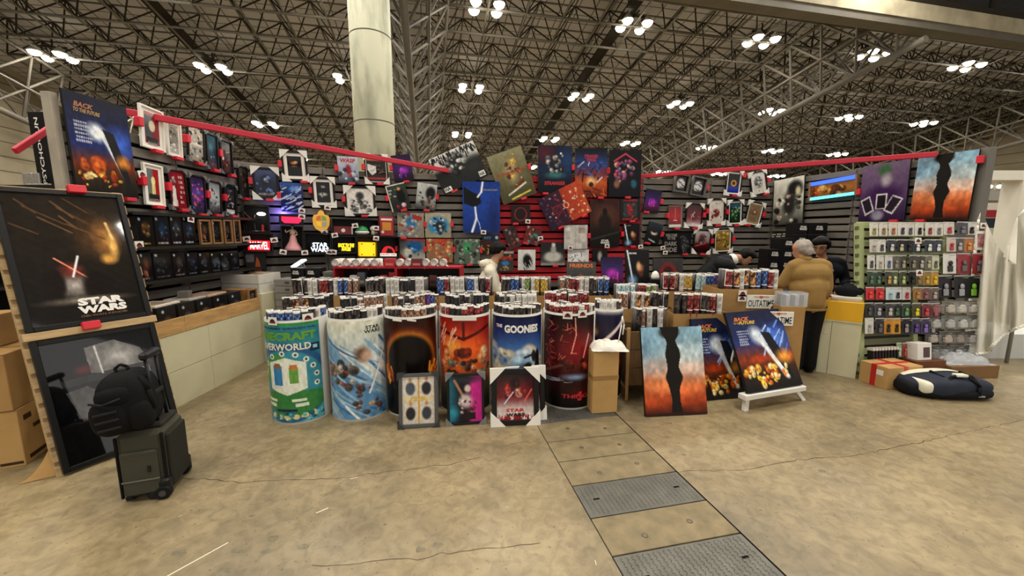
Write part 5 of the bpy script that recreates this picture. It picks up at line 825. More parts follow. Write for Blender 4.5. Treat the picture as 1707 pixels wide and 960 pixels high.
for k, lab in ((0, 'lower of two whitewashed flat crates by the left corner'), (1, 'upper of two whitewashed flat crates by the left corner')):
    tt = thing('flat_crate', lab, 'crate', rotz((-3.55, 5.28, .92 + .125 * k), -8))
    for a in ((-.28, -.2, .28, -.185), (-.28, .185, .28, .2), (-.28, -.185, -.265, .185), (.265, -.185, .28, .185)): MB().box(a[0], a[1], 0, a[2], a[3], .12, 0, .002).build('side_board', WB, tt)
    MB().box(-.265, -.185, .09, .265, .185, .1).build('contents', M('crate_fill', '9c7c58', .7, noise=.3, ns=20), tt)
tag(MB().box(-.3, -.22, 0, .3, .22, .92, 0, .003).build('plinth', CREAM, None, rotz((-3.52, 5.27, 0), -8)), 'cream plinth under the whitewashed crates', 'plinth')
for k in range(5):
    tt = thing('grey_case', 'grey flat case in the stack left of the rear bins, %s from the bottom' % ORD[k], 'case', rotz((-3.0, 5.32, .62 + .095 * k), -6), 'stack of grey flat cases'); MB().box(-.19, -.14, 0, .19, .14, .09, 0, .004).build('case', M('case_grey', '8b8880', .6), tt); MB().box(-.03, -.146, .035, .03, -.14, .06).build('handle', M('case_handle', '4c4a46', .5), tt)
tag(MB().box(-.2, -.15, 0, .2, .15, .62).build('plinth', BB, None, rotz((-3.0, 5.32, 0), -6)), 'black plinth under the stack of grey cases', 'plinth')
# ---- black cubbies on the back wall's left part
GLO = lambda n, c, e: M(n, c, .4, emit=e)
def cub(px0, py0, px1, py1, label, d=.24):
    mw, w, h = corners_to('B1', rc(px0, py0, px1, py1), .02 + d); t = thing('display_cubby', label, 'display box', mw, 'black cubbies on the back wall'); e = .015
    for a in ((-w / 2, -h / 2, -w / 2 + e, h / 2), (w / 2 - e, -h / 2, w / 2, h / 2), (-w / 2 + e, h / 2 - e, w / 2 - e, h / 2), (-w / 2 + e, -h / 2, w / 2 - e, -h / 2 + e)): MB().box(a[0], 0, a[1], a[2], d, a[3]).build('panel', BB, t)
    MB().box(-w / 2 + e, d - .01, -h / 2 + e, w / 2 - e, d, h / 2 - e).build('back_panel', BB, t)
    return mw, w, h
def lit_sign(px0, py0, px1, py1, label, back, lines, off=.2, name='lit_sign', emitb=None, th=.05):
    mw, w, h = corners_to('B1', rc(px0, py0, px1, py1), off); t = thing(name, label, 'sign', mw, 'small lit signs')
    if back is not None: MB().box(-w / 2, -.0, -h / 2, w / 2, th, h / 2, 0, .004).build('light_box', back, t)
    for s, x, v, tw, thh, m, *r in lines: text(t, s, (x - .5) * w, (.5 - v) * h, tw * w, thh * h, -.003, m, *(r or [.03]))
    return t, mw, w, h
cub(405, 341, 449, 387, 'tall black cubby with a glowing lamp, far left of back wall'); cub(405, 388, 455, 420, 'black cubby holding the red lit sign')
cub(468, 376, 506, 419, 'black cubby holding the pink figure'); cub(507, 388, 552, 422, 'black cubby holding the white lit sign'); cub(553, 393, 594, 422, 'black cubby holding the yellow lit sign'); cub(553, 365, 632, 392, 'wide black cubby with the red flat box and green dome'); cub(595, 393, 630, 430, 'black cubby holding the yellow block lamp'); cub(631, 394, 667, 430, 'black cubby holding the red arch sign')
lit_sign(413, 401, 450, 417, 'glowing red sign with white block letters', GLO('sign_red', 'd01420', 1.1), (('MARVEL', .52, .5, .84, .78, GLO('sign_white', 'fff4f0', 1.3), .015),))
lit_sign(517, 404, 549, 420, 'glowing white two-line letter sign', M('sign_dark', '101012', .5), (('STAR\nWARS', .5, .5, .95, .95, GLO('sign_cool', 'dff0ff', 1.4), .03),))
lit_sign(563, 405, 591, 419, 'glowing yellow slanted letter sign', M('sign_dark'), (('BACK TO THE\nFUTURE', .5, .5, .96, .92, GLO('sign_yellow', 'f0c818', 1.5), .06, .2),))
t, mw, w_, h_ = lit_sign(600, 404, 626, 427, 'glowing yellow cube lamp', GLO('block_yellow', 'e8a810', 1.), (), name='cube_lamp', th=.2)
for sx in (-.38, .38):
    for sz in (-.38, .38): MB().box(w_ * sx - .01, -.004, h_ * sz - .01, w_ * sx + .01, 0, h_ * sz + .01).build('stud', M('stud_brown', '6c3c10', .5), t)
t, mw, w_, h_ = lit_sign(634, 410, 661, 427, 'red arch sign with white nameplate', None, (('JURASSIC PARK', .5, .86, .95, .16, TR_, .04),), name='arch_sign')
MB().prism([(-w_ * .42, -h_ * .25)] + [(w_ * .42 * math.cos(a), -h_ * .25 + h_ * .75 * math.sin(a)) for a in (math.radians(180 - 15 * k) for k in range(13))], 0, .03).build('arch', GLO('arch_red', 'b81820', .6), t); MB().box(-w_ / 2, -.002, -h_ / 2, w_ / 2, .03, -h_ * .22).build('nameplate', GLO('arch_plate', 'e8e4d8', .5), t)
MB().prism([(-w_ * .15, -h_ * .2), (w_ * .3, -h_ * .2), (w_ * .2, h_ * .2), (-w_ * .05, h_ * .3)], -.004, 0).build('dark_shape', TB, t)  # flat black motif on the face of the arch
t, mw, w_, h_ = lit_sign(465, 358, 506, 375, 'red glowing dot-lit sign above the pink figure', M('sign_dark'), (), name='dot_sign'); MB().prism([(-w_ * .4, h_ * .3), (w_ * .4, h_ * .3), (w_ * .4, -h_ * .1), (w_ * .28, -h_ * .32), (-w_ * .28, -h_ * .32), (-w_ * .4, -h_ * .1)], -.006, 0).build('lit_panel', GLO('dot_red', 'ff1848', .9), t); bl_ = bpy.data.lights.new('blue_backlight', 'POINT'); bl_.energy = 4; bl_.color = (.2, .15, 1); bl_.shadow_soft_size = .05; link('blue_backlight', bl_, t, Matrix.Translation((-.1, .12, .1)))
mw, w_, h_ = corners_to('B1', rc(520, 350, 551, 387), .12); t = thing('crest_lamp', 'gold shield-shaped lamp on the back wall', 'lamp', mw)
pts = [(-.46, .1), (-.4, .26), (-.2, .3), (-.12, .44), (0, .5), (.12, .44), (.2, .3), (.4, .26), (.46, .1), (.44, -.16), (.3, -.36), (0, -.5), (-.3, -.36), (-.44, -.16)]
MB().prism([(x * w_, z * h_) for x, z in pts], 0, .05).build('shield', GLO('crest_gold', 'c89838', .35), t)
for sx, sz, c in ((-1, 1, 'c06030'), (1, 1, '6c8c48'), (-1, -1, 'e0b428'), (1, -1, '8c8c90')): MB().prism([(sx * .03 * w_, sz * .03 * h_), (sx * .28 * w_, sz * .03 * h_), (sx * .24 * w_, sz * .2 * h_), (sx * .03 * w_, sz * .26 * h_)], -.012, 0).build('quarter', GLO('crest_' + c, c, .25), t)
mw, w_, h_ = corners_to('B1', rc(410, 350, 440, 386), .16); t = thing('cubby_lamp', 'thin wire lamp with a glowing white shade in the left cubby', 'lamp', mw)
MB().tube((0, 0, -h_ / 2 - .0), (0, 0, -h_ / 2 + .015), .07, n=14).build('base', M('lamp_grey', '6c6a66', .4, .5), t); MB().path([(0, 0, -h_ / 2), (-.01, 0, 0), (.0, 0, h_ * .3), (.06, 0, h_ * .36)], .007).build('stem', M('lamp_grey'), t); MB().ball((.08, -.01, h_ * .33), .055, .04, .025).build('shade', GLO('lamp_white', 'fffaf0', 4.), t); MB().path([(-.01, 0, 0), (-.1, -.01, .08), (-.13, -.01, .14)], .006).build('side_arm', M('arm_pink', '8c5c68', .5), t)
t = thing('small_figure', 'small red ornament beside the wire lamp', 'ornament', mw @ Matrix.Translation((.09, -.02, -h_ / 2))); MB().lathe([(.03, 0), (.03, .02), (.014, .03), (.02, .07), (.01, .1)], 10).build('body', TR_, t)
mw, w_, h_ = corners_to('B1', rc(477, 382, 500, 417), .16); t = thing('gown_figure', 'pink gowned figurine in the black cubby', 'figurine', mw @ Matrix.Translation((0, 0, -h_ / 2)))
MB().lathe([(.13, 0), (.11, .04), (.06, .12), (.04, .2), (.035, .22)], 16, 0, (.0, 0, 0)).build('gown', M('gown_pink', 'e0a0a0', .6), t); MB().lathe([(.032, 0), (.04, .05), (.03, .09), (.013, .1), (.013, .115)], 12, 0, (-.005, 0, .215)).build('torso', M('doll_skin', 'd8b8a0', .5), t); MB().ball((-.005, 0, .355), .022, .022, .028).build('head', M('doll_skin'), t); MB().ball((-.005, .006, .365), .028, .026, .03).build('hair', TB, t); MB().path([(-.03, 0, .3), (-.09, -.01, .26), (-.1, -.01, .3)], .01).build('arm', M('doll_skin'), t); MB().path([(.03, 0, .3), (.06, -.01, .24), (.03, -.03, .22)], .01).build('arm', M('doll_skin'), t)
mw, w_, h_ = corners_to('B1', rc(556, 377, 588, 391), .18); t = thing('flat_gift_box', 'dark red flat box with a white round mark in the wide cubby', 'box', mw); MB().box(-w_ / 2, 0, -h_ / 2, w_ / 2, .04, h_ / 2, 0, .003).build('box', M('box_maroon', '7c1c20', .5), t); MB().lathe([(.03, 0), (.03, .003)], 14).build('round_mark', WHT, t, Matrix.Rotation(math.pi / 2, 4, 'X')); MB().box(w_ / 2 - .02, -.002, -h_ / 2, w_ / 2, .0, h_ / 2).build('side_stripe', WHT, t)
mw, w_, h_ = corners_to('B1', rc(595, 377, 612, 391), .18); t = thing('green_dome', 'green dome ornament with a cream rim in the wide cubby', 'ornament', mw @ Matrix.Translation((0, 0, -h_ / 2))); MB().lathe([(.1, .05), (.095, .08), (.06, .125), (.01, .14)], 16).build('dome', M('dome_green', '2c8c50', .4), t); MB().lathe([(.06, 0), (.105, .02), (.115, .045), (.1, .055)], 16).build('rim', WHT, t)
t = thing('round_knob', 'small cream round-headed ornament beside the green dome', 'ornament', mw @ Matrix.Translation((.17, 0, -h_ / 2))); MB().lathe([(.035, 0), (.03, .06), (.02, .065)], 12).build('stem', M('knob_cream', 'd8c8a8', .5), t); MB().ball((0, 0, .1), .05, .05, .045).build('cap', WHT, t)
mw, w_, h_ = corners_to('B1', rc(619, 380, 630, 391), .18); t = thing('red_tag_box', 'small red lettered box at the right end of the wide cubby', 'box', mw); MB().box(-w_ / 2, 0, -h_ / 2, w_ / 2, .05, h_ / 2).build('box', M('box_red', 'a82028', .5), t)
for z in (-.02, .02): MB().box(-w_ * .4, -.002, z - .008, w_ * .4, 0, z + .008).build('print_line', WHT, t)
mw, w_, h_ = corners_to('B1', rc(633, 361, 656, 393), .14); t = thing('red_window_box', 'red gift box with an orange window on the back wall', 'box', mw); MB().box(-w_ / 2, 0, -h_ / 2, w_ / 2, .1, h_ / 2, 0, .004).build('box', M('box_red'), t); MB().box(-w_ * .32, -.004, -h_ * .22, w_ * .32, 0, h_ * .2).build('window', M('window_orange', 'd88c1c', .3), t); MB().box(-w_ * .4, -.003, h_ * .3, w_ * .4, 0, h_ * .4).build('heading', WHT, t); MB().lathe([(.025, 0), (.025, .003)], 12).build('badge', WHT, t, Matrix.Translation((-w_ * .3, 0, -h_ * .3)) @ Matrix.Rotation(math.pi / 2, 4, 'X'))
mw, w_, h_ = corners_to('B1', rc(410, 421, 443, 453), .2); t = thing('banner_stand', 'black stand with an orange pennant under the red lit sign', 'stand', mw); MB().box(-w_ / 2, 0, -h_ / 2, w_ / 2, .2, h_ / 2).build('box', BB, t); MB().prism([(-.02, -h_ / 2), (.07, -h_ / 2), (.04, .02), (.01, .08)], -.006, 0).build('pennant', M('pennant', 'a85028', .6), t); MB().box(-w_ / 2, -.005, 0, -w_ * .1, 0, h_ * .4).build('panel', M('pennant_grey', '5c5860', .5, noise=.5, ns=30), t)
P = at(497, 440, 5.6); t = thing('desk_lamp', 'white angled desk lamp glowing above the black boxes', 'lamp', Matrix.Translation(tuple(P)))
MB().add([(-.1, -.02, -.03), (.06, -.02, .07), (.1, .04, .07), (-.06, .04, -.03), (-.09, -.02, -.05), (.07, -.02, .05), (.11, .04, .05), (-.05, .04, -.05)], [(0, 1, 2, 3), (4, 7, 6, 5), (0, 4, 5, 1), (1, 5, 6, 2), (2, 6, 7, 3), (3, 7, 4, 0)]).build('head', GLO('desk_white', 'dfeaf4', 1.2), t)
for dx in (0, .035): MB().tube((.03 + dx, .01, .02), (.1 + dx, .02, -.16), .006).build('arm', M('lamp_grey'), t)
MB().tube((.1, .02, -.16), (.1, .02, -P[2] + .03), .012).build('pole', M('lamp_grey'), t); MB().tube((.1, .02, -P[2]), (.1, .02, -P[2] + .03), .11, n=16).build('base', M('lamp_grey'), t)
# ---- rear table with black boxes, red mug shelf, standing canvases
for xa_, xb_, lab in ((-2.75, -.66, 'black-skirted table under the red mug shelf'), (.2, 2.05, 'black-skirted table under the standing canvases')):
    t = thing('rear_table', lab, 'table'); MB().box(xa_, 5.16, .98, xb_, 5.62, 1.0).build('table_top', BB, t); MB().box(xa_ + .01, 5.17, 0, xb_ - .01, 5.18, .98).build('skirt', M('skirt_black', '16140f', .9), t); MB().box(xa_ + .01, 5.6, 0, xb_ - .01, 5.61, .98).build('rear_skirt', M('skirt_black'), t)
for i, (px0, px1, py0, py1) in enumerate(((485, 508, 450, 470), (509, 534, 450, 470))):
    for k in range(2):
        P = hit((px0 + px1) / 2, py1, V3(0, 5.2, 0), V3(0, 1, 0)); w = (px1 - px0) / F * 5.2; tt = thing('black_box', 'black lettered box on the rear table, %s column, %s' % (('left', 'right')[i], ('lower', 'upper')[k]), 'box', rotz((P[0], 5.2, 1.0 + .12 * k), 0)); MB().box(-w / 2 + .004, 0, 0, w / 2 - .004, .2, .118, 0, .003).build('box', M('box_black', '121113', .4), tt); text(tt, 'STAR\nWARS', -.02, .06, .09, .05, -.002, TW, .04)
P0 = hit(540, 466, V3(0, 5.25, 0), V3(0, 1, 0))
for k in range(4): tag(MB().box(-.075, -.1, 0, .075, .1, .045, 0, .004).build('grey_tray', M('tray_grey', '6c6a60', .6), None, rotz((P0[0] + .06, 5.35, 1.0 + .047 * k), random.uniform(-4, 4))), 'small grey tray in the pile by the red shelf, %s from the bottom' % ORD[k], 'tray', 'pile of small grey trays')
REDC = M('shelf_red', 'a01824', .6); zt = 1.255; xa, xb = xat(555, 5.2, zt), xat(768, 5.2, zt)
t = thing('mug_shelf', 'red shelf unit carrying the row of white mugs', 'shelf', Matrix.Translation((xa, 5.2, 1.0))); Ls = xb - xa
MB().box(0, 0, .235, Ls, .34, .255).build('top_board', REDC, t); MB().box(0, 0, 0, .02, .34, .235).build('side_board', REDC, t); MB().box(Ls - .02, 0, 0, Ls, .34, .235).build('side_board', REDC, t); MB().box(.02, .3, 0, Ls - .02, .31, .235).build('back_board', BB, t); MB().box(Ls * .48, 0, 0, Ls * .5, .3, .235).build('divider', REDC, t)
mug = MB().lathe([(.05, 0), (.052, .01), (.052, .1), (.047, .1), (.047, .012), (.0, .012)], 18, 0, cap=False); mug.path([(.05, 0, .025), (.082, 0, .04), (.085, 0, .065), (.05, 0, .082)], .008, 6); MW = M('mug_white', 'e6e3dc', .25); mugm = mug.mesh('mug', MW)
face = MB().lathe([(.0, 0), (.032, .0), (.033, .001)], 16, 0, cap=False).mesh('base_ring', M('mug_print', 'c4b8b0', .4))
mx = [559, 578, 594, 611, 625, 666, 680, 709, 723, 738]
for i, px in enumerate(mx):
    x = xat(px, 5.26, 1.31); tt = tag(link('mug', mugm, None, Matrix.Translation((x, 5.24, zt + .0535)) @ Matrix.Rotation(-math.pi / 2, 4, 'X') @ Matrix.Rotation(random.uniform(.6, 2.2), 4, 'Z')), 'white mug lying on the red shelf, %s from the left' % ORD[i], 'mug', 'mugs on the red shelf'); link('base_ring', face, tt, Matrix.Translation((0, 0, -.001)) @ Matrix.Rotation(math.pi, 4, 'X'))
for i, px in enumerate([569, 586, 603, 618, 632]):
    x = xat(px, 5.42, 1.31); tag(link('mug', mugm, None, Matrix.Translation((x, 5.42, zt)) @ Matrix.Rotation(random.uniform(0, 6), 4, 'Z')), 'white mug standing in the back row on the red shelf, %s from the left' % ORD[i], 'mug', 'mugs standing behind')
for px, c, lab in ((650, 'a81c24', 'bright red box between the mugs on the red shelf'), (695, '5c1c20', 'dark red box between the mugs on the red shelf')): x = xat(px, 5.25, 1.3); tag(MB().box(-.07, 0, 0, .07, .1, .11, 0, .004).box(-.05, -.002, .02, .05, 0, .05, 1).build('gift_box', [M('gift_' + c, c, .4), M('gift_line', 'c8605c', .5)], None, Matrix.Translation((x, 5.22, zt))), lab, 'box')
for i, (px, c) in enumerate(((572, '6c2c28'), (590, 'c8c0b4'), (603, '4c5058'), (622, 'b07030'), (640, 'b82830'), (655, '8c1c20'), (700, 'c8bcb0'), (722, '5c2c24'))): x = xat(px, 5.25, 1.1); tag(MB().box(-.05, 0, 0, .05, .1, .1 + .04 * (i % 3), 0, .004).box(-.035, -.002, .03, .035, 0, .07, 1).build('small_box', [M('goods_' + c, c, .45), M('goods_print_%d' % (i % 3), ('d8d0c0', '2c2824', 'a88c60')[i % 3], .5)], None, Matrix.Translation((x, 5.23, 1.0))), 'small boxed trinket inside the red shelf, %s from the left' % ORD[i], 'box', 'trinkets in the red shelf')
def standing(px0, px1, py0, y, ops, label, txt=()):
    z = hit(px0, py0, V3(0, y, 0), V3(0, 1, 0))[2]; xa, xb = xat(px0, y, z), xat(px1, y, z); h = (z - 1.0) / math.cos(.15); w = xb - xa
    t = thing('canvas_print', label, 'poster', Matrix.Translation(((xa + xb) / 2, y, 1.0)) @ Matrix.Rotation(-.15, 4, 'X') @ Matrix.Translation((0, 0, h / 2)), 'canvases standing on the rear table'); canvas(t, w, h, paint(40, 44, ops, SEED[0], h / w), .025); SEED[0] += 1
    for s, x, v, tw, th, m, *r in txt: text(t, s, (x - .5) * w, (.5 - v) * h, tw * w, th * h, -.027, m)
standing(945, 994, 437, 5.2, [('g', (0, '4c4c4a'), (1, '403e3c')), ('e', .5, .75, .15, .3, 'b0503c', .5), ('b', 6, .1, .4, .9, .9, .04, .08, ['6c6a66', '302e2c'])], 'grey standing canvas headed in red on the rear table', (('FRIENDS', .5, .16, .8, .16, TK),))
standing(1003, 1040, 429, 5.22, PURP, 'purple-glow canvas standing on the rear table'); standing(1044, 1084, 417, 5.24, OBI, 'light-streak canvas standing on the rear table', (('STAR WARS', .3, .1, .34, .05, TW),))
standing(1090, 1140, 431, 5.26, [('g', (0, '3c3a3a'), (1, '2c2a2a')), ('e', .5, .6, .34, .5, '8c2a28', .3), ('e', .5, .6, .24, .4, '3c1c1c', .4), ('e', .38, .6, .08, .1, 'e0d8d0', .3)], 'dark canvas with a red ring standing at the right of the rear table')
t = thing('white_bust', 'small white-headed figure on a black base by the standing canvases', 'ornament', Matrix.Translation((xat(1092, 5.0, 1.12), 5.0, 1.02))); MB().box(-.06, -.05, 0, .06, .05, .1, 0, .006).build('base', TB, t); MB().lathe([(.05, 0), (.052, .03), (.036, .08), (.012, .1)], 14, 0, (0, 0, .1)).build('head', WHT, t)
# ---- black boxes and small signs in the right corner
t = thing('corner_table', 'black table under the stacked boxes in the right corner', 'table'); MB().box(3.95, 6.35, .88, 5.15, 6.95, .9).build('table_top', BB, t)
for x_, y_ in ((3.98, 6.38), (5.1, 6.38), (3.98, 6.9), (5.1, 6.9)): MB().box(x_ - .02, y_ - .02, 0, x_ + .02, y_ + .02, .88).build('leg', BB, t)
for ci, (px0, px1, py0, y) in enumerate(((1281, 1300, 415, 6.42), (1301, 1327, 397, 6.45), (1328, 1348, 371, 6.48), (1349, 1381, 371, 6.5))):
    z = hit(px0, py0, V3(0, y, 0), V3(0, 1, 0))[2]; xa, xb = xat(px0, y, z), xat(px1, y, z); n = max(2, round((z - .9) / .2)); hh = (z - .9) / n
    for k in range(n): tt = thing('black_box', 'black lettered box in the right corner, %s stack, %s up' % (ORD[ci], ORD[k]), 'box', Matrix.Translation(((xa + xb) / 2, y, .9 + hh * k)), 'black boxes stacked in the right corner'); MB().box(-(xb - xa) / 2 + .003, 0, 0, (xb - xa) / 2 - .003, .25, hh - .003, 0, .003).build('box', M('box_black'), tt); text(tt, 'STAR\nWARS', .02, hh * .55, .12, .07, -.002, TW, .04)
hang('R', [(1287, 387), (1320, 387), (1320, 397), (1287, 397)], 'canvas', [('g', (0, '2c2a28'), (1, '2c2a28')), ('q', 2, .02, .1, .98, .9, 'd8d4cc')], 'narrow dark strip with two rows of white lettering, right corner', 'sign', th=.01, off=.05)
# ---- right counter
p0, p1 = V3(3.78, 4.66, 0), V3(4.06, 4.42, 0); u = unit(p1 - p0); L_ = np.linalg.norm(p1 - p0); t = thing('right_counter', 'cream counter with a yellow upper band at the right', 'counter', mtx(p0, u, (0, 0, 1)))
MB().box(0, 0, 0, .1, .3, .67).build('front_panel', CREAM, t); MB().box(.104, 0, 0, L_, .3, .67).build('front_panel', CREAM, t); MB().box(.02, -.01, .67, L_, .3, .90, 0, .004).build('yellow_band', M('band_yellow', 'd8a410', .5), t); MB().box(0, -.012, .655, L_, .0, .67).build('trim_strip', CREAM, t); MB().lathe([(.012, 0), (.012, .004)], 10).build('screw_cap', WB, t, Matrix.Translation((.05, 0, .5)) @ Matrix.Rotation(math.pi / 2, 4, 'X'))
mc_ = mtx(p0, u, (0, 0, 1))
t = thing('black_bag', 'black bag lying on the right counter', 'bag', mc_ @ Matrix.Translation((.22, .22, .96))); MB().ball((0, 0, .05), .14, .1, .09).build('body', M('bag_black', '14151a', .7, bump=.3, bs=25), t); MB().path([(-.08, -.02, .12), (-.03, -.04, .17), (.04, -.04, .17), (.08, -.02, .12)], .01).build('handle', M('bag_black'), t)
for k, (c, lab) in enumerate((('b8b4a8', 'pale paper pile on the right counter, lower'), ('d0ccc0', 'pale paper pile on the right counter, upper'))): tag(MB().box(-.14, -.1, 0, .14, .1, .022, 0, .002).build('paper_pile', M('paper_' + c, c, .8), None, mc_ @ Matrix.Translation((.2, .16, .902 + .024 * k)) @ Matrix.Rotation(.1 * k, 4, 'Z')), lab, 'paper')
tag(MB().box(-.05, -.04, 0, .05, .04, .16, 0, .01).build('blue_pouch', M('pouch_blue', '2c3c6c', .6), None, mc_ @ Matrix.Translation((.34, .3, .902))), 'dark blue pouch standing on the right counter', 'pouch')
# ================================================================ left side: leaning board, suitcase, cartons
def sball(m, c, rx, ry, rz, e=.5, n=24, k=14, mi=0, R=None, fn=None):
    sp = lambda v, p: math.copysign(abs(v) ** p, v); vs = []
    for j in range(k + 1):
        p = -math.pi / 2 + math.pi * j / k
        for i in range(n):
            t = 2 * math.pi * i / n; v = V3(rx * sp(math.cos(p), e) * sp(math.cos(t), e), ry * sp(math.cos(p), e) * sp(math.sin(t), e), rz * sp(math.sin(p), e))
            if fn: v = fn(v)
            vs.append(v + np.array(c))
    fs = [(j * n + i, j * n + (i + 1) % n, (j + 1) * n + (i + 1) % n, (j + 1) * n + i) for j in range(k) for i in range(n)]
    if R is not None: vs = [tuple(R @ Vector(v)) for v in vs]
    return m.add(vs, fs, mi, True)
bl = gnd(112, 795); br = gnd(303, 722); bx = unit(br - bl); bk = np.cross((0, 0, 1), bx); LA = math.radians(14.6); bu = V3(0, 0, 1) * math.cos(LA) + bk * math.sin(LA); BW = np.linalg.norm(br - bl)
MBD = mtx(bl, bx, bu)        # x across, z up the board, front is -y
PAL_ = M('pallet_pine', 'b59a70', .7, noise=.18, ns=6, stretch=(1, 6, 6)); t = thing('display_board', 'leaning pine pallet board holding two big black frames', 'board', MBD)
for x in (-.03, BW / 2, BW - .03): MB().box(x, .07, .0, x + .06, .115, 2.13, 0, .003).build('stringer', PAL_, t)
for j in range(20): MB().box(-.035, .045, .01 + j * .107, BW + .03, .066, .085 + j * .107, 0, .002).build('slat', PAL_, t)
MB().box(-.035, -.0, .985, BW + .03, .045, 1.04, 0, .003).build('ledge', PAL_, t)
def board_frame(z0, z1, ops, label, txt, seed):
    h = z1 - z0; w = BW + .02; t = thing('framed_poster', label, 'poster', MBD @ Matrix.Translation((BW / 2, .042, z0 + h / 2))); framed(t, w, h, paint(150, 200, ops, seed, h / w), fr=.036, th=.035, gmat=MCOL('print_glass', .04, .75))
    for s, x, v, tw, th, m, *r in txt: text(t, s, (x - .5) * w, (.5 - v) * h, tw * w, th * h, -.0155, m, *(r or []))
board_frame(1.045, 2.10, [('g', (0, '2c2620'), (.5, '241f1a'), (1, '141210')), ('e', .72, .33, .3, .26, '5c4028', .9), ('e', .8, .36, .16, .2, 'a87840', .8), ('e', .85, .42, .06, .14, 'e8b868', .7), ('l', .83, .22, .86, .36, .02, 'f0cc88', .6), ('e', .78, .52, .1, .06, 'd8a050', .7), ('s', 9, .0, .0, .5, .3, .4, .014, ['6c5038', '5c4430'], 40), ('e', .42, .72, .2, .12, 'b8b0a8', .9), ('e', .42, .6, .14, .08, '8c3c30', .9), ('l', .3, .5, .55, .67, .012, 'f09078', .6), ('l', .5, .49, .42, .65, .014, 'f4f6fa', .6), ('e', .26, .7, .1, .13, '1c1614', .35), ('e', .62, .74, .16, .14, '1a1412', .35), ('e', .5, .84, .5, .04, '7c7468', .8), ('n', .1, 24)],
            'large black-framed dark brown poster, upper one on the leaning board', (('STAR', .6, .83, .38, .055, TW, .06), ('WARS', .6, .89, .40, .055, TW, .06), ('OBI-WAN KENOBI', .6, .935, .38, .015, M('ink_copper', '8c5a3c', .5), .0)), 41)
board_frame(.02, .98, [('g', (0, '16161a'), (.6, '101012'), (1, '0c0c0d')), ('p', [(.35, .08), (.62, .05), (.85, .16), (.92, .3), (.5, .33), (.36, .3)], '6c6a68'), ('e', .66, .2, .22, .12, 'a09c98', .8), ('p', [(.1, .32), (.95, .3), (.95, .36), (.12, .38)], '2c2c2e'), ('p', [(.12, .42), (.3, .4), (.5, .56), (.42, .7), (.2, .68)], '4c4a4a'), ('p', [(.55, .4), (.9, .34), (.92, .56), (.7, .6)], '8c8480'), ('e', .3, .26, .1, .06, '5c2428', .8), ('l', .44, .08, .46, .32, .012, 'c8c4c0', .6), ('n', .15, 20)],
            'large black-framed poster of dark metallic shapes, lower on the leaning board', (), 42)
for x, z, lab in ((BW * .45, 1.035, 'red clip under the upper frame on the leaning board'), (BW * .62, 2.11, 'red clip above the upper frame on the leaning board')): tag(MB().box(-.05, -.03, -.03, .05, .03, .03, 0, .004).build('wall_clip', CLIP, None, MBD @ Matrix.Translation((x, -.0, z))), lab, 'clip')
# kraft sheet sliding out under the board
m = MB(); vs = []; A0 = gnd(27, 809); B0 = bl + bk * .07 - bx * .01; A1 = gnd(62, 796) + V3(0, 0, .012); B1_ = B0 + bk * .12 + bx * .06 + V3(0, 0, .42)
for i in range(14):
    s = i / 13
    for j in range(8): r_ = j / 7; p = (A0 * (1 - s) + B0 * s) * (1 - r_) + (A1 * (1 - s) + B1_ * s) * r_; vs.append(p + V3(0, 0, .004 - .10 * math.sin(math.pi * s) * r_ * s))
m.add(vs, [(i * 8 + j, i * 8 + j + 1, (i + 1) * 8 + j + 1, (i + 1) * 8 + j) for i in range(13) for j in range(7)], 0, True); tag(m.build('kraft_sheet', M('kraft', 'b08a55', .8, noise=.12, ns=4)), 'bent brown kraft sheet sticking out under the leaning board', 'sheet')
# cartons
def carton(mw, w, d, h, label, mat=CARD2, marks=True, name='cardboard_box', tape=None):
    t = thing(name, label, 'box', mw); MB().box(-w / 2, -d / 2, 0, w / 2, d / 2, h, 0, .004).build('carton', mat, t); MB().box(-w / 2 - .001, -.03, h, w / 2 + .001, .03, h + .0015).build('tape', tape or M('tape_brown'), t)
    MB().box(-w / 2, -d / 2 - .002, h - .006, w / 2, -d / 2, h - .002).build('flap_edge', M('card_edge', '7c5c34', .8), t)
    if marks:
        PRN = M('carton_print', '3c2a18', .8)
        for a in ((-w * .3, -.12 * h, .1, .01), (.1 * w, .3 * h, .05, .02)): MB().box(a[0], -d / 2 - .0015, h * .45 + a[1], a[0] + a[2], -d / 2, h * .45 + a[1] + a[3]).build('printed_mark', PRN, t)
    return t
for px0, px1, pyb, zc, z, h, lab, rz in ((-70, 84, 0, 0, 0, .43, 'lowest of three brown cartons stacked behind the leaning board', 24), (-70, 82, 0, 0, .432, .42, 'middle of three brown cartons stacked behind the leaning board', 22), (-95, 36, 0, 0, .856, .24, 'topmost of three brown cartons stacked behind the leaning board', 18)):
    t = carton(rotz((-3.98 - (.12 if z > .8 else 0), 2.78, z), rz), .62 if z < .8 else .5, .5, h, lab, CARD if z else CARD2)
    if z == 0:
        PRN = M('carton_print'); MB().box(.18, -.2515, .02, .30, -.25, .04).build('printed_mark', PRN, t); MB().box(.3105, -.12, .24, .3115, .16, .27).build('printed_mark', PRN, t); MB().box(.3105, -.2, .33, .3115, -.12, .37).build('printed_mark', PRN, t); MB().box(.3105, -.2, .03, .3115, .2, .06).build('printed_mark', PRN, t)
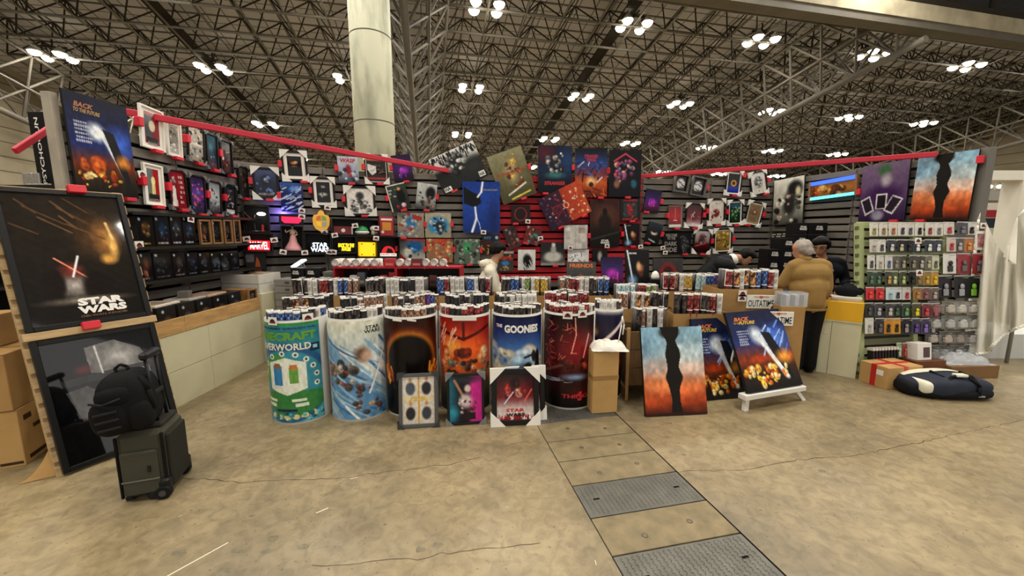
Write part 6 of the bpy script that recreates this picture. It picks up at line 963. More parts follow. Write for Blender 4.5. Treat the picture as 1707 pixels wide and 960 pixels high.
# ---- suitcase
OLV = M('suitcase_olive', '3f3e32', .8, noise=.08, ns=10, bump=.15, bs=120); BLKF = M('nylon_black', '141314', .8, bump=.3, bs=90); BLKP = M('plastic_black', '18181a', .35)
c0, c1 = gnd(205, 840), gnd(283, 826); cxv = unit(c1 - c0); cyv = np.cross((0, 0, 1), cxv); CWd = np.linalg.norm(c1 - c0); MC = mtx(c0, cxv, (0, 0, 1)); CH, CDp = .46, .30
t = thing('suitcase', 'olive grey wheeled suitcase standing before the leaning board', 'suitcase', MC)
MB().box(0, 0, .02, CWd, CDp, CH, 0, .03).build('shell', OLV, t); MB().box(.02, -.022, .05, CWd - .03, .0, CH - .12, 0, .015).build('front_pocket', OLV, t); MB().box(.02, -.026, .145, CWd - .03, -.02, .153).build('zip', M('zip_grey', '6a675c', .5), t); MB().box(.0, .02, .0, .05, CDp - .02, .03, 0, .008).build('foot_bar', BLKP, t)
MB().box(-.004, -.004, .03, .012, .012, CH - .02, 0, .004).build('piping', BLKF, t); MB().box(CWd - .012, -.004, .03, CWd + .004, .012, CH - .02, 0, .004).build('piping', BLKF, t); MB().box(CWd - .005, .03, .05, CWd + .02, CDp - .03, CH - .05, 0, .008).build('back_panel', M('suitcase_dark', '2c2b26', .8), t); MB().box(CWd - .12, .04, CH, CWd - .01, CDp - .04, CH + .03, 0, .01).build('top_tray', M('suitcase_dark'), t); MB().box(CWd * .66, -.03, .2, CWd * .72, -.022, .24).build('zip_pull', BLKP, t)
for y in (-.01, CDp - .03):
    MB().box(CWd - .11, y - .01, 0, CWd + .015, y + .045, .13, 0, .015).build('wheel_housing', BLKP, t)
    wh = MB().tube((CWd - .02, y - .025, .043), (CWd - .02, y + .012, .043), .043, n=20).build('wheel', M('rubber', '1a1a1a', .6), t); MB().tube((CWd - .02, y - .029, .043), (CWd - .02, y - .024, .043), .02, n=14).build('hub', M('hub_grey', '3c3c3c', .4), wh)
hp = MB()
for y in (.09, CDp - .09): MB().tube((CWd - .05, y, CH), (CWd - .075, y, CH + .46), .011, n=8).build('handle_post', BLKP, t)
MB().box(CWd - .1, .06, CH + .44, CWd - .05, CDp - .06, CH + .49, 0, .014).build('handle_grip', BLKP, t); MB().box(CWd - .085, .1, CH + .2, CWd - .045, CDp - .1, CH + .23, 0, .004).build('handle_brace', BLKP, t)
# ---- backpack strapped on the suitcase
MBk = MC @ Matrix.Translation((.085, .1, CH + .005)) @ Matrix.Rotation(math.radians(-7), 4, 'Y') @ Matrix.Rotation(math.radians(8), 4, 'Z')
t = thing('backpack', 'black backpack resting on the olive suitcase against its handle', 'backpack', MBk)
def bpf(v): v = v.copy(); k = 1 - .22 * max(0, v[2] / .2) ** 2; v[0] *= k; v[1] *= k; return v
sball(MB(), (0, 0, .19), .135, .16, .19, .55, fn=bpf).build('main_bag', BLKF, t); sball(MB(), (-.06, -.09, .13), .105, .09, .12, .75).build('front_pocket', BLKF, t); sball(MB(), (-.02, -.1, .25), .1, .07, .07, .8).build('top_pocket', BLKF, t); sball(MB(), (.07, -.11, .11), .06, .06, .1, .75).build('side_pocket', BLKF, t)
MB().path([(-.02, 0, .36), (-.03, 0, .40), (.0, 0, .42), (.03, 0, .40), (.03, 0, .36)], .009, 6).build('grab_loop', BLKF, t)
for z in (.07, .12, .17): MB().box(-.12, -.186, z, -.01, -.174, z + .016, 0, .004).build('webbing', M('webbing', '242224', .7), t)
MB().path([(-.13, -.15, .25), (-.06, -.19, .235), (.02, -.18, .25)], .007, 6).build('compression_strap', M('webbing'), t); MB().path([(.1, -.08, .34), (.13, -.1, .25), (.13, -.1, .12)], .014, 6).build('shoulder_strap', BLKF, t)
# ---- neighbouring stall seen past the left wall
t = thing('neighbour_shelf', 'dark shelf unit of the neighbouring stall at far left', 'shelf'); P = at(40, 300, 3.9)
for z in (.0, .6, 1.15, 1.65, 2.12): MB().box(-5.6, 3.75, z, -4.15, 4.15, z + .03).build('board', BB, t)
for x in (-5.6, -4.18): MB().box(x, 3.75, 0, x + .03, 4.15, 2.12).build('side', BB, t)
MB().box(-5.6, 4.15, 0, -4.15, 4.17, 2.12).build('back', BB, t)
for i, (px, c) in enumerate(((6, '5c5040'), (22, '6c6c70'), (8, '2c3444'), (20, '7c5c3c'))): z = (1.18, 1.18, .63, .63)[i]; tag(MB().box(-.08, -.06, 0, .08, .06, .2, 0, .004).box(-.06, -.062, .04, .06, -.06, .15, 1).build('shelf_goods', [M('ngood_' + c, c, .5), M('ngood_p%d' % (i % 2), ('b8b0a0', '8c3030')[i % 2], .5)], None, Matrix.Translation((-4.9 + .3 * (i % 2), 3.9, z))), '%s small pack on the neighbouring stall shelf, %s board' % (('Brown', 'Grey')[i % 2].lower(), ('upper', 'upper', 'lower', 'lower')[i]), 'pack')
t = thing('banner_box', 'tall black box with vertical white lettering behind the left wall', 'box', Matrix.Translation(tuple(at(84, 290, 4.05) * V3(1, 1, 0)))); zb = 2.15; hb = at(84, 190, 4.05)[2] - zb
MB().box(-.14, 0, zb, .16, .15, zb + hb, 0, .004).build('box', M('box_black'), t)
for x, s, wd in ((-.06, 'PSYCHOGUN', .04), (.08, 'PSYCHOGUN', .06)): lt = text(t, s, 0, 0, hb * .85, wd, 0, TW, .02); lt.matrix_local = Matrix.Translation((x, -.003, zb + hb * .5)) @ Matrix.Rotation(-math.pi / 2, 4, 'Y')
for px, py, w, h, lab in ((46, 268, .17, .16, 'silver crumpled panel standing on the neighbouring shelf'), (60, 292, .26, .05, 'long silver foil pack lying on the neighbouring shelf')): P = at(px, py, 3.95); tag(MB().box(-w / 2, 0, 0, w / 2, .02, h, 0, .004).build('silver_pack', M('foil', 'b8b4ae', .3, .7, bump=.6, bs=30), None, Matrix.Translation((P[0], P[1], 2.15))), lab, 'pack')
# ================================================================ right side: peg display
q0, q1 = V3(4.13, 4.46, 0), V3(5.42, 4.66, 0); qx = unit(q1 - q0); qb = np.cross((0, 0, 1), qx); QL = np.linalg.norm(q1 - q0); qa = math.radians(7); qu = V3(0, 0, 1) * math.cos(qa) + qb * math.sin(qa); MQ = mtx(q0, qx, qu)
GRN = M('slat_green', 'a3ad7c', .7, noise=.08, ns=5); GRD = M('slat_green_dark', '6a6a50', .7); t = thing('peg_display', 'pale green slatted display hung with small packs at right', 'display rack', MQ)
QH = 1.84
for x, w in ((0, .09), (.80, .06), (QL - .05, .05)): MB().box(x, .0, 0, x + w, .05, QH, 0, .003).build('post', GRN, t)
for j in range(17): z = .05 + j * .108; MB().box(.02, .02, z, QL - .01, .036, z + .075, 0, .002).build('slat', GRN if j > 9 or j < 3 else GRD, t)
for j in range(17): MB().box(-.006, -.006, .03 + j * .108, .012, .03, .07 + j * .108).build('notch_block', M('notch', '5c6444', .8), t)
MB().box(0, .05, 0, QL, .055, QH - .02).build('backing', M('peg_back', '3c382e', .9), t)
BUB = M('blister', 'd6d8d8', .15, alpha=.12)
def qz(px, py): P = hit(px, py, q0, np.cross(qx, qu)); d = P - q0; return np.dot(d, qx), np.dot(d, qu)
cardM = {}
def pack(px0, px1, py0, py1, c, c2, label, grp, d=.03, clam=False):
    x0, z1_ = qz(px0, py0); x1, z0_ = qz(px1, py1); w, h = x1 - x0 - .006, z1_ - z0_; t = thing('blister_pack', label, 'pack', MQ @ Matrix.Translation(((x0 + x1) / 2, -.03 - random.uniform(0, .03), z0_)), grp)
    MB().box(-w / 2, -.003, 0, w / 2, 0, h, 0, .001).build('card', M('packcard_' + c, c, .45), t); it = MB()
    if clam: it.box(-w * .3, -.05, h * .12, w * .3, -.004, h * .6, 0, .012).ball((w * .05, -.03, h * .62), w * .22, .025, h * .16, n=8, k=5)
    else: it.box(-w * .18, -.016, h * .1, w * .2, -.003, h * .42, 0, .006).ball((w * .02, -.012, h * .54), w * .17, .012, h * .13, n=8, k=5)
    it.build('item', M('packitem_' + c2, c2, .4), t); MB().box(-w / 2, -.002, h * .82, w / 2, .001, h + .012).build('header', M('header_' + ('w' if not clam else 'g'), 'b8b6ae' if not clam else '6c6c68', .5), t); clam and MB().box(-w * .44, -.065, h * .08, w * .44, -.003, h * .8, 0, .008).build('bubble', BUB, t)
    MB().tube((0, .04, h * .93), (0, -.07, h * .93), .003, n=5).build('peg', M('peg_metal', 'a8a8a4', .3, .9), t)
LR = [((373, 394), ['d8d4cc:8c8c48', 'd8d4cc:8c7040', 'd4d0c8:a06030', 'd8d4cc:2c2c38', 'd0ccc4:4c4c54', 'd8d4cc:1c1c20', 'd8d4cc:8c2c30', 'd8d4cc:6c6c6c']), ((401, 421), ['c8c4bc:a8a098', 'd8d4cc:3c3c40', '24283c:d0ccc0', '24242c:c0b898', '1c1c20:2c2c2c', '1c2438:e4e4e0', '1c2438:e0e0dc', '242a3c:d8d8d4']), ((427, 449), ['d4d2cc:3c3c3c', 'd0cec8:b0a898', 'd0cec8:4c5c7c', '5c584e:8c8474', '3c3a34:a09880', '38362f:8c8068', '34322c:b0aca0', '6c6858:b0ac8c', 'c8c8b0:4c5c3c']), ((453, 475), ['243c2c:4c6c4c', '243a2c:5c7c5c', '2c342c:c09840', '4c5430:c8d0a0', '3c4428:b0c080', '141414:2c2c2c', '6c5c34:8c7438', '8c7030:c89830', 'b08820:e0b828']), ((480, 499), ['b81c20:d84038', 'b01c20:d84840', 'c0d0d4:8cb0b8', 'c8ccd0:2c2c34', 'c4c0bc:a82c30', '8c6430:b08040', '6c4440:8c5c58', '5c4c48:b0a498']), ((506, 527), ['2c2a2a:4c4848', '34323a:a8a8b0', '2c3038:c0b8a8', '1c2420:3c5c3c', '243428:6c9c5c', '3c3c14:e0d020', '6c1c24:c04048', '5c2428:b04850']), ((531, 555), ['d0cec8:a8a49c', '2c2a2c:5c5458', 'b87c14:2c2010', 'c88c18:2c2414', '1c1a20:8c8890', '241c38:5c3c8c', '2c2444:8068b0', '38343c:b0a8a8'])]
for ri, ((a, b), cs) in enumerate(LR):
    xs = np.linspace(1443 - ri * 1.4, 1562 - ri * 1.0, len(cs) + 1)
    for i, cc in enumerate(cs): c, c2 = cc.split(':'); pack(xs[i], xs[i + 1], a + .012 * (i) * ri, b + .012 * i * ri, c, c2, 'small hanging pack on the peg display, %s row, %s from the left' % (ORD[ri], ORD[i]), 'packs on the peg display, %s row' % ORD[ri])
RR = [((372, 392), (1566, 1622), ['d4d0c8:a83034', '3c3c44:6c6c74', 'd0ccc4:1c1c1c'], 0), ((398, 420), (1568, 1616), ['c8b8b0:b02c30', '4c4848:b0a8a0', 'a86830:c88c48'], 0), ((424, 456), (1565, 1632), ['d8d6d0:2c2c30', '8c1c24:5c5c60', '8c1c24:606064'], 0), ((461, 496), (1558, 1626), ['16141a:8c8c94', '1a181e:a0a0a8', '1c2420:8ccc38'], 0), ((503, 522), (1540, 1622), ['4c4640:8c2c30', '6c6458:b8b0a0', '8c887c:c8c4b8', 'a8a49c:d0ccc4'], 1), ((527, 547), (1538, 1622), ['5c5a54:a8a8a4', '6c6a64:b0b0ac', '8c8c84:c4c4bc', '90908a:c0c0b8'], 1), ((553, 571), (1536, 1616), ['4c463e:a89c90', '544a40:b0a090', '4c443c:8c7c70', '504a48:a8a0a0'], 1), ((576, 597), (1534, 1612), ['3c3c38:6c6c6c', '4c4c48:8c8c8c', '4c4c4a:b0b0b0', '504e4c:a0a0a0'], 1)]
for ri, ((a, b), (x0, x1), cs, cl_) in enumerate(RR):
    xs = np.linspace(x0, x1, len(cs) + 1)
    for i, cc in enumerate(cs): c, c2 = cc.split(':'); pack(xs[i], xs[i + 1], a, b, c, c2, '%s on the right half of the peg display, %s row, %s across' % ('clear bulky pack' if cl_ else 'larger hanging pack', ORD[ri], ORD[i]), 'packs on the right half of the peg display', clam=bool(cl_))
xa, za = qz(1440, 568); xb, zb_ = qz(1484, 594)
for i in range(9): tag(MB().box(-.012, -.05, 0, .012, .02, .14, 0, .003).box(-.0125, -.051, .11, .0125, .021, .142, 1).build('strap_pack', [M('strap_dark', '1c1a1c', .5), M('strap_top', 'd8d0c8', .5)], None, MQ @ Matrix.Translation((xa + .02 + (xb - xa) * i / 9, -.05, zb_ - .01))), 'black strap pack low on the peg display, %s from the left' % ORD[i], 'pack', 'black strap packs low on the peg display')
x_, z_ = qz(1492, 594)
for k, c in enumerate(('8ca878', '8c3c3c')): pack(1488 + 9 * k, 1497 + 9 * k, 572, 594, c, 'c8d0b0' if k == 0 else 'c06050', '%s pack low on the peg display' % ('green', 'dark red')[k], 'odd packs low on the peg display')
x_, z_ = qz(1517, 596); t = thing('white_gift_box', 'white box with dark print low on the peg display', 'box', MQ @ Matrix.Translation((x_, -.1, z_))); MB().box(-.1, -.05, 0, .1, .08, .2, 0, .003).build('box', WHT, t); MB().box(-.02, -.052, .03, .07, -.05, .15).build('window', M('gift_dark', '4c3038', .4), t)
price_card(MQ @ Matrix.Translation((qz(1511, 403)[0], -.12, qz(1511, 403)[1])), 'white price card on the second row of the peg display'); price_card(MQ @ Matrix.Translation((qz(1513, 455)[0], -.12, qz(1513, 455)[1])), 'white price card on the fourth row of the peg display'); price_card(MQ @ Matrix.Translation((qz(1630, 377)[0], -.05, qz(1630, 377)[1])), 'white price card at the top right of the peg display')
x0, z0_ = qz(1620, 417); tag(MB().box(0, -.01, 0, .16, 0, .235).box(.02, -.0115, .03, .14, -.01, .2, 1).build('sticker_sheet', [WHT, M('sticker_mix', 'a87878', .5, noise=.8, ns=22)], None, MQ @ Matrix.Translation((x0, -.03, z0_))), 'white sticker sheet hanging right of the peg display', 'sticker sheet')
# ---- red-taped carton, wooden box, tray of plastic, duffel
k0, k1, k2 = gnd(1428, 634), gnd(1477, 650), gnd(1534, 645); kc = (k0 + k2) / 2; kx = unit(k2 - k1); kd = np.linalg.norm(k0 - k1); kw = np.linalg.norm(k2 - k1); ky = np.cross((0, 0, 1), kx); RTP = M('tape_red', 'b82420', .4)
t = thing('taped_carton', 'brown carton with red tape on the floor before the peg display', 'box', mtx(k1 + kx * kw / 2 + ky * kd / 2, kx, (0, 0, 1))); kh = .245
MB().box(-kw / 2, -kd / 2, 0, kw / 2, kd / 2, kh, 0, .004).build('carton', CARD2, t); MB().box(-kw / 2 - .001, -.025, kh, kw / 2 + .001, .025, kh + .001).build('tape', RTP, t); MB().box(-.03, -kd / 2 - .0015, kh - .08, .03, kd / 2 + .001, kh + .0012).build('tape', RTP, t); MB().box(-kw / 2 - .0015, -.028, .0, -kw / 2, .028, kh).build('tape', RTP, t); MB().box(-.05, -kd / 2 - .0025, .03, .05, -kd / 2 - .0005, .16).build('paper_label', WHT, t); MB().box(-kw / 2 - .0025, -.1, .14, -kw / 2 - .001, -.03, .2).build('paper_label', WHT, t); MB().box(-.04, -kd / 2 - .003, .16, .04, -kd / 2, .185).build('tape', RTP, t)
t = thing('brown_wood_box', 'reddish brown wooden box behind the taped carton', 'box', rotz(tuple(gnd(1552, 632) + V3(-.02, .18, 0)), 5)); BW_ = M('wood_red', '6c3c1c', .5, noise=.2, ns=6)
for k in range(3): MB().box(-.2, -.16, .072 * k, .2, .16, .07 + .072 * k, 0, .003).build('board', BW_, t)
t = thing('brown_tray', 'low brown tray of plastic wrap behind the blue duffel bag', 'tray', rotz(tuple(gnd(1612, 628) + V3(0, .1, 0)), 5)); MB().box(-.32, -.16, 0, .32, .2, .15, 0, .003).build('tray', M('tray_brown', '7c5c3c', .7, noise=.1), t)
gp = gnd(1612, 628) + V3(.02, .12, .15); cloth_lump(gp[0], gp[1], .152, .28, .15, .12, M('plastic_wrap', 'c8ccd0', .15, alpha=.7), 'plastic_wrap', 'crumpled clear plastic wrap in the low brown tray', 'plastic wrap', 9)
dg = gnd(1602, 668) + V3(0, .2, 0); t = thing('duffel_bag', 'navy and white duffel bag lying on the floor at right', 'duffel bag', rotz(tuple(dg), -4)); NAV = M('duffel_navy', '252c3a', .7, noise=.1, ns=12, bump=.4, bs=14); DBL = M('duffel_black', '15161a', .7, bump=.3, bs=18); DWH = M('duffel_white', 'dcdac4', .7, bump=.2, bs=20)
def duf(v): v = v.copy(); v[2] *= (.82 + .18 * math.cos(v[0] * 5)) if v[2] > 0 else 1; v[1] += .02 * math.sin(v[0] * 9); return v
sball(MB(), (0, 0, .115), .40, .215, .115, .62, 36, 16, fn=duf).build('body', NAV, t); sball(MB(), (0, -.005, .06), .405, .22, .06, .6, 36, 12).build('base', DBL, t)
m = MB(); vs = []
for i in range(25):
    x = -.36 + .72 * i / 24
    for j in range(5): yy = .03 + .13 * j / 4; zz = .115 + .118 * (max(0, 1 - (abs(x) / .40) ** 3.2) * max(0, 1 - (abs(yy) / .215) ** 3.2)) ** .31 * (.82 + .18 * math.cos(x * 5)); vs.append((x, yy + .02 * math.sin(x * 9), zz + .004))
m.add(vs, [(i * 5 + j, (i + 1) * 5 + j, (i + 1) * 5 + j + 1, i * 5 + j + 1) for i in range(24) for j in range(4)], 0, True).build('white_panel', DWH, t); sball(MB(), (-.3, -.08, .12), .06, .13, .07, .6).build('white_end_panel', DWH, t)
for x in (-.13, .16): MB().path([(x, -.215, .06), (x + .01, -.2, .15), (x + .02, -.12, .215), (x + .02, .02, .232)], .016, 6).build('strap', DBL, t)
MB().path([(-.13, -.2, .15), (-.08, -.16, .225), (.02, -.13, .25), (.1, -.15, .235), (.17, -.2, .16)], .014, 6).build('handle', DBL, t); MB().box(-.02, -.165, .235, .09, -.1, .262, 0, .006).build('handle_wrap', DWH, t); MB().box(.15, -.226, .05, .21, -.218, .065).build('badge', M('badge_grey', '8c8c8c', .4), t); sball(MB(), (-.37, -.03, .08), .07, .12, .07, .7).build('side_pocket', DBL, t)
# ---- white mesh sheet and the white stall beyond
def sheet():
    top = [(1634, 335), (1645, 372), (1660, 405), (1674, 424), (1686, 398), (1697, 362), (1712, 350)]; bot = [(1609, 590), (1625, 590), (1645, 588), (1658, 572), (1675, 556), (1692, 548), (1712, 540)]; n, k = 40, 26; vs = []
    tt = np.linspace(0, 1, 7)
    for i in range(n):
        s = i / (n - 1); tp = (np.interp(s, tt, [p[0] for p in top]), np.interp(s, tt, [p[1] for p in top])); bt = (np.interp(s, tt, [p[0] for p in bot]), np.interp(s, tt, [p[1] for p in bot]))
        for j in range(k): r_ = j / (k - 1); vs.append(at(tp[0] + (bt[0] - tp[0]) * r_, tp[1] + (bt[1] - tp[1]) * r_, 4.85 + .1 * math.sin(s * 17 + r_ * 2) + .06 * math.sin(s * 31 - r_ * 3)))
    MS = M('mesh_white', 'e4e1d4', .9, alpha=.86); t = thing('mesh_sheet', 'white mesh sheet hanging in folds at the right edge', 'sheet'); fs = [(i * k + j, i * k + j + 1, (i + 1) * k + j + 1, (i + 1) * k + j) for i in range(n - 1) for j in range(k - 1)]
    MB().add(vs, fs, 0, True).build('mesh', MS, t); hm = M('hem_white', 'ece9de', .8); MB().path([vs[i * k + k - 1] for i in range(n)], .018, 5).build('bottom_hem', hm, t); MB().path([vs[j] for j in range(k)], .016, 5).build('side_hem', hm, t)
    for i in (0, 15): MB().ball(vs[i * k + k - 1] + V3(0, -.02, .0), .012, .006, .012, n=8, k=6).build('grommet', M('grommet', '3c3830', .5), t)
    a, b, c = at(1674, 428, 4.8), at(1697, 362, 4.8), at(1694, 440, 4.65); d = at(1688, 440, 4.7); MB().add([a, b, c, d, a + V3(.01, .02, 0), b + V3(.01, .02, 0), c + V3(.01, .02, 0), d + V3(.01, .02, 0)], [(0, 1, 2, 3), (4, 7, 6, 5), (0, 4, 5, 1), (1, 5, 6, 2), (2, 6, 7, 3), (3, 7, 4, 0)]).build('folded_corner', hm, t)
    MB().tube(at(1697, 362, 4.9), at(1712, 345, 4.9), .01).build('tie_cord', hm, t)
    p = at(1637, 335, 4.88); MB().tube((p[0], p[1] + .1, 0), (p[0], p[1] + .1, p[2] + .1), .02, n=8).build('support_pole', M('pole_grey', '8c8c86', .4), t); p = at(1725, 345, 4.9); MB().tube((p[0], p[1], 0), (p[0], p[1], p[2] + .1), .02, n=8).build('support_pole', M('pole_grey'), t)
sheet()
WST = M('stall_white', 'd2cfc2', .7); t = thing('white_stall', 'white framed stall far back at the right edge', 'stall'); Y = 11.5
def fr(px0, py0, px1, py1, y0, dy, name, mat):
    A, B_ = hit(px0, py1, V3(0, y0, 0), V3(0, 1, 0)), hit(px1, py0, V3(0, y0, 0), V3(0, 1, 0)); MB().box(A[0], y0, max(A[2], 0), B_[0], y0 + dy, B_[2]).build(name, mat, t)
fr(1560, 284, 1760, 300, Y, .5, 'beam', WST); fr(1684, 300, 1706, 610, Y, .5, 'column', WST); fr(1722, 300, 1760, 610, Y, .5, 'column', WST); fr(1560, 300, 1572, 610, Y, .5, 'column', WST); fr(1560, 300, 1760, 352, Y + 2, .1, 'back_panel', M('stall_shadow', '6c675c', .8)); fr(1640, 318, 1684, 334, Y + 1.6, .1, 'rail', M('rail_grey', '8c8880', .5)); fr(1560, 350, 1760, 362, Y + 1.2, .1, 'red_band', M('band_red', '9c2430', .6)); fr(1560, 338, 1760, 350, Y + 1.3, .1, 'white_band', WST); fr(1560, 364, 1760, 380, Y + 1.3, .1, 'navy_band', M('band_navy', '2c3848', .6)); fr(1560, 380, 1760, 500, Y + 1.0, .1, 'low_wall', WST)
for px in (1634, 1650, 1666): P = hit(px, 311, V3(0, Y + 1.9, 0), V3(0, 1, 0)); MB().ball(tuple(P), .08, .06, .06, n=10, k=6).build('spotlight', M('spot_glow', 'fff6e8', .4, emit=4.), t)
fr(1560, 468, 1760, 500, Y + .2, .6, 'counter', WST)
t = thing('white_block', 'low white block on the floor beyond the mesh sheet', 'block', Matrix.Translation((0, 0, 0))); A, B_ = gnd(1650, 612), gnd(1740, 600); MB().box(A[0] + .1, A[1] + .35, 0, B_[0] + .3, A[1] + 1.1, .34).build('block', M('block_white', 'c4c6c2', .8), t)
P = gnd(1672, 575, .33); t = thing('dark_case', 'small dark red framed case on the white block', 'case', rotz((P[0] + .1, A[1] + .6, .342), -10)); MB().box(-.13, -.03, 0, .13, .03, .22, 0, .004).build('case', M('case_maroon', '3c1818', .5), t); MB().box(-.1, -.034, .04, .1, -.03, .19).build('panel', M('case_dark', '14161c', .4), t); MB().box(-.07, -.036, .06, .0, -.034, .08).build('print', WHT, t); MB().box(.03, -.036, .1, .07, -.034, .17).build('print', WHT, t)
t = thing('white_plinth', 'white tall box with a small plant at the right edge', 'plinth', Matrix.Translation(tuple(hit(1703, 438, V3(0, 7.4, 0), V3(0, 1, 0)) * V3(1, 1, 0)))); zz = hit(1703, 438, V3(0, 7.4, 0), V3(0, 1, 0))[2]; MB().box(-.15, 0, 0, .4, .4, zz).build('plinth', WST, t)
for i in range(7): MB().ball((.0 + .03 * i, .1, zz + .03 + .02 * (i % 3)), .035, .03, .03, n=8, k=5).build('leaf_tuft', M('leaf_%d' % (i % 2), ('5c7c34', 'c8b040')[i % 2], .7), t)
# ================================================================ people
SKIN = M('skin_tone', 'b98b6c', .6); HAIRB = M('hair_black', '0f0d0c', .6, bump=.4, bs=60); HAIRG = M('hair_grey', '9c948a', .8, noise=.2, ns=30, bump=.5, bs=70)
def capsule(m, p0, r0, p1, r1, n=14):
    p0, p1 = np.array(p0, float), np.array(p1, float); d = unit(p1 - p0) if np.linalg.norm(p1 - p0) > 1e-5 else V3(0, 0, 1); a = unit(np.cross(d, (0, 0, 1) if abs(d[2]) < .9 else (1, 0, 0))); b = np.cross(d, a); rings = []
    for t in (-80, -50, -20, 0): c = math.radians(t); rings.append((p0 + d * r0 * math.sin(c), r0 * math.cos(c)))
    for t in (0, 20, 50, 80): c = math.radians(t); rings.append((p1 + d * r1 * math.sin(c), r1 * math.cos(c)))
    vs = [p + r * (math.cos(2 * math.pi * i / n) * a + math.sin(2 * math.pi * i / n) * b) for p, r in rings for i in range(n)]; k = len(rings)
    fs = [(j * n + i, j * n + (i + 1) % n, (j + 1) * n + (i + 1) % n, (j + 1) * n + i) for j in range(k - 1) for i in range(n)] + [tuple(range(n))[::-1], tuple((k - 1) * n + i for i in range(n))]
    m.add(vs, fs, 0, True)
def body(t, caps, mats, voxel=.013, smooth=6, wrinkle=0.):
    """caps: (p0, r0, p1, r1, material index); remeshed into one skin, each face coloured by its nearest limb"""
    m = MB()
    for p0, r0, p1, r1, _ in caps: capsule(m, p0, r0, p1, r1)
    o = m.build('body', mats[0], t); md = o.modifiers.new('r', 'REMESH'); md.mode = 'VOXEL'; md.voxel_size = voxel; ms = o.modifiers.new('s', 'SMOOTH'); ms.iterations = smooth; ms.factor = .5
    dg = bpy.context.evaluated_depsgraph_get(); me = bpy.data.meshes.new_from_object(o.evaluated_get(dg)); o.modifiers.clear(); o.data = me; me.materials.clear()
    for q in mats: me.materials.append(q)
    n = len(me.polygons); cen = np.empty(n * 3); me.polygons.foreach_get('center', cen); cen = cen.reshape(-1, 3); best = np.full(n, 1e9); idx = np.zeros(n, int)
    for p0, r0, p1, r1, mi in caps:
        p0, p1 = np.array(p0, float), np.array(p1, float); d = p1 - p0; L2 = max(d.dot(d), 1e-9); tt = np.clip((cen - p0) @ d / L2, 0, 1); ds = np.linalg.norm(cen - p0 - tt[:, None] * d, axis=1) - (r0 + (r1 - r0) * tt); u = ds < best; best[u] = ds[u]; idx[u] = mi
    me.polygons.foreach_set('material_index', idx.astype(np.int32)); me.polygons.foreach_set('use_smooth', np.ones(n, bool)); me.update(); return o
def head_caps(c, fwd, up, mi, s=1.):
    c = np.array(c, float); fwd = unit(fwd); up = unit(np.array(up) - fwd * np.dot(up, fwd)); rt = np.cross(fwd, up); q = lambda f, u_, r: c + (fwd * f + up * u_ + rt * r) * s
    L = [(q(-.018, .03, 0), .086 * s, q(.012, .03, 0), .084 * s, mi), (q(.03, -.02, 0), .066 * s, q(.045, -.075, 0), .042 * s, mi), (q(.02, -.03, .0), .07 * s, q(.02, -.05, 0), .062 * s, mi), (q(.088, .0, 0), .01 * s, q(.104, -.022, 0), .015 * s, mi), (q(.09, -.062, -.018), .009 * s, q(.09, -.062, .018), .009 * s, mi)]
    for sd in (-1, 1): L += [(q(-.005, .02, sd * .083), .012 * s, q(-.008, -.025, sd * .082), .01 * s, mi), (q(.075, .028, sd * .045), .012 * s, q(.085, .03, sd * .02), .012 * s, mi)]
    return L, q
def face(t, q, glasses=False, s=1.):
    for sd in (-1, 1):
        MB().ball(q(.082, .008, sd * .031), .012 * s, .012 * s, .008 * s, n=10, k=6).build('eye', M('eye_dark', '1a1412', .3), t); MB().tube(q(.09, .03, sd * .015), q(.078, .033, sd * .052), .005 * s, n=6).build('eyebrow', HAIRB, t)
    MB().tube(q(.094, -.062, -.022), q(.094, -.062, .022), .004 * s, n=6).build('lips', M('lips', '8c5048', .5), t)
    if glasses:
        G_ = M('glasses_frame', '0c0c0c', .4); g = MB()
        for sd in (-1, 1):
            pts = [q(.104, .006 + .018 * math.sin(a), sd * .033 + .024 * math.cos(a)) for a in np.linspace(0, 2 * math.pi, 13)]; g.path(pts, .0028, 5)
            g.tube(q(.1, .012, sd * .057), q(.0, .016, sd * .09), .0028, n=5)
        g.tube(q(.106, .01, -.01), q(.106, .01, .01), .0028, n=5); g.build('glasses', G_, t)
def hair(t, q, mat, s=1., kind='short', name='hair'):
    pts = [((-.022, .045, 0), .094, (.015, .062, 0), .078), ((-.05, .0, 0), .078, (-.03, .04, 0), .085)]
    if kind == 'thick': pts += [((-.02, .0, -.062), .05, (-.03, .03, -.055), .058), ((-.02, .0, .062), .05, (-.03, .03, .055), .058), ((.04, .075, -.03), .05, (.055, .07, .03), .05), ((-.06, -.03, -.02), .055, (-.06, -.03, .02), .055), ((.01, .06, -.05), .05, (.01, .06, .05), .05)]
    if kind == 'grey': pts = [((-.026, .04, 0), .088, (.0, .055, 0), .074)]; pts += [((-.055, -.03, -.02), .06, (-.055, -.03, .02), .06), ((-.03, -.0, -.058), .052, (-.03, .03, -.05), .06), ((-.03, .0, .058), .052, (-.03, .03, .05), .06)]
    m = MB()
    for a, r0, b, r1 in pts: capsule(m, q(*a), r0 * s, q(*b), r1 * s)
    if kind == 'bald': 
        m = MB()
        for sd in (-1, 1): capsule(m, q(-.03, .005, sd * .052), .048 * s, q(-.055, .02, sd * .02), .058 * s)
        capsule(m, q(-.05, .045, 0), .064 * s, q(-.02, .072, .0), .052 * s)
    o = m.build(name, mat, t); md = o.modifiers.new('r', 'REMESH'); md.mode = 'VOXEL'; md.voxel_size = .012; sm_ = o.modifiers.new('s', 'SMOOTH'); sm_.iterations = 3
    dg = bpy.context.evaluated_depsgraph_get(); me = bpy.data.meshes.new_from_object(o.evaluated_get(dg)); o.modifiers.clear(); o.data = me
    for p in me.polygons: p.use_smooth = True
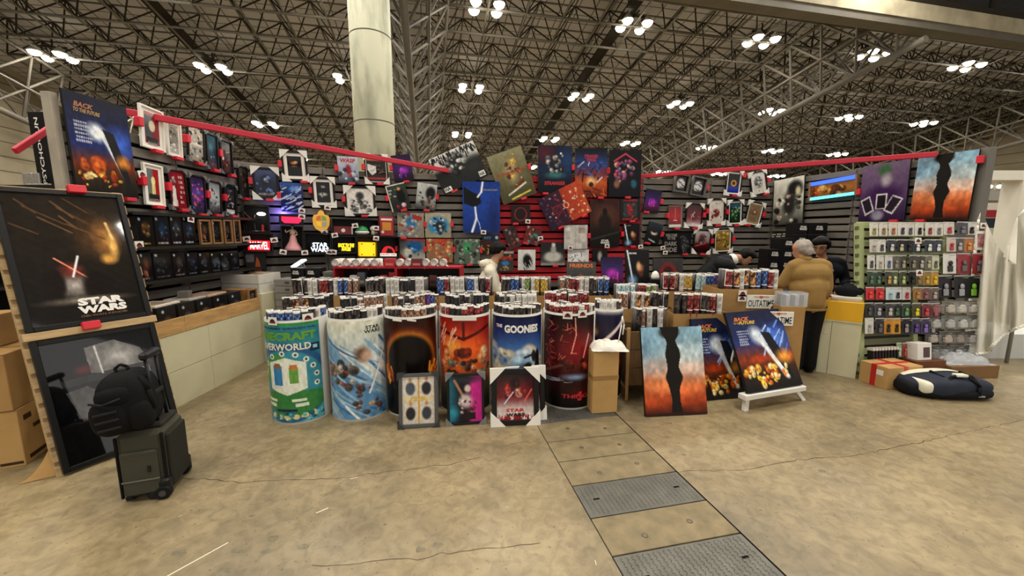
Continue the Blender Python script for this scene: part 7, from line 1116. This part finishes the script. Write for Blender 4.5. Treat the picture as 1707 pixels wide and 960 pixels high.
def hand(c, d, up, mi, s=1., curl=.5):
    c = np.array(c, float); d = unit(d); up = unit(np.array(up) - d * np.dot(up, d)); r = np.cross(d, up); L = [(c, .03 * s, c + d * .06 * s, .034 * s, mi), (c + r * .02 * s + d * .02 * s, .02 * s, c - r * .02 * s + d * .05 * s, .02 * s, mi)]
    for k, ln in enumerate((.07, .08, .075, .06)):
        b = c + d * .085 * s + r * (k - 1.5) * .02 * s; m_ = b + (d * math.cos(curl) - up * math.sin(curl)) * ln * .5 * s; e = m_ + (d * math.cos(curl * 2) - up * math.sin(curl * 2)) * ln * .5 * s; L += [(b, .0095 * s, m_, .009 * s, mi), (m_, .009 * s, e, .008 * s, mi)]
    b = c + d * .02 * s - r * .035 * s; L.append((b, .012 * s, b + (d * .8 - r * .5 - up * .3) * .055 * s, .009 * s, mi)); return L
# ---- old man in a tan jacket, seen from behind
TAN = M('jacket_tan', '8f713f', .8, noise=.06, ns=9, bump=.35, bs=9); TRO = M('trousers_black', '131211', .85, bump=.25, bs=12); SHO = M('shoe_black', '0e0d0c', .5)
OX, OY = 3.60, 4.66; t = thing('person', 'person with grey hair in a tan jacket and black trousers, seen from behind', 'person', Matrix.Translation((OX, OY, 0)))
hc, q = head_caps((-.075, .1, 1.505), (-.55, .75, -.22), (0, 0, 1), 3)
caps = hc + [((-.06, .07, 1.36), .055, (-.075, .09, 1.46), .052, 3)]
caps += [((-.0, .0, .9), .16, (0, .02, 1.05), .17, 0), ((-.07, .0, .86), .125, (.07, 0, .86), .125, 0), ((-.08, .02, 1.05), .15, (.07, .02, 1.05), .15, 0), ((-.11, .04, 1.22), .135, (.09, .03, 1.22), .135, 0), ((-.15, .05, 1.33), .075, (.13, .04, 1.33), .075, 0), ((-.06, .06, 1.36), .075, (-.06, .07, 1.40), .06, 0)]
caps += [((.17, .03, 1.31), .075, (.235, .04, 1.05), .064, 0), ((.235, .04, 1.05), .062, (.245, .12, .83), .05, 0), ((-.19, .05, 1.31), .075, (-.27, .12, 1.08), .062, 0), ((-.27, .12, 1.08), .06, (-.2, .32, .98), .048, 0)]
caps += hand((.247, .13, .79), (0, .12, -1), (-1, 0, 0), 3) + hand((-.19, .36, .98), (.4, 1, 0), (0, 0, 1), 3)
caps += [((-.085, 0, .84), .115, (-.09, .0, .48), .085, 1), ((-.09, 0, .48), .085, (-.095, -.01, .09), .075, 1), ((.085, 0, .84), .115, (.075, .0, .48), .088, 1), ((.075, 0, .48), .086, (.07, -.01, .09), .08, 1), ((-.1, -.04, .04), .042, (-.13, .14, .035), .038, 2), ((.07, -.04, .04), .042, (.08, .14, .035), .038, 2)]
body(t, caps, [TAN, TRO, SHO, SKIN]); hair(t, q, HAIRG, kind='grey'); face(t, q)
MB().lathe([(.072, 0), (.078, .02), (.07, .05), (.064, .05)], 18, 0, (-.062, .065, 1.375), cap=False).build('collar', TAN, t); MB().lathe([(.20, 0), (.205, .015), (.203, .03)], 24, 0, (0, 0, 0), cap=False).build('jacket_hem', TAN, t, Matrix.Translation((0, .0, .79)) @ Matrix.Diagonal((1.02, .72, 1, 1)))
tt = thing('hand_bag', 'small black bag with strap hanging at the side of the person in tan', 'bag', Matrix.Translation((OX + .2, OY + .12, .62))); sball(MB(), (0, 0, .1), .08, .06, .12, .5).build('body', BLKF, tt); MB().path([(-.04, 0, .2), (-.05, -.01, .45), (-.02, .0, .62)], .01, 5).build('strap', BLKF, tt); MB().path([(-.02, -.06, .0), (-.03, -.06, -.08)], .008, 5).build('strap_end', BLKF, tt)
# ---- dark-haired person in a navy sweater facing left behind the counter
NVY = M('sweater_navy', '14161d', .85, bump=.2, bs=30); SX, SY = 4.24, 5.3; t = thing('person', 'person with glasses in a dark navy sweater behind the right counter', 'person', Matrix.Translation((SX, SY, 0)))
hc, q = head_caps((-.1, -.04, 1.53), (-.72, -.6, -.3), (0, 0, 1), 2); caps = hc + [((-.03, 0, 1.36), .055, (-.08, -.03, 1.48), .052, 2), ((0, 0, .92), .14, (0, 0, 1.1), .15, 0), ((-.08, .03, 1.2), .13, (.1, -.02, 1.2), .13, 0), ((-.13, .04, 1.31), .075, (.15, -.03, 1.31), .075, 0), ((.2, -.03, 1.3), .07, (.27, -.06, 1.06), .06, 0), ((.27, -.06, 1.06), .058, (.1, -.24, .97), .046, 0), ((-.17, .05, 1.3), .07, (-.26, -.02, 1.08), .058, 0), ((-.26, -.02, 1.08), .056, (-.2, -.22, .98), .044, 0)] + hand((.05, -.28, .97), (-1, -.5, 0), (0, 0, 1), 2) + hand((-.2, -.26, .98), (.2, -1, 0), (0, 0, 1), 2)
caps += [((-.09, 0, .88), .12, (-.09, 0, .48), .085, 1), ((-.09, 0, .48), .08, (-.09, 0, .08), .06, 1), ((.09, 0, .88), .12, (.09, 0, .48), .085, 1), ((.09, 0, .48), .08, (.09, 0, .08), .06, 1), ((-.09, .03, .04), .04, (-.12, -.14, .035), .036, 3), ((.09, .03, .04), .04, (.07, -.14, .035), .036, 3)]
body(t, caps, [NVY, TRO, SKIN, SHO]); hair(t, q, HAIRB, kind='thick'); face(t, q, True); MB().path([q(-.03, -.1, .06), (-.01, -.09, 1.3), (.03, -.135, 1.2)], .012, 6).build('shirt_collar', WHT, t)
# ---- person in a black puffer jacket bending to the right
PUF = M('puffer_black', '0c0d0e', .6, bump=.3, bs=16); P_ = at(1243, 428, 5.75); PX, PY = P_[0] - .42, P_[1]; hz = P_[2]; t = thing('person', 'person in a black puffer jacket bending over the goods', 'person', Matrix.Translation((PX, PY, 0)))
hc, q = head_caps((.42, 0, hz), (.62, -.42, -.62), (.45, -.1, .9), 2); caps = hc + [((.24, 0, hz - .02), .058, (.36, 0, hz - .01), .055, 2), ((-.22, 0, .9), .15, (-.14, 0, 1.08), .15, 0), ((-.14, 0, 1.08), .15, (.02, .0, hz - .14), .155, 0), ((.02, -.08, hz - .13), .13, (.02, .1, hz - .12), .13, 0), ((.08, -.16, hz - .1), .085, (.08, .16, hz - .1), .085, 0), ((.12, 0, hz - .06), .1, (.2, 0, hz - .04), .075, 0), ((.08, -.18, hz - .12), .088, (.2, -.22, hz - .36), .075, 0), ((.2, -.22, hz - .36), .072, (.42, -.14, hz - .38), .055, 0), ((.08, .18, hz - .12), .088, (.24, .2, hz - .36), .075, 0), ((.24, .2, hz - .36), .07, (.44, .1, hz - .38), .055, 0)]
caps += hand((.46, -.13, hz - .38), (1, .2, -.1), (0, 0, 1), 2) + hand((.48, .1, hz - .38), (1, -.2, -.1), (0, 0, 1), 2) + [((-.22, -.09, .86), .12, (-.18, -.1, .46), .085, 1), ((-.18, -.1, .46), .08, (-.22, -.1, .08), .06, 1), ((-.22, .09, .86), .12, (-.18, .1, .46), .085, 1), ((-.18, .1, .46), .08, (-.22, .1, .08), .06, 1), ((-.24, -.1, .04), .04, (-.06, -.11, .035), .036, 3), ((-.24, .1, .04), .04, (-.06, .11, .035), .036, 3)]
body(t, caps, [PUF, TRO, SKIN, SHO]); hair(t, q, HAIRB, kind='thick'); face(t, q)
for k in range(5): a = np.array((-.18, 0, 1.0)); b = np.array((.1, 0, hz - .1)); c = a + (b - a) * (.1 + .2 * k); MB().lathe([(.163, -.03), (.178, 0), (.163, .03)], 20, 0, cap=False).build('quilt_band', PUF, t, mtx(c, np.cross((0, 1, 0), unit(b - a)), b - a))
MB().lathe([(.08, 0), (.088, .03), (.078, .07), (.07, .07)], 16, 0, cap=False).build('white_collar', WHT, t, mtx((.2, 0, hz - .05), (0, 1, 0), (.9, 0, .35)))
# ---- person in a cream hoodie looking down to the right
HOD = M('hoodie_cream', 'd2cbb6', .9, noise=.05, bump=.4, bs=12); H_ = at(829, 418, 5.55); HX, HY, hz = H_[0], H_[1], H_[2]; t = thing('person', 'person in a cream hoodie with dark hair behind the poster cartons', 'person', Matrix.Translation((HX, HY, 0)))
hc, q = head_caps((0, 0, hz), (.8, .35, -.42), (0.1, 0, 1), 2); sh = hz - .23; x0 = -.1
caps = hc + [((x0 + .04, .0, sh + .02), .058, (-.01, 0, hz - .06), .055, 2), ((x0 - .02, 0, .9), .15, (x0 - .02, 0, 1.05), .15, 0), ((x0 - .02, -.06, sh - .2), .13, (x0 - .02, .07, sh - .2), .13, 0), ((x0, -.12, sh - .04), .085, (x0, .13, sh - .04), .085, 0), ((x0 - .05, 0, sh + .02), .1, (x0 + .02, 0, sh + .02), .085, 0), ((x0, -.17, sh - .06), .08, (x0 + .08, -.21, sh - .32), .068, 0), ((x0 + .08, -.21, sh - .32), .066, (x0 + .28, -.12, sh - .34), .05, 0), ((x0, .17, sh - .06), .08, (x0 + .08, .2, sh - .32), .068, 0), ((x0 + .08, .2, sh - .32), .066, (x0 + .28, .1, sh - .34), .05, 0)]
caps += hand((x0 + .32, -.11, sh - .34), (1, .2, -.2), (0, 0, 1), 2) + hand((x0 + .32, .09, sh - .34), (1, -.2, -.2), (0, 0, 1), 2) + [((x0 - .02, -.09, .86), .12, (x0, -.1, .46), .085, 1), ((x0, -.1, .46), .08, (x0 - .02, -.1, .08), .06, 1), ((x0 - .02, .09, .86), .12, (x0, .1, .46), .085, 1), ((x0, .1, .46), .08, (x0 - .02, .1, .08), .06, 1), ((x0 - .04, -.1, .04), .04, (x0 + .14, -.11, .035), .036, 3), ((x0 - .04, .1, .04), .04, (x0 + .14, .11, .035), .036, 3)]
body(t, caps, [HOD, TRO, SKIN, SHO]); hair(t, q, HAIRB, kind='thick'); face(t, q)
sball(MB(), (x0 - .07, 0, sh + .045), .09, .12, .06, .8).build('hood', HOD, t)
